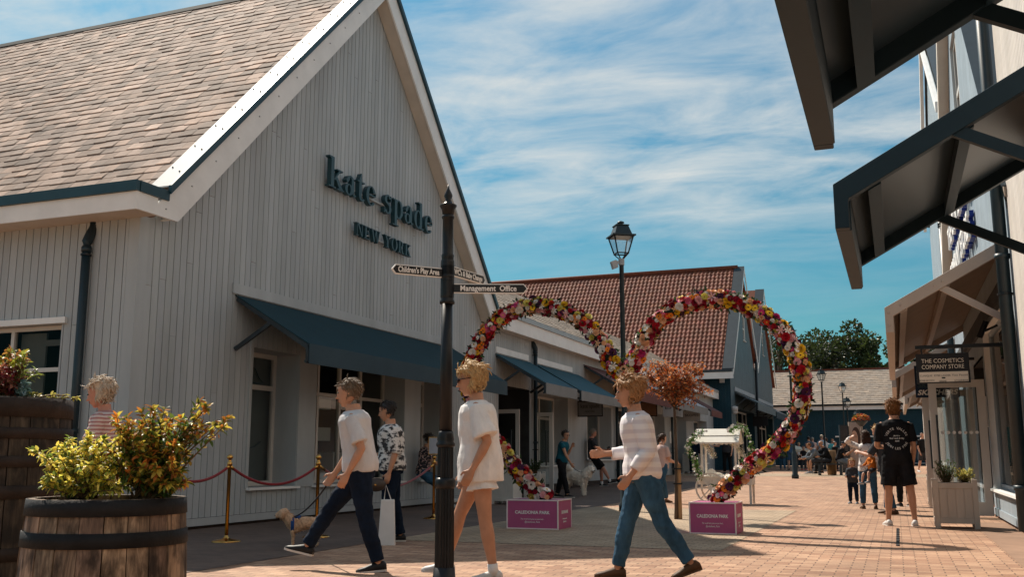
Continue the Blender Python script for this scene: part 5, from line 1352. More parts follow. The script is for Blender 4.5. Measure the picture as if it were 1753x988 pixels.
garland('leafy_garland', 'green garland over the right gable of the cart roof hanging beside it', [(xb - .22, cy0 + .02, 1.66), (xb - .03, ym - .02, 1.80), (xb + .12, ym + .2, 1.66), (xb + .20, ym + .25, 1.35), (xb + .16, ym + .25, 1.1), (xb + .10, ym + .2, .95)], 330, .08, .06, .03, grn, 42, 40)
garland('wisteria_cluster', 'cream hanging wisteria inside the left of the cart roof', [(xa + .22, cy0 + .1, 1.38), (xa + .34, cy0 + .1, 1.28), (xa + .42, cy0 + .1, 1.1)], 420, .11, .03, .022, wht, 43)
garland('wisteria_cluster', 'cream hanging wisteria under the right arch of the cart roof', [(xb - .16, cy0 + .2, 1.38), (xb - .06, ym, 1.28), (xb + .03, ym + .1, 1.08)], 420, .11, .03, .022, wht, 44)

Ca.scale = (.9, .9, .9)
for o in list(sc.objects):
    if o.get('category') == 'garland': o.scale = (.9, .9, .9); o.location = V((-3.45, 21.4, 0)) * .1
# ================================================================ BENCH, PANELS, BASKET, PARASOL
bl = spot(1405, 814); bz = gz(bl.y)
Be = thing('street_bench', 'dark slatted bench with metal legs carrying three seated people', 'bench', (bl.x, bl.y, bz))
mb = MB()
for k in range(4): mb.box(bl.x - .15, bl.x + .92, bl.y - .22 + k * .12, bl.y - .12 + k * .12, bz + .42, bz + .46)
mb.build('seat', M['dark_metal'], Be)
for x in (bl.x - .03, bl.x + .80):
    mb = MB(); mb.box(x - .05, x + .05, bl.y - .2, bl.y + .22, bz, bz + .42); mb.build('leg', M['dark_metal'], Be)
mb = MB(); mb.smooth = True; mb.lathe([(.17, bz), (.2, bz + .3), (.2, bz + .98), (.17, bz + 1.0)], 18, (bl.x + .42, bl.y + .42, 0)); tag(mb.build('litter_bin', M['stake']), 'round timber litter bin standing behind the bench', 'litter bin')
def panel_totem(name, label, px0, px1, pt, pb, s, face, dark):
    c = ORG + ray((px0 + px1) / 2, pt) / s; w = (px1 - px0) / s; g = gz(c.y); t = thing(name, label, 'advertising panel', (c.x, c.y, g)); u = RGT
    n = V((RGT.y, -RGT.x, 0)); mid = (c.z + g) / 2; hh = (c.z - g) / 2
    mb = MB(); mb.obox((c.x, c.y, mid), u * (w / 2), n * .06, V((0, 0, hh))); mb.build('panel_case', M['taupe'] if not dark else M['dark_metal'], t)
    mb = MB(); mb.obox(V((c.x, c.y, mid + hh * .06)) + n * .062, u * (w / 2 - .05), n * .003, V((0, 0, hh * .88))); f = mb.build('poster', face, t)
    return t, V((c.x, c.y, mid)) + n * .067, u, n, hh, w, f
t, c, u, n, hh, w, f = panel_totem('advertising_panel', 'dark advertising panel standing left of the panel with the face', 1436, 1451, 728, 800, 38, mat('dark_poster', (.05, .05, .055), .35, .5, 3), True)
t, c, u, n, hh, w, f = panel_totem('advertising_panel', 'advertising panel showing a large close up face of a woman', 1452, 1472, 723, 806, 38, mat('pale_poster', (.36, .29, .26), .4, .1, 3), False)
Z1 = V((0, 0, 1))
def ell(mb, x, z, rx, rz_, k, off): mb.prism([c + u * (x + rx * math.cos(q * .314)) + Z1 * (z + rz_ * math.sin(q * .314)) + n * off for q in range(20)], n * .001)
mb = MB(); ell(mb, .03, .42, .20, .48, 0, 0); mb.build('poster_hair', mat('poster_brown', (.06, .035, .03), .4), f)
mb = MB(); ell(mb, -.04, .38, .15, .36, 0, .0012); mb.build('poster_face', mat('poster_skin', (.52, .32, .24), .4), f)
mb = MB()
for x in (-.10, .03): ell(mb, x, .45, .035, .018, 0, .0024); ell(mb, x, .53, .045, .012, 0, .0024)
ell(mb, -.05, .2, .045, .022, 0, .0024); mb.build('poster_feature', mat('poster_dark', (.12, .04, .04), .4), f)
bq = ORG + ray(1474, 718) / 40; g = gz(bq.y)
Hb = thing('flower_post', 'post topped with a round ball of orange and red bedding flowers', 'flower basket', (bq.x, bq.y, g))
mb = MB(); mb.tube([(bq.x, bq.y, g), (bq.x, bq.y, bq.z - .2)], .05, 10); mb.build('post', M['taupe'], Hb)
mb = MB(); mb.smooth = True; mb.lathe([(.08, bq.z - .3), (.26, bq.z - .1), (.28, bq.z - .05)], 16, (bq.x, bq.y, 0)); mb.build('bowl', M['dark_metal'], Hb)
lf = MB(); r = random.Random(51)
for i in range(420):
    v = rv(r); v.z = abs(v.z) * .8 - .15; p = bq + V((v.x * .33, v.y * .33, v.z * .30)) * r.uniform(.6, 1)
    leaf(lf, p, v + rv(r, .5), rv(r), .09, .055, jit(r.choice([(.55, .16, .03), (.42, .06, .04), (.12, .16, .04), (.6, .3, .12)]), r, .3))
leaf_object('blooms', lf, Hb)
uq = ORG + ray(1347, 763) / 32; g = gz(uq.y)
Um = thing('cafe_parasol', 'cream cafe parasol open above the crowd by the far tables', 'parasol', (uq.x, uq.y, g))
mb = MB(); k = 8; top = V((uq.x, uq.y, uq.z + .12)); rim = [V((uq.x + 1.15 * math.cos(i * math.pi / 4), uq.y + 1.15 * math.sin(i * math.pi / 4), uq.z - .22)) for i in range(8)]
for i in range(8): mb.poly([top, rim[i], rim[(i + 1) % 8]]); mb.poly([rim[i], rim[(i + 1) % 8], rim[(i + 1) % 8] - V((0, 0, .14)), rim[i] - V((0, 0, .14))])
mb.build('canopy', mat('cream_canvas', (.62, .56, .45), .8), Um)
mb = MB(); mb.tube([(uq.x, uq.y, g), top], .025, 8); mb.build('pole', M['grey_metal'], Um)

# ================================================================ COPPER LEAVED TREE WITH STAKE
tp = onZ(1159, 890, 0)
Tr = thing('copper_tree', 'young copper leaved tree with thin trunk tied to a short timber stake', 'tree', (tp.x, tp.y, 0))
at_ = lambda px, py, o=0.0: (lambda d, nrm: ORG + d * (((V((tp.x, tp.y, 0)) + nrm * o) - ORG).dot(nrm) / d.dot(nrm)))(ray(px, py), V((FWD.x, FWD.y, 0)).normalized())
mb = MB(); mb.smooth = True
trunk = [V((tp.x - .01, tp.y, 0)), at_(1158, 800), at_(1155, 720), at_(1154, 680), at_(1155, 655)]
mb.tube(resample(trunk, 12), [lerp(.034, .018, k / 11) for k in range(12)], 10); r = random.Random(61); lfs = MB(); lfs.smooth = False; tw = []
fork = [at_(1155, y) for y in (700, 692, 685, 676, 668)]
ends = []
for i in range(46):
    a = r.uniform(0, 2 * math.pi); f = math.sqrt(r.random()); ex = 1153 + 58 * f * math.cos(a); eo = .5 * f * math.sin(a)
    ey = r.uniform(616, 668) + (f * f) * 14
    b = r.choice(fork); e = at_(ex, ey, eo); m = b.lerp(e, .5) + V((0, 0, -.03)) + rv(r, .02)
    pts = [b * (1 - t) ** 2 + m * 2 * t * (1 - t) + e * t * t for t in [k / 6 for k in range(7)]]
    mb.tube(pts, [lerp(.012, .003, k / 6) for k in range(7)], 5); tw.append(pts)
    for q in range(3):
        k = r.randint(3, 6); e2 = pts[k] + rv(r, r.uniform(.08, .2)) + V((0, 0, .04)); mb.tube([pts[k], pts[k].lerp(e2, .5) + rv(r, .01), e2], [.004, .003, .002], 4); tw.append([pts[k], pts[k].lerp(e2, .5), e2])
mb.build('trunk', M['bark'], Tr)
for i in range(4200):
    pts = r.choice(tw); u = r.uniform(.3, 1) * (len(pts) - 1); k = min(int(u), len(pts) - 2); p = pts[k].lerp(pts[k + 1], u - k) + rv(r, r.uniform(.0, .09))
    c = r.choice([(.55, .15, .03), (.46, .11, .03), (.62, .24, .07), (.26, .07, .03), (.55, .30, .17), (.16, .07, .04)])
    leaf(lfs, p, rv(r) + V((0, 0, -.2)), (V((0, 0, 1)) + rv(r, .8)).normalized(), r.uniform(.04, .07), r.uniform(.02, .036), jit(c, r, .25))
leaf_object('crown', lfs, Tr)
mb = MB(); mb.tube([(tp.x + .055, tp.y, 0), (tp.x + .05, tp.y, .86)], .03, 10); mb.build('stake', M['stake'], Tr)
mb = MB()
for z in (.55, .78): mb.lathe([(.075, z - .012), (.075, z + .012)], 14, (tp.x + .025, tp.y, 0), False)
mb.build('tie', M['black'], Tr)

# ================================================================ TREES BEHIND THE FAR SHOP
def big_tree(c, H, rx, seed, tone, label):
    r = random.Random(seed); t = thing('woodland_tree', label, 'tree', c, 0, 'trees behind the far shop'); c = V(c)
    mb = MB(); mb.smooth = True; mb.tube([c, c + V((.1, 0, H * .4)), c + V((-.1, .1, H * .85))], [.42, .3, .08], 9); lobes = []
    for i in range(15):
        a = r.uniform(0, 6.28); f = r.uniform(.2, 1) ; z = H * r.uniform(.34, .93); k = math.sin(math.pi * min(1, max(.12, 1 - (z / H - .25) / .85))) * .9 + .25
        e = c + V((math.cos(a) * rx * f * k, math.sin(a) * rx * f * k, z)); lobes.append((e, r.uniform(.26, .42) * rx)); mb.tube([c + V((0, 0, H * .3)), c.lerp(e, .6) + V((0, 0, z * .3)), e], [.2, .12, .04], 6)
    mb.build('trunk', M['bark'], t); lf = MB()
    for e, rr in lobes:
        for i in range(270):
            v = rv(r); p = e + V((v.x * rr, v.y * rr, v.z * rr * .85)) * (r.random() ** .4)
            k = tone * r.uniform(.55, 1.5); s_ = r.uniform(.18, .42)
            d = (v + rv(r, .7)).normalized(); leaf(lf, p, d, rv(r), s_, s_ * .6, (.030 * k * 1.25, .052 * k, .014 * k))
    leaf_object('crown', lf, t)
def bt(px, ptop, y): q = onY(px, ptop, y); return (q.x, y, gz(y)), q.z - gz(y)
for i, (px, pt, y, rx, tone, lab) in enumerate([(1330, 560, 100, 3.4, .75, 'dark dense tree showing between the heart and the twin gables'), (1385, 548, 104, 3.6, 1.0, 'tall tree with the highest crown, right of the flower heart'), (1428, 545, 98, 3.2, .9, 'broad tree in the middle of the woodland above the slate roof'), (1468, 568, 106, 3.2, .7, 'dark lower tree in the middle right of the woodland'), (1500, 566, 97, 3.0, 1.5, 'paler green tree close to the taupe canopy'), (1545, 580, 108, 3.4, 1.0, 'green tree partly hidden behind the taupe canopy'), (1285, 600, 112, 3.4, .8, 'tree almost hidden behind the twin gables'), (1590, 590, 101, 3.2, .9, 'tree hidden mostly behind the right hand shops'), (1405, 590, 92, 2.8, .65, 'small dark tree low behind the ridge of the slate roof')]):
    c, H = bt(px, pt, y); big_tree(c, H, rx, 70 + i, tone, lab)
# ================================================================ PEOPLE
SK = {'fair': mat('skin_fair', (.56, .32, .23), .5, .1, 14), 'tan': mat('skin_tanned', (.47, .245, .155), .5, .1, 14), 'pink': mat('skin_pink', (.50, .24, .17), .5, .07, 14)}
HAIR = {'blonde': mat('hair_blonde', (.52, .34, .16), .5, .35, 40, .4, 120, stretch=(3, 3, .5)), 'grey_blonde': mat('hair_grey_blonde', (.52, .42, .32), .5, .3, 40, .4, 120, stretch=(3, 3, .5)), 'red_blonde': mat('hair_red_blonde', (.36, .19, .085), .5, .35, 40, .4, 120, stretch=(3, 3, .5)), 'brown': mat('hair_brown', (.06, .03, .018), .5, .4, 40, .4, 120, stretch=(3, 3, .5)), 'dark': mat('hair_dark', (.018, .013, .012), .45, .4, 40, .4, 120, stretch=(3, 3, .5)), 'ginger': mat('hair_ginger', (.24, .105, .035), .5, .4, 40, .4, 120, stretch=(3, 3, .5)), 'grey_brown': mat('hair_grey_brown', (.17, .115, .075), .5, .4, 40, .4, 120, stretch=(3, 3, .5)), 'grey': mat('hair_grey', (.28, .25, .22), .5, .3, 40, .4, 120, stretch=(3, 3, .5))}
CL = {
 'white': person_mat('white_cotton', (.78, .76, .75)), 'white_grey': person_mat('pale_grey_cotton', (.55, .54, .55)), 'navy': person_mat('navy_denim', (.007, .014, .030), var=.35), 'jeans': person_mat('blue_denim', (.038, .098, .165), var=.35), 'dark_jeans': person_mat('dark_blue_denim', (.025, .06, .105), var=.3),
 'black': person_mat('black_cotton', (.012, .012, .014), var=.25), 'charcoal': person_mat('charcoal_cotton', (.045, .048, .055), var=.2), 'grey': person_mat('grey_marl', (.16, .18, .20), var=.15), 'teal': person_mat('teal_jersey', (.01, .085, .12), var=.2), 'pink': person_mat('pale_pink_cotton', (.58, .42, .38)), 'orange': person_mat('orange_cotton', (.55, .17, .03)), 'blue': person_mat('mid_blue_cotton', (.05, .10, .18)), 'maroon': person_mat('maroon_cotton', (.16, .05, .07)), 'sky': person_mat('pale_blue_cotton', (.30, .42, .52)), 'turq': person_mat('turquoise_cotton', (.10, .45, .48)), 'olive': person_mat('olive_cotton', (.10, .10, .05)), 'cream': person_mat('cream_cotton', (.62, .52, .42)),
 'mottle': pattern_cloth('black_white_blotched_cotton', (.03, .03, .035), (.66, .64, .62), 16, .44, .54, (1, 1, 1.6)),
 'floral': pattern_cloth('dark_floral_cotton', (.02, .02, .03), (.62, .42, .38), 26, .50, .58),
 'stripe': pattern_cloth('pink_striped_cotton', (.62, .50, .46), (.40, .18, .17), 9, .45, .6, kind='wave'),
 'knit': pattern_cloth('white_grey_striped_knit', (.78, .75, .75), (.64, .60, .63), 4.2, .35, .8, kind='wave'),
 'speckle': pattern_cloth('white_speckled_cotton', (.30, .26, .26), (.70, .65, .63), 22, .36, .46),
 'plaid': pattern_cloth('blue_plaid_cotton', (.02, .04, .07), (.08, .13, .18), 30, .4, .6, kind='wave'),
}
SHOE = {'black': mat('black_shoe', (.015, .015, .017), .5), 'white': mat('white_shoe', (.62, .6, .58), .5), 'brown': mat('brown_boot', (.09, .045, .022), .6), 'grey': mat('grey_shoe', (.25, .27, .3), .6), 'red': mat('red_shoe', (.5, .05, .05), .6)}
SOLE = mat('white_sole', (.6, .58, .55), .6)
EYE_ = mat('eye_dark', (.015, .012, .01), .2)
LIP = mat('lip', (.35, .10, .09), .5)
LENS = mat('dark_lens', (.02, .012, .02), .1)

def voxel(mb, vox, m, name, parent, smooth=3, noise_amp=0.0, noise_f=(9, 9, 9), seed=0, calm=None):
    me = mb.mesh('tmp'); o = bpy.data.objects.new('tmp', me); col.objects.link(o)
    md = o.modifiers.new('r', 'REMESH'); md.mode = 'VOXEL'; md.voxel_size = vox; md.use_smooth_shade = True
    if smooth: s_ = o.modifiers.new('s', 'SMOOTH'); s_.iterations = smooth; s_.factor = .5
    dg = bpy.context.evaluated_depsgraph_get()
    nm = bpy.data.meshes.new_from_object(o.evaluated_get(dg)); nm.name = name
    bpy.data.objects.remove(o); bpy.data.meshes.remove(me)
    if noise_amp:
        nr = [v.normal.copy() for v in nm.vertices]; f = noise_f
        for v, n in zip(nm.vertices, nr):
            q = V((v.co.x * f[0] + seed, v.co.y * f[1], v.co.z * f[2]))
            if calm is not None: k_c = max(.12, min(1, (calm - v.co.z) / .15))
            else: k_c = 1
            v.co += n * k_c * (noise.noise(q) * noise_amp + noise.noise(q * 2.3) * noise_amp * .5)
    nm.materials.clear(); nm.materials.append(m)
    for p in nm.polygons: p.use_smooth = True
    o = bpy.data.objects.new(name, nm)
    return link(o, parent)

TORSO = {'m': [(-.045, .074, .062), (0, .095, .074), (.04, .097, .074), (.10, .089, .067), (.16, .088, .064), (.22, .098, .068), (.265, .104, .064), (.293, .088, .053), (.312, .058, .045), (.326, .041, .039), (.352, .037, .038)],
         'f': [(-.045, .076, .064), (0, .098, .077), (.04, .094, .073), (.10, .077, .060), (.16, .078, .062), (.21, .087, .074), (.255, .090, .062), (.288, .076, .049), (.306, .050, .040), (.322, .034, .034), (.350, .031, .034)],
         'c': [(-.045, .078, .068), (0, .090, .078), (.04, .090, .080), (.10, .086, .080), (.16, .085, .072), (.21, .088, .066), (.245, .086, .058), (.27, .072, .048), (.284, .048, .040), (.296, .038, .037), (.318, .034, .036)]}
def person(label, pos, rz, H=1.7, sex='f', skin='fair', lean=0, head=(0, 0), arms=((5, 6, 15), (5, 6, 15)), legs=((0, 0, 2), (0, 0, 2)), top='white', sleeve=.6, hem=-.02, toploose=.010, bottom='jeans', leglen=2.0, botloose=.010, shoe='black', hair='blonde', style='short', vox=.010, sit=None, extras=(), curl=40, group=None, sock=None, twist=0, bulk=1.0, cat='person', hk=1.0):
    """angles in degrees. arms/legs: (left, right) as (forward, outward, bend[, inward]); left is +X when facing -Y"""
    t = thing('person', label, cat, (0, 0, 0), 0, group); WORLD[t.name] = Matrix()
    child = sex == 'c'; la = rad(lean); X1 = V((1, 0, 0))
    LEG = (.255, .235) if not child else (.225, .205)
    hz = .52 * H if not child else .46 * H
    hw = .052 * H; shw = (.122 if sex == 'm' else .107 if sex == 'f' else .10) * H
    # legs first, so that the lowest foot meets the ground
    joints = {}
    LG = []
    for side, (hf, kf, ab) in zip((1, -1), legs):
        hp = V((side * hw, 0, 0)); d1 = V((side * math.sin(rad(ab)), -math.sin(rad(hf)), -math.cos(rad(hf))))
        kn = hp + d1.normalized() * LEG[0] * H; a2 = hf - kf
        an = kn + V((side * math.sin(rad(ab)) * .5, -math.sin(rad(a2)), -math.cos(rad(a2)))).normalized() * LEG[1] * H
        fp = 0 if a2 > -12 else (a2 + 12) * .8       # heel lifts on a trailing leg
        if a2 > 14: fp = (a2 - 14) * .7
        LG.append((hp, kn, an, fp))
    low = min(an.z - .045 * H * (1.0) - (.05 * H * abs(math.sin(rad(fp))) if fp < 0 else 0) for hp, kn, an, fp in LG)
    base = V((0, 0, -low)) if sit is None else V((0, 0, sit - (-.075 * H)))
    T0 = base
    tdir = V((0, -math.sin(la), math.cos(la))); tf = V((0, -math.cos(la), -math.sin(la)))
    prof = TORSO[sex]; k_ = bulk
    def bend(u): # spine curve: lean grows from the hips
        w = min(1, max(0, u / .2)); a = la * (w * .75 + .25) if sit is None else la
        return a
    def spine(u):
        a = bend(u); return T0 + V((0, -math.sin(a) * u * H, math.cos(a) * u * H))
    tw = rad(twist)
    def ringat(u, w, d, n=18, grow=0.0, drop=0.0):
        a = bend(u); c = spine(u) - V((0, 0, drop)); q = tw * min(1, max(0, u / .25)); ax = V((math.cos(q), math.sin(q), 0)); ay = V((-math.sin(q) * math.cos(a), math.cos(q) * math.cos(a), math.sin(a)))
        return [c + ax * ((w * H * k_ + grow) * math.copysign(abs(math.cos(2 * math.pi * j / n)) ** .85, math.cos(2 * math.pi * j / n))) + ay * ((d * H * k_ + grow) * math.copysign(abs(math.sin(2 * math.pi * j / n)) ** .85, math.sin(2 * math.pi * j / n))) for j in range(n)]
    body = MB()
    body.loft([ringat(u, w, d) for u, w, d in prof])
    top_u = prof[-3][0]
    AR = []
    sh_u = .272 if not child else .25
    for side, a in zip((1, -1), arms):
        fl_, ab, el = a[:3]; inn = a[3] if len(a) > 3 else 8
        sp_ = spine(sh_u); q = tw; sp_ = sp_ + V((math.cos(q), math.sin(q), 0)) * side * shw * .93
        d1 = V((side * math.sin(rad(ab)), -math.sin(rad(fl_)) * math.cos(rad(ab)), -math.cos(rad(fl_)) * math.cos(rad(ab))))
        ub = .172 if not child else .15
        e = sp_ + d1 * ub * H; f2 = fl_ + el
        d2 = V((side * math.sin(rad(ab)) * .5 - side * math.sin(rad(inn)), -math.sin(rad(f2)), -math.cos(rad(f2)))).normalized()
        w = e + d2 * (.150 if not child else .13) * H
        AR.append((sp_, e, w, d1, d2, side))
    for sp_, e, w, d1, d2, side in AR:
        body.tube([sp_ + V((-side * .02 * H, 0, .012 * H)), sp_, sp_.lerp(e, .3), sp_.lerp(e, .75), e, e.lerp(w, .3), e.lerp(w, .75), w], [.020 * H, .0265 * H, .028 * H, .024 * H, .0225 * H, .0235 * H, .0175 * H, .0150 * H], 12, (1, 0, 0))
        # hand: palm, four unequal bent fingers, thumb from the side of the palm
        pn = d2.cross(V((0, 1, 0)) if abs(d2.y) < .8 else V((0, 0, 1))).normalized() * -side
        fw_ = (V((0, -1, 0)) - d2 * V((0, -1, 0)).dot(d2)); fw_ = fw_.normalized() if fw_.length > .1 else V((0, 0, 1)) ; pn = d2.cross(fw_).normalized()
        if pn.x * side > 0: pn = -pn     # palm faces inward
        hl = .052 * H
        body.loft([[w + d2 * u * hl + fw_ * (math.cos(2 * math.pi * j / 10) * a_ * H) + pn * (math.sin(2 * math.pi * j / 10) * b_ * H) for j in range(10)] for u, a_, b_ in ((-.1, .0155, .0125), (.35, .021, .0115), (.8, .0245, .010), (1.05, .0225, .008))])
        for i, (o, L_) in enumerate(((.0185, .040), (.0065, .046), (-.006, .043), (-.0178, .034))):
            p = w + d2 * hl * .95 + fw_ * o * H; dd = d2.copy(); pts = [p]; c_ = rad(curl * .55)
            for s_ in range(3): dd = (Matrix.Rotation(c_ if 1 else 0, 3, fw_) @ dd) if (Matrix.Rotation(c_, 3, fw_) @ dd).dot(pn) > dd.dot(pn) else (Matrix.Rotation(-c_, 3, fw_) @ dd); pts.append(pts[-1] + dd * L_ * H / 3 * (1.15, 1, .85)[s_])
            body.tube(pts, [.0054 * H, .0052 * H, .0048 * H, .004 * H], 7)
        p = w + d2 * hl * .3 + fw_ * .018 * H
        body.tube([p, p + (d2 * .5 + fw_ * .6 + pn * .25).normalized() * .022 * H, p + (d2 * .8 + fw_ * .45 + pn * .35).normalized() * .042 * H], [.0075 * H, .0062 * H, .0048 * H], 7)
    FT = []
    for (hp, kn, an, fp), side in zip(LG, (1, -1)):
        hp, kn, an = hp + base, kn + base, an + base
        FT.append((hp, kn, an, fp, side))
        th = 1.0 if sex != 'm' else .96
        body.tube([hp + V((0, 0, .03 * H)), hp, hp.lerp(kn, .3), hp.lerp(kn, .75), kn, kn.lerp(an, .3), kn.lerp(an, .75), an, an - V((0, 0, .02 * H))], [.05 * H, .054 * H * th, .050 * H * th, .037 * H, .0315 * H, .0335 * H, .0225 * H, .0195 * H, .02 * H], 14, (1, 0, 0))
        f = rad(fp); fd = V((side * .12, -math.cos(f), math.sin(f))).normalized(); fu = V((0, math.sin(f), math.cos(f)))
        body.tube([an - fu * .022 * H + fd * -.025 * H, an - fu * .026 * H + fd * .03 * H, an - fu * .034 * H + fd * .075 * H, an - fu * .036 * H + fd * .10 * H], [.018 * H, .020 * H, .016 * H, .010 * H], 10, (1, 0, 0))
    # head
    hh = (.134 if not child else .165) * H * hk; hd = spine(prof[-1][0] + .010); yaw, pit = rad(head[0]), rad(head[1])
    Rh = Matrix.Rotation(yaw, 3, 'Z') @ Matrix.Rotation(pit + la * .35, 3, 'X')
    hx, hf_, hu = Rh @ V((1, 0, 0)), Rh @ V((0, -1, 0)), Rh @ V((0, 0, 1)); hc = hd + hu * hh * .38 + hf_ * .12 * hh; s_ = hh / 2
    HT = [(-1.0, .22, .20, .20, .40), (-.85, .40, .34, .34, .30), (-.55, .56, .62, .50, .12), (-.2, .63, .76, .70, .04), (.1, .66, .80, .84, .0), (.4, .66, .80, .88, -.02), (.7, .55, .64, .74, -.04), (.9, .34, .38, .46, -.05), (1.0, .08, .08, .1, -.05)]
    def hring(t, w, df, db, o, g=0.0, n=18, fz=1.0):
        return [hc + hu * t * s_ + hf_ * o * s_ + hx * (math.cos(2 * math.pi * j / n) * (w * s_ + g)) + hf_ * (math.sin(2 * math.pi * j / n) * ((df * fz if math.sin(2 * math.pi * j / n) > 0 else db) * s_ + g)) for j in range(n)]
    body.loft([hring(*a) for a in HT])
    P_ = lambda x, f, u: hc + hx * x * s_ + hf_ * f * s_ + hu * u * s_
    body.tube([P_(0, .74, .12), P_(0, .86, -.12), P_(0, .97, -.26), P_(0, .72, -.34)], [.07 * s_, .09 * s_, .13 * s_, .09 * s_], 8)
    for sx in (-1, 1): body.ball(P_(sx * .66, -.06, -.05), .17 * s_, 5, (.45, .8, 1.2))
    body.ball(P_(0, .70, -.58), .2 * s_, 5, (1.2, .6, .5))
    voxel(body, vox, SK[skin], 'body', t, 2)
    if H * 1 and vox <= .013:
        for sx in (-1, 1):
            mb = MB(); mb.smooth = True; mb.ball(P_(sx * .27, .73, .06), .085 * s_, 5, (1.2, 1, .7)); mb.build('eye', EYE_, t)
        mb = MB(); mb.smooth = True; mb.ball(P_(0, .80, -.52), .15 * s_, 5, (1.3, .5, .35)); mb.build('mouth', LIP, t)
    # top
    g = toploose * (H / 1.7)
    if top:
        tp_ = MB(); us = [(u, w, d) for u, w, d in prof if u <= prof[-4][0] + .006]
        def interp(u):
            for (a, b) in zip(prof, prof[1:]):
                if a[0] <= u <= b[0]: q = (u - a[0]) / (b[0] - a[0]); return (lerp(a[1], b[1], q), lerp(a[2], b[2], q))
            return prof[0][1:]
        rings = []
        hemn = hem
        seq = [hemn] + [u for u, w, d in us if u > hemn + .02]
        for u in seq:
            w, d = interp(max(u, -.04)); fl2 = g * (1.6 if u < .18 else 1.0) + (.012 if u > .24 else 0)
            if u < .02 and hemn < -.03: w = max(w, .098); d = max(d, .078)
            w = max(w, .088 if sex != 'f' else .082) if toploose > .02 and u < .25 else w
            rings.append(ringat(u, w, d, grow=fl2 + .004))
        for uu in (prof[-3][0] - .004, prof[-3][0] + .005): w, d = interp(uu); rings.append(ringat(uu, w, d, grow=.015))
        tp_.loft(rings)
        for sp_, e, w, d1, d2, side in AR:
            pts = [sp_ + V((-side * .03 * H, 0, .004 * H)), sp_ - V((0, 0, .004 * H)), sp_.lerp(e, .35)]; rr = [.023 * H + .004, .0285 * H + min(g, .012), .030 * H + g * .9]
            if sleeve <= 1: pts.append(sp_.lerp(e, sleeve)); rr.append(.029 * H + g * 1.7)
            else: pts += [sp_.lerp(e, .75), e, e.lerp(w, (sleeve - 1) * .5), e.lerp(w, sleeve - 1)]; rr += [.027 * H + g, .026 * H + g, .025 * H + g, .019 * H + g]
            if sleeve > 0: tp_.tube(pts, rr, 14, (1, 0, 0))
        voxel(tp_, vox * 1.05, CL[top], 'top', t, 4, .011 * (H / 1.7), (9, 9, 6), len(label), calm=spine(sh_u).z - .03 * H)
    if bottom:
        bt2 = MB(); b = botloose * (H / 1.7)
        rings = [ringat(u, w, d, grow=b) for u, w, d in prof if u <= .101]
        bt2.loft(rings)
        for hp, kn, an, fp, side in FT:
            pts = [hp + V((0, 0, .045 * H)), hp, hp.lerp(kn, .35)]; rr = [.052 * H + b, .056 * H + b, .052 * H + b * 1.2]
            if leglen <= 1: pts.append(hp.lerp(kn, leglen)); rr.append((.044 * H if leglen > .6 else .052 * H) + b * 2.0)
            else: pts += [hp.lerp(kn, .75), kn, kn.lerp(an, .35), kn.lerp(an, .8), kn.lerp(an, leglen - 1)]; rr += [.041 * H + b, .036 * H + b, .037 * H + b * .8, .028 * H + b * 1.1, .026 * H + b * 1.3]
            bt2.tube(pts, rr, 14, (1, 0, 0))
        voxel(bt2, vox * 1.05, CL[bottom], 'trousers' if leglen > 1 else 'shorts', t, 3, .010 * (H / 1.7), (8, 8, 13), len(label) + 9)
    for hp, kn, an, fp, side in FT:
        f = rad(fp); fd = V((side * .12, -math.cos(f), math.sin(f))).normalized(); fu = V((0, math.sin(f), math.cos(f))); sd_ = fd.cross(fu).normalized()
        if shoe:
            mb = MB(); mb.smooth = True; A0 = an - fu * .045 * H
            sec = [(-.042, .019, .030, .034), (-.030, .024, .045, .052), (0, .0235, .050, .058), (.035, .024, .038, .046), (.07, .0275, .026, .030), (.10, .024, .019, .022), (.118, .010, .010, .012)]
            def shr(x, w, h, z0): return [A0 + fd * x * H + sd_ * (math.cos(2 * math.pi * j / 12) * w * H) + fu * ((h if math.sin(2 * math.pi * j / 12) > 0 else 0) * abs(math.sin(2 * math.pi * j / 12)) ** .7 * H + z0) for j in range(12)]
            mb.loft([shr(x, w, h, .008) for x, w, h, _ in sec]); sh = mb.build('shoe', SHOE[shoe], t)
            mb = MB(); mb.loft([[A0 + fd * x * H + sd_ * (sx * (w + .0012) * H) + fu * z for sx, z in ((-1, -.004), (1, -.004), (1, .013), (-1, .013))] for x, w, h, _ in sec]); mb.build('sole', SOLE if shoe != 'brown' else SHOE['brown'], sh)
        if sock:
            mb = MB(); mb.smooth = True; mb.tube([an - fu * .02 * H, an + (kn - an).normalized() * .035 * H], [.0245 * H, .0245 * H], 12); mb.build('sock', CL[sock], t)
    # hair
    if style != 'bald':
        hb = MB(); G_ = {'short': .10, 'crop': .05, 'bob': .16, 'big': .30, 'long': .17, 'bun': .10, 'pony': .10, 'curly': .24, 'cap': .06}[style] * s_
        def hr(t, fz, g, w=None):
            for a, b in zip(HT, HT[1:]):
                if a[0] <= t <= b[0]: q = (t - a[0]) / (b[0] - a[0]); z = [lerp(a[i], b[i], q) for i in range(5)]; break
            else: z = [0, .2, .2, .2, -.05]
            n = 20; out = []
            for j in range(n):
                c_, s2 = math.cos(2 * math.pi * j / n), math.sin(2 * math.pi * j / n)
                dep = (z[2] * s_ + g * .6) * fz if s2 > 0 else (z[3] * s_ + g)
                out.append(hc + hu * t * s_ + hf_ * z[4] * s_ + hx * (c_ * (z[1] * s_ + g * (.85 if s2 < .3 else .6))) + hf_ * (s2 * dep))
            return out
        lowt = {'short': -.35, 'crop': -.3, 'bob': -.75, 'big': -.6, 'long': -.8, 'bun': -.3, 'pony': -.3, 'curly': -.65, 'cap': .1}[style]
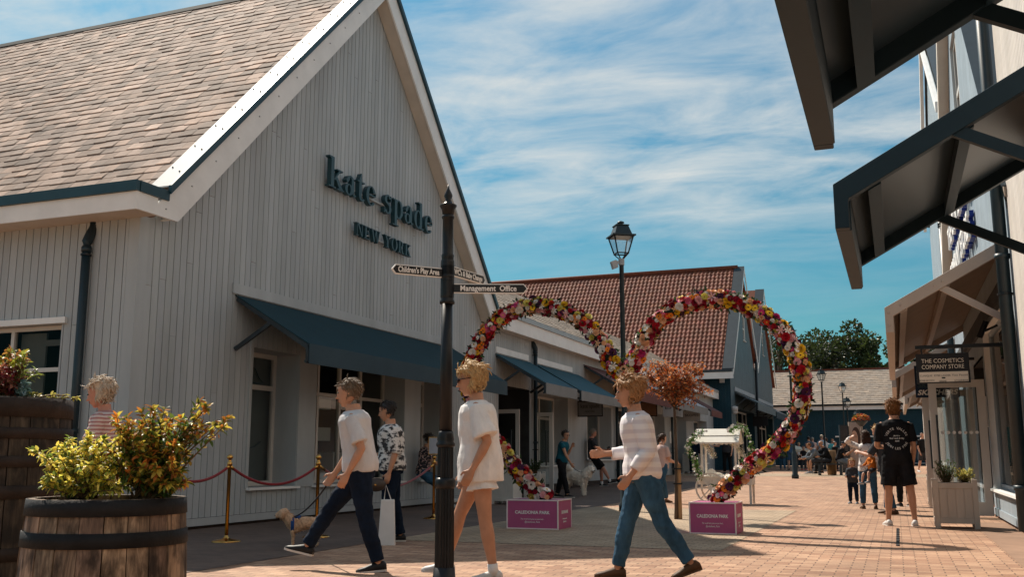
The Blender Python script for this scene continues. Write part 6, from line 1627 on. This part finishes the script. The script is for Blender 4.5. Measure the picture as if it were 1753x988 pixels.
        ts = [t_ for t_ in (lowt, -.5, -.2, .05, .25, .42, .55, .7, .85, .96) if t_ >= lowt]
        rr = [hr(t_, (-.05 if t_ < .3 else .55 if t_ < .5 else .96) if style != 'cap' else 1.02, G_ * (.7 if t_ == lowt else 1) * (1.25 if t_ > .6 and style in ('big', 'curly') else 1)) for t_ in ts]
        cr = hc + hu * (s_ * 1.0 + G_ * .9) + hf_ * -.05 * s_; rr.append([cr + (q - cr) * .30 for q in [x + hu * (s_ * .04 + G_ * .85) for x in rr[-1]]])
        hb.loft(rr)
        if style in ('bun',): hb.ball(P_(0, -1.0, .35), .34 * s_, 7)
        if style == 'pony': hb.tube([P_(0, -.8, .35), P_(0, -1.15, .1), P_(0, -1.2, -.5), P_(0, -1.05, -1.2)], [.16 * s_, .24 * s_, .22 * s_, .08 * s_], 9)
        if style == 'long':
            for sx in (-.5, -.17, .17, .5): hb.tube([P_(sx, -.5, .2), P_(sx * 1.2, -.72, -.6), P_(sx * 1.2, -.8, -1.4), P_(sx * 1.0, -.75, -2.1)], [.34 * s_, .32 * s_, .28 * s_, .10 * s_], 9)
        hm = CL[hair] if style == 'cap' else HAIR[hair]
        ho = voxel(hb, min(vox, .009), hm, 'hair' if style != 'cap' else 'cap', t, 2, .0 if style == 'cap' else G_ * .35 + .003, (26, 26, 16) if style != 'curly' else (60, 60, 60), 3)
        if style == 'cap':
            mb = MB(); mb.smooth = True; mb.loft([[P_(0, .72, .40) + hx * (math.cos(q) * .56 * s_) + hf_ * (abs(math.sin(q)) * .62 * s_ * z) + hu * (-.05 * s_ * z) for q in [math.pi * k / 8 for k in range(9)]] + [] for z in (0.02, .6, 1.0)]); mb.build('cap_peak', hm, ho)
        elif vox <= .012:   # loose locks
            lk = MB(); lk.smooth = True; rl = random.Random(len(label)); vs = ho.data.vertices
            for i in range(420 if style in ('big', 'curly', 'bob', 'short', 'long') else 200):
                v = rl.choice(vs); n = v.normal; p = v.co.copy()
                if (p - hc).dot(hu) < -.2 * s_ and style in ('short', 'crop'): continue
                dn = -hu * (1.0 if (p - hc).dot(hu) < .6 * s_ else .3) + rv(rl, .35) - hf_ * .45; dn = (dn - n * dn.dot(n) + n * .10).normalized(); L_ = s_ * rl.uniform(.3, .6)
                w_ = s_ * rl.uniform(.022, .05); pts = [p - n * .006, p + dn * L_ * .4 + n * .05 * L_, p + dn * L_ * .8, p + dn * L_ * 1.1 - n * .12 * L_]
                lk.tube(pts, [w_, w_, w_ * .7, w_ * .15], 5)
            lk.build('hair_locks', hm, ho)
    if 'sunglasses' in extras or 'glasses' in extras:
        mb = MB(); mb.smooth = True
        for sx in (-1, 1): mb.ball(P_(sx * .28, .84, .05), .21 * s_, 6, (1, .35, .9)); mb.bar(P_(sx * .48, .80, .10), P_(sx * .70, -.02, .08), .06 * s_, .05 * s_)
        mb.bar(P_(-.1, .90, .10), P_(.1, .90, .10), .06 * s_, .06 * s_); mb.build('sunglasses', LENS, t)
    if 'beard' in extras:
        mb = MB(); mb.ball(P_(0, .42, -.75), .42 * s_, 6, (1.1, .9, .7)); voxel(mb, .01, HAIR['grey'], 'beard', t, 1)
    t.location = pos; t.rotation_euler = (0, 0, rz)
    Wm = Matrix.Translation(V(pos)) @ Matrix.Rotation(rz, 4, 'Z'); WORLD[t.name] = Wm
    return t, {'hands': [Wm @ (a[2] + a[4] * .07 * H) for a in AR], 'wrists': [Wm @ a[2] for a in AR], 'back': Wm @ spine(.2), 'Wm': Wm, 'hip': Wm @ base, 'head': Wm @ hc, 'dirs': [Wm.to_3x3() @ a[4] for a in AR]}

def facing(a): return YAW + rad(a)    # 0 towards the camera, -90 screen left, 90 screen right, 180 away

# ---------------------------------------------------------------- walkers in front
pW = onZ(822, 993, 0)
person('blonde woman in loose white t-shirt and white shorts striding past the signpost in sunglasses', (pW.x, pW.y, 0), facing(-92), 1.68, 'f', 'tan', 4, (4, 8), ((-20, 10, 48, 0), (4, 8, 15)), ((-6, 4, 3), (24, 8, 2)), 'white', .85, -.075, .034, 'white', .45, .024, 'white', 'blonde', 'big', .008, hk=1.1, extras=('sunglasses',), sock='white')
pR = onZ(1104, 992, 0)
_, jr = person('reddish blonde woman in white knit jumper and jeans striding in front of the copper tree', (pR.x, pR.y, 0), facing(-90), 1.60, 'f', 'tan', 6, (0, 6), ((-14, 10, 52, 2), (0, 12, 88)), ((-19, 16, 2), (17, 4, 2)), 'knit', 1.75, -.03, .020, 'jeans', 1.95, .012, 'brown', 'red_blonde', 'big', .008, hk=1.1)
pM = onZ(612, 978, 0)
_, jm = person('man in pale grey t-shirt and dark jeans taking a long stride past the brass stanchion', (pM.x, pM.y, 0), facing(-90), 1.62, 'm', 'tan', 8, (0, 4), ((-22, 9, 50, 4), (12, 8, 22)), ((-10, 8, 2), (38, 6, 2)), 'white_grey', .80, -.01, .018, 'navy', 1.97, .013, 'black', 'grey_brown', 'short', .008, bulk=1.04, hk=1.06)
pB = onZ(668, 930, 0)
_, jb = person('short haired woman in black and white blotched top carrying a handbag beside the striding man', (pB.x, pB.y, 0), facing(-80), 1.58, 'f', 'tan', 3, (-6, 10), ((-10, 10, 26, 2), (10, 8, 60, 10)), ((6, 10, 2), (-6, 6, 3)), 'mottle', 1.05, -.02, .026, 'navy', 1.97, .016, 'black', 'dark', 'short', .009, bulk=1.12)
pP = onZ(172, 965, 0)
person('older woman with short pale hair in pink striped top passing behind the near barrel', (pP.x, pP.y, 0), facing(-84), 1.66, 'f', 'pink', 6, (0, 12), ((14, 8, 40), (-10, 8, 15)), ((14, 4, 2), (-12, 10, 2)), 'stripe', .8, -.02, .02, 'cream', 1.95, .014, 'white', 'grey_blonde', 'big', .009, hk=1.12)
# bags carried by the woman in the blotched top
h = jb['hands'][0]
mb = MB(); q = RGT; n = V((RGT.y, -RGT.x, 0)); c = h + V((0, 0, -.40)) + n * .03 + q * .02
mb.prism([c - q * .085 - V((0, 0, .30)) , c + q * .105 - V((0, 0, .30)), c + q * .085 + V((0, 0, .22)), c - q * .06 + V((0, 0, .22))], n * .08); bag = mb.build('shopping_bag', mat('white_paper_bag', (.72, .70, .69), .7, .05, 5, .2, 12), None, bevel=.01); tag(bag, 'white paper shopping bag hanging from the hand of the woman in the blotched top', 'shopping bag')
mb = MB(); mb.smooth = True; mb.tube([c - q * .03 + V((0, 0, .21)) + n * .04, h + n * .01 + V((0, 0, -.02)), c + q * .05 + V((0, 0, .21)) + n * .04], .006, 6); mb.build('handle', M['white'], bag)
mb = MB(); c = h - q * .10 + V((0, 0, -.02)) + n * .05; mb.smooth = True; mb.loft([[c + q * (math.cos(2 * math.pi * j / 16) * .11 * k) + V((0, 0, 1)) * (math.sin(2 * math.pi * j / 16) * .075 * k) + n * o for j in range(16)] for o, k in ((0, .85), (.02, 1), (.07, 1), (.09, .85))])
hbg = mb.build('handbag', mat('dark_brown_leather', (.035, .022, .016), .45, .2, 10, .2, 60)); tag(hbg, 'small dark brown leather handbag held at the waist of the woman in the blotched top', 'handbag')
mb = MB(); mb.ball(c + n * .095, .014, 5, (1, 1, 1)); mb.build('clasp', M['brass'], hbg)

# ---------------------------------------------------------------- near the pale shop
q = onX(717, 835, -8.70)
person('dark haired woman in floral top perched on the window sill of the gabled shop', (-8.62, q.y, 0), facing(100), 1.62, 'f', 'tan', 8, (10, 14), ((30, 8, 55), (25, 8, 60)), ((62, 28, 6), (50, 22, 6)), 'floral', .7, -.02, .016, 'jeans', 1.95, .012, 'white', 'dark', 'bun', .011, sit=.54)
p = spot(962, 852)
_, jd = person('woman in teal t-shirt and black trousers holding the lead of the fluffy white dog', tuple(p), facing(70), 1.60, 'f', 'tan', 8, (-28, 8), ((6, 8, 142, 16), (22, 8, 8)), ((-8, 8, 4), (14, 2, 4)), 'teal', .45, -.01, .014, 'black', 1.95, .014, 'black', 'dark', 'bun', .011, extras=('sunglasses',))
p = spot(1012, 834)
_, jl = person('bald man in charcoal t-shirt and black shorts leaning on the wall with his phone', (-8.62, p.y + .2, gz(30)), facing(88), 1.78, 'm', 'pink', -4, (4, 20), ((22, 8, 68, 14), (24, 8, 66, 14)), ((32, 30, 4), (40, 12, 4)), 'charcoal', .6, -.02, .016, 'black', .92, .016, 'black', 'grey', 'crop', .012, sock='white')
hp = jl['hands'][0]; mb = MB(); mb.obox(hp + V((.02, -.02, .05)), V((.03, .02, .02)), V((-.02, .03, .0)), V((-.02, 0, .06)) * .9); tag(mb.build('phone', M['black_metal']), 'black phone held by the bald man leaning on the wall', 'phone')
p = spot(1134, 862)
person('woman with tied back hair in pale pink top walking away beyond the copper tree', tuple(p), facing(120), 1.48, 'f', 'fair', 3, (0, 6), ((10, 8, 70, 12), (10, 8, 60, 12)), ((18, 4, 3), (-16, 16, 3)), 'pink', .8, -.02, .018, 'jeans', 1.9, .012, 'brown', 'brown', 'pony', .011)
p = spot(1246, 812)
person('man in grey t-shirt and dark trousers standing behind the flower cart with one arm out', tuple(p), facing(-30), 1.78, 'm', 'fair', 0, (-25, 6), ((4, 8, 12), (28, 22, 65, -20)), ((0, 0, 4), (0, 0, 4)), 'charcoal', .7, -.03, .018, 'black', 1.95, .014, 'black', 'brown', 'crop', .013)
p = spot(1188, 812)
person('person in navy clothes standing in the shade left of the flower cart', tuple(p), facing(150), 1.72, 'm', 'fair', 2, (0, 6), ((6, 8, 20), (6, 8, 20)), ((0, 0, 3), (4, 0, 3)), 'navy', 1.9, -.03, .02, 'navy', 1.95, .016, 'black', 'dark', 'short', .013)

# ---------------------------------------------------------------- right of centre
p = spot(1543, 901)
_, jk = person('young man with curly ginger hair in black t-shirt with white back print and black shorts', tuple(p), facing(168), 1.76, 'm', 'tan', 2, (14, 6), ((8, 10, 78, 26), (4, 8, 25, 4)), ((2, 0, 6), (-2, 0, 8)), 'black', .78, -.02, .013, 'black', .84, .018, 'white', 'ginger', 'curly', .008, bulk=.95)
shirt = [c for c in KIDS[_.name] if c.name.startswith('top')][0]
bvh = BVHTree.FromPolygons([v.co for v in shirt.data.vertices], [tuple(pg.vertices) for pg in shirt.data.polygons])
pr = MB()
def glyph_on_back(ch, size, cx, cz, rot):
    tmp = MB(); text_into(tmp, ch, (0, 0, 0), (1, 0, 0), (0, 0, 1), size, extrude=.0005, bold=.0016)
    b = len(pr.v); cr_, sr_ = math.cos(rot), math.sin(rot)
    for v in tmp.v:
        x, z = v[0], v[2]; X_ = cx + x * cr_ - z * sr_; Z_ = cz + x * sr_ + z * cr_
        hit = bvh.ray_cast(V((-X_, 1, Z_)), V((0, -1, 0)))     # seen from behind, left is +X
        y = hit[0].y if hit[0] else .15
        pr.v.append((-X_, y + .003, Z_))
    for f_ in tmp.f: pr.face([b + i for i in f_])
zc = .52 * 1.76 + .175 * 1.76; Rr = .128
for word, a0, a1, inward in (('VERTE VALLEE', 160, 20, False), ('JEAN LES PINS', 205, 335, True)):
    for i, ch in enumerate(word):
        if ch == ' ': continue
        a = rad(lerp(a0, a1, i / (len(word) - 1)))
        if not inward: glyph_on_back(ch, .046, Rr * math.cos(a), zc + Rr * math.sin(a), a - math.pi / 2)
        else: glyph_on_back(ch, .046, (Rr + .03) * math.cos(a), zc + (Rr + .03) * math.sin(a), a + math.pi / 2)
for tx, zz, sz in (('Atelier', .028, .030), ('Boulevard de Cap', -.008, .030), ('06160', -.045, .026)):
    tmp_w = sz * .5 * len(tx)
    for i, ch in enumerate(tx):
        if ch != ' ': glyph_on_back(ch, sz, (i - (len(tx) - 1) / 2) * sz * .40, zc + zz, 0)
pr2 = MB(); pr2.v = pr.v; pr2.f = pr.f; pr2.m = pr.m; pr2.sm = pr.sm; pr2.c = pr.c
o = bpy.data.objects.new('back_print', pr2.mesh('back_print')); o.data.materials.append(M['white']); col.objects.link(o); o.parent = shirt; KIDS.setdefault(shirt.name, []).append(o)
p = spot(1462, 863)
person('small child in dark jacket and jeans standing and turning beside the woman in jeans', tuple(p), facing(-35), .98, 'c', 'fair', 0, (15, 4), ((20, 6, 65, 14), (22, 6, 60, 14)), ((2, 0, 4), (-2, 0, 4)), 'charcoal', 1.8, -.03, .016, 'navy', 1.95, .014, 'grey', 'red_blonde', 'bob', .009)
p = spot(1489, 872)
person('woman with brown hair in white speckled top and jeans raising a hand to her hair', tuple(p), facing(168), 1.45, 'f', 'fair', 2, (10, 4), ((120, 48, 128, 40), (6, 8, 20)), ((0, 0, 4), (2, 2, 4)), 'speckle', 1.9, -.05, .016, 'jeans', 1.88, .010, 'brown', 'brown', 'long', .010)
p = spot(1524, 881)
_, jo = person('woman with long blonde hair in dark top and jeans leaning over a child she carries', tuple(p), facing(-140), 1.52, 'f', 'fair', 10, (10, 14), ((30, 14, 75, 20), (25, 12, 80, 20)), ((-6, 10, 3), (10, 2, 3)), 'charcoal', .9, -.06, .018, 'jeans', 1.92, .012, 'brown', 'blonde', 'long', .010)
hb_ = jo['Wm'] @ V((.02, -.27, .60))
person('toddler in orange and dark clothes carried by the woman with long blonde hair', tuple(hb_), facing(-70), .72, 'c', 'fair', 4, (20, 0), ((40, 20, 30), (30, 10, 40)), ((70, 60, 14), (60, 50, 14)), 'orange', 1.7, -.02, .012, 'charcoal', .9, .012, 'grey', 'blonde', 'short', .009, sit=.10)
p = spot(1551, 868)
person('person in black trousers almost hidden behind the young man with the back print', tuple(p), facing(180), 1.52, 'm', 'fair', 0, (0, 0), ((4, 6, 12), (4, 6, 12)), ((0, 0, 3), (4, 0, 3)), 'black', .7, -.02, .016, 'black', 1.95, .014, 'black', 'dark', 'short', .012)
p = spot(1577, 800); p = ORG + ray(1577, 733) / 37.5
person('man in black t-shirt and dark shorts walking far off beside the taupe door frames', (p.x, p.y, gz(p.y)), facing(10), 1.78, 'm', 'fair', 0, (0, 0), ((5, 8, 18), (5, 8, 18)), ((12, 0, 2), (-12, 10, 2)), 'black', .7, -.03, .02, 'charcoal', .9, .02, 'white', 'brown', 'crop', .015)
p = ORG + ray(1589, 738) / 33
person('man in blue top and jeans walking far off beside the door frames', (p.x, p.y, gz(p.y)), facing(170), 1.72, 'm', 'fair', 0, (0, 0), ((5, 8, 18), (5, 8, 18)), ((10, 0, 2), (-10, 10, 2)), 'blue', .7, -.03, .02, 'jeans', 1.95, .014, 'black', 'dark', 'short', .015)

# ---------------------------------------------------------------- people on the bench and beyond
sx0 = bl.x
person('man in grey jumper and dark shorts sitting bent forward on the bench', (sx0 - .02, bl.y - .05, bz), facing(-82), 1.72, 'm', 'tan', 36, (0, 14), ((34, 6, 40, 8), (34, 6, 40, 8)), ((86, 84, 6), (82, 88, 6)), 'grey', 1.9, -.02, .018, 'charcoal', .98, .016, 'grey', 'ginger', 'crop', .012, sit=.47)
person('bald man in black sitting in the middle of the bench behind the man in grey', (sx0 + .28, bl.y + .28, bz), facing(-70), 1.74, 'm', 'tan', 22, (0, 8), ((34, 8, 45, 8), (34, 8, 45, 8)), ((86, 86, 8), (82, 78, 8)), 'black', 1.85, -.02, .022, 'charcoal', 1.95, .016, 'black', 'dark', 'bald', .013, sit=.47)
person('man in dark cap and black t-shirt eating at the right end of the bench', (sx0 + .74, bl.y + .02, bz), facing(60), 1.66, 'm', 'tan', 16, (0, 6), ((36, 10, 95, 14), (32, 10, 92, 14)), ((84, 74, 8), (80, 84, 8)), 'black', .7, -.02, .018, 'grey', .95, .016, 'black', 'charcoal', 'cap', .012, sit=.47)
GRP = 'people gathered at the far tables'
def far_person(px, ptop, s, label, face_, H, sex, topc, botc, hair, style, leg=((2, 0, 3), (-2, 0, 3)), sl=.7, ll=1.95, arms=((5, 8, 30), (5, 8, 30)), shoe='black'):
    c = ORG + ray(px, ptop) / s; z = gz(c.y); Hh = (c.z - z) if H is None else H
    return person(label, (c.x, c.y, z), facing(face_), Hh, sex, 'fair', 2, (0, 4), arms, leg, topc, sl, -.03, .02, botc, ll, .014, shoe, hair, style, .016, group=GRP)
far_person(1338, 757, 33, 'child in dark top and light blue jeans walking in the shade right of the cart', 170, 1.35, 'c', 'charcoal', 'jeans', 'brown', 'short', ((14, 0, 3), (-12, 8, 3)))
far_person(1352, 741, 33, 'person in blue dress and black socks standing beside the lamp behind the heart', 175, 1.68, 'f', 'blue', 'blue', 'brown', 'bun', sl=.6, ll=.9)
far_person(1374, 763, 33, 'child in dark clothes and red shoes standing left of the seated men', 20, 1.32, 'c', 'black', 'charcoal', 'dark', 'short', shoe='red')
far_person(1384, 739, 30, 'broad man in blue plaid shirt standing with his back turned behind the seated men', 180, 1.80, 'm', 'plaid', 'charcoal', 'dark', 'short')
far_person(1390, 738, 29, 'grey haired man in pale pink shirt beside the man in plaid', 160, 1.78, 'm', 'pink', 'navy', 'grey', 'crop')
far_person(1401, 742, 29, 'woman in maroon top standing between the pink shirt and the lamp', 150, 1.64, 'f', 'maroon', 'navy', 'dark', 'bob')
far_person(1406, 731, 30, 'tall person with fair hair in pale blue top by the lamp behind the bench', -170, 1.88, 'm', 'sky', 'jeans', 'grey_blonde', 'short')
far_person(1413, 738, 30, 'person in white shirt standing right of the lamp behind the bench', 160, 1.72, 'f', 'white', 'jeans', 'brown', 'bob')
far_person(1423, 737, 31, 'woman in turquoise top with tied hair behind the man in the cap', 10, 1.64, 'f', 'turq', 'navy', 'ginger', 'bun')
far_person(1428, 757, 36, 'dark haired person in black bending behind the man in the cap', 30, 1.40, 'f', 'black', 'navy', 'dark', 'bob')
far_person(1366, 748, 28, 'person in white top sitting under the cream parasol', 20, 1.5, 'f', 'white', 'charcoal', 'blonde', 'bob')

# ================================================================ DOGS
def dog(name, label, pos, rz, L, fur, vox, fluffy, harness=None, headturn=0, k=1.0):
    """faces -Y; L is the chest-to-rump length, proportions of a spitz or terrier"""
    t = thing(name, label, 'dog', (0, 0, 0)); WORLD[t.name] = Matrix(); mb = MB()
    hgt = .74 * L * k
    def rg(y, z, rx, rz_): return [V((math.cos(2 * math.pi * j / 14) * rx * L, y * L, z * L + math.sin(2 * math.pi * j / 14) * rz_ * L)) for j in range(14)]
    f = fluffy; curly = f < 1.1
    H_ = hgt / L
    mb.loft([rg(-.52, H_ + .02, .10 * f, .13 * f), rg(-.42, H_ - .02, .17 * f, .23 * f), rg(-.25, H_ - .04, .185 * f, .25 * f), rg(0, H_, .165 * f, .20 * f), rg(.25, H_ + .02, .165 * f, .18 * f), rg(.42, H_ + .01, .14 * f, .17 * f), rg(.5, H_, .06, .08)])
    for sx in (-1, 1):
        x = sx * .105 * L
        mb.tube([(x, -.34 * L, hgt - .05 * L), (x, -.36 * L, hgt - .26 * L), (x, -.345 * L, hgt * .42), (x, -.355 * L, .06 * L), (x, -.40 * L, .03 * L)], [.10 * L * f, .07 * L * f, .050 * L * f, .040 * L * f, .035 * L], 10)
        yy = .06 if sx > 0 else -.04
        mb.tube([(x, .34 * L, hgt), (x, .28 * L, hgt - .24 * L), (x, (.40 + yy) * L, hgt * .40), (x, (.36 + yy) * L, .07 * L), (x, (.30 + yy) * L, .03 * L)], [.14 * L * f, .10 * L * f, .048 * L * f, .040 * L * f, .035 * L], 10)
    # neck, head, ears
    hc = V((0, -.66 * L, hgt + .30 * L)); a = rad(headturn); fd = V((math.sin(a), -math.cos(a), -.08)).normalized(); sd_ = V((math.cos(a), math.sin(a), 0))
    mb.tube([(0, -.40 * L, hgt + .06 * L), (0, -.54 * L, hgt + .2 * L), hc], [.19 * L * f, .16 * L * f, .12 * L * f], 12)
    mb.ball(hc, (.18 if curly else .125) * L * f, 8, (1, 1, .95)); ml_ = .75 if curly else 1; mb.tube([hc + fd * .08 * L, hc + fd * .17 * L - V((0, 0, .03 * L)), hc + fd * .245 * L - V((0, 0, .04 * L))], [.085 * L, (.10 if curly else .06) * L, (.075 if curly else .042) * L], 10)
    for sx in (-1, 1):
        e = hc + sd_ * sx * .085 * L + V((0, 0, .085 * L))
        if f > 1.1: mb.loft([[e + sd_ * (math.cos(q) * w) + fd * (math.sin(q) * w * .5) + V((0, 0, z)) for q in [j * .785 for j in range(8)]] for z, w in ((0, .045 * L), (.05 * L, .03 * L), (.09 * L, .006 * L))])
        else: mb.ball(e + sd_ * sx * .09 * L - V((0, 0, .10 * L)), .085 * L, 6, (.6, .8, 1.4))
    if f > 1.1: mb.tube([(0, .44 * L, hgt + .1 * L), (0, .5 * L, hgt + .27 * L), (.02 * L, .38 * L, hgt + .36 * L), (.03 * L, .22 * L, hgt + .32 * L), (.03 * L, .15 * L, hgt + .24 * L)], [.07 * L, .13 * L, .15 * L, .13 * L, .06 * L], 10)
    else: mb.tube([(0, .46 * L, hgt + .06 * L), (0, .56 * L, hgt + .16 * L), (0, .60 * L, hgt + .30 * L), (0, .56 * L, hgt + .38 * L)], [.05 * L, .055 * L, .06 * L, .03 * L], 8)
    b = voxel(mb, vox, fur, 'body', t, 2, .022 * L if f > 1.1 else .028 * L, (30 / L * .5, 30 / L * .5, 18 / L * .5), 2)
    rl = random.Random(5); lk = MB(); lk.smooth = True; vs = b.data.vertices
    for i in range(1700 if f > 1.1 else 500):   # tufts of the coat
        v = rl.choice(vs); p = v.co.copy(); n = v.normal
        if p.z < .09 * L or (p - hc - fd * .2 * L).length < .14 * L: continue
        d = (n * .55 + V((0, .5, -.6)) + rv(rl, .35)).normalized(); l = L * rl.uniform(.03, .065); w = L * rl.uniform(.007, .013)
        lk.tube([p - n * .004, p + (d + n * .3) * l * .5, p + d * l], [w, w * .8, w * .1], 4)
    lk.build('coat_tufts', fur, b)
    mb = MB(); mb.smooth = True; mb.ball(hc + fd * .265 * L - V((0, 0, .025 * L)), .03 * L, 5, (1.2, 1, .8))
    for sx in (-1, 1): mb.ball(hc + fd * .125 * L + sd_ * sx * .055 * L + V((0, 0, .03 * L)), .017 * L, 5)
    mb.build('nose_and_eyes', EYE_, t)
    if f > 1.1: mb = MB(); mb.ball(hc + fd * .2 * L - V((0, 0, .09 * L)), .035 * L, 5, (1, 1.1, .4)); mb.build('mouth', mat('dog_mouth', (.02, .01, .012), .5), t)
    if harness:
        mb = MB(); mb.smooth = True
        for y in (-.36,): mb.loft([[p_ + (p_ - V((0, y * L, hgt))) * .06 for p_ in rg(y + dy, H_ - .02, .19 * f + .012, .24 * f + .012)] for dy in (-.05, .05)], False)
        mb.loft([[V((sx * .13 * L, y * L, hgt + z * L)) for sx, z in ((-1, .14), (-.5, .25), (.5, .25), (1, .14), (.5, .24), (-.5, .24))] for y in (-.36, -.12)]); mb.build('harness', harness, t)
    t.location = pos; t.rotation_euler = (0, 0, rz); WORLD[t.name] = Matrix.Translation(V(pos)) @ Matrix.Rotation(rz, 4, 'Z')
    return t, WORLD[t.name] @ V((0, -.35 * L, hgt + .2 * L))
p = spot(986, 850)
_, neck = dog('samoyed_dog', 'large fluffy white dog with curled tail standing on a lead', (p.x, p.y, p.z), facing(62), .62, mat('white_fur', (.72, .66, .58), .9, .12, 12, .5, 70, stretch=(1, 1, .4)), .012, 1.22, headturn=-35)
p = onZ(520, 938, 0)
_, n2_ = dog('small_dog', 'small curly tan dog in a bright blue harness before the brass stanchion', (p.x, p.y, 0), facing(-82), .34, mat('tan_curly_fur', (.56, .36, .23), .9, .25, 40, .6, 120), .007, 1.04, mat('blue_harness', (.012, .06, .22), .6), headturn=-15, k=1.0)
def lead(a, b, sag, label, m):
    mb = MB(); mb.smooth = True; a, b = V(a), V(b); mb.tube([a.lerp(b, u) - V((0, 0, sag * 4 * u * (1 - u))) for u in [k / 14 for k in range(15)]], .008, 6); tag(mb.build('dog_lead', m), label, 'dog lead')
lead(jd['hands'][1], neck, .04, 'black lead from the hand of the woman in teal to the fluffy white dog', M['black'])
lead(jm['hands'][1], n2_, .05, 'thin dark lead from the striding man to the small tan dog', M['black'])
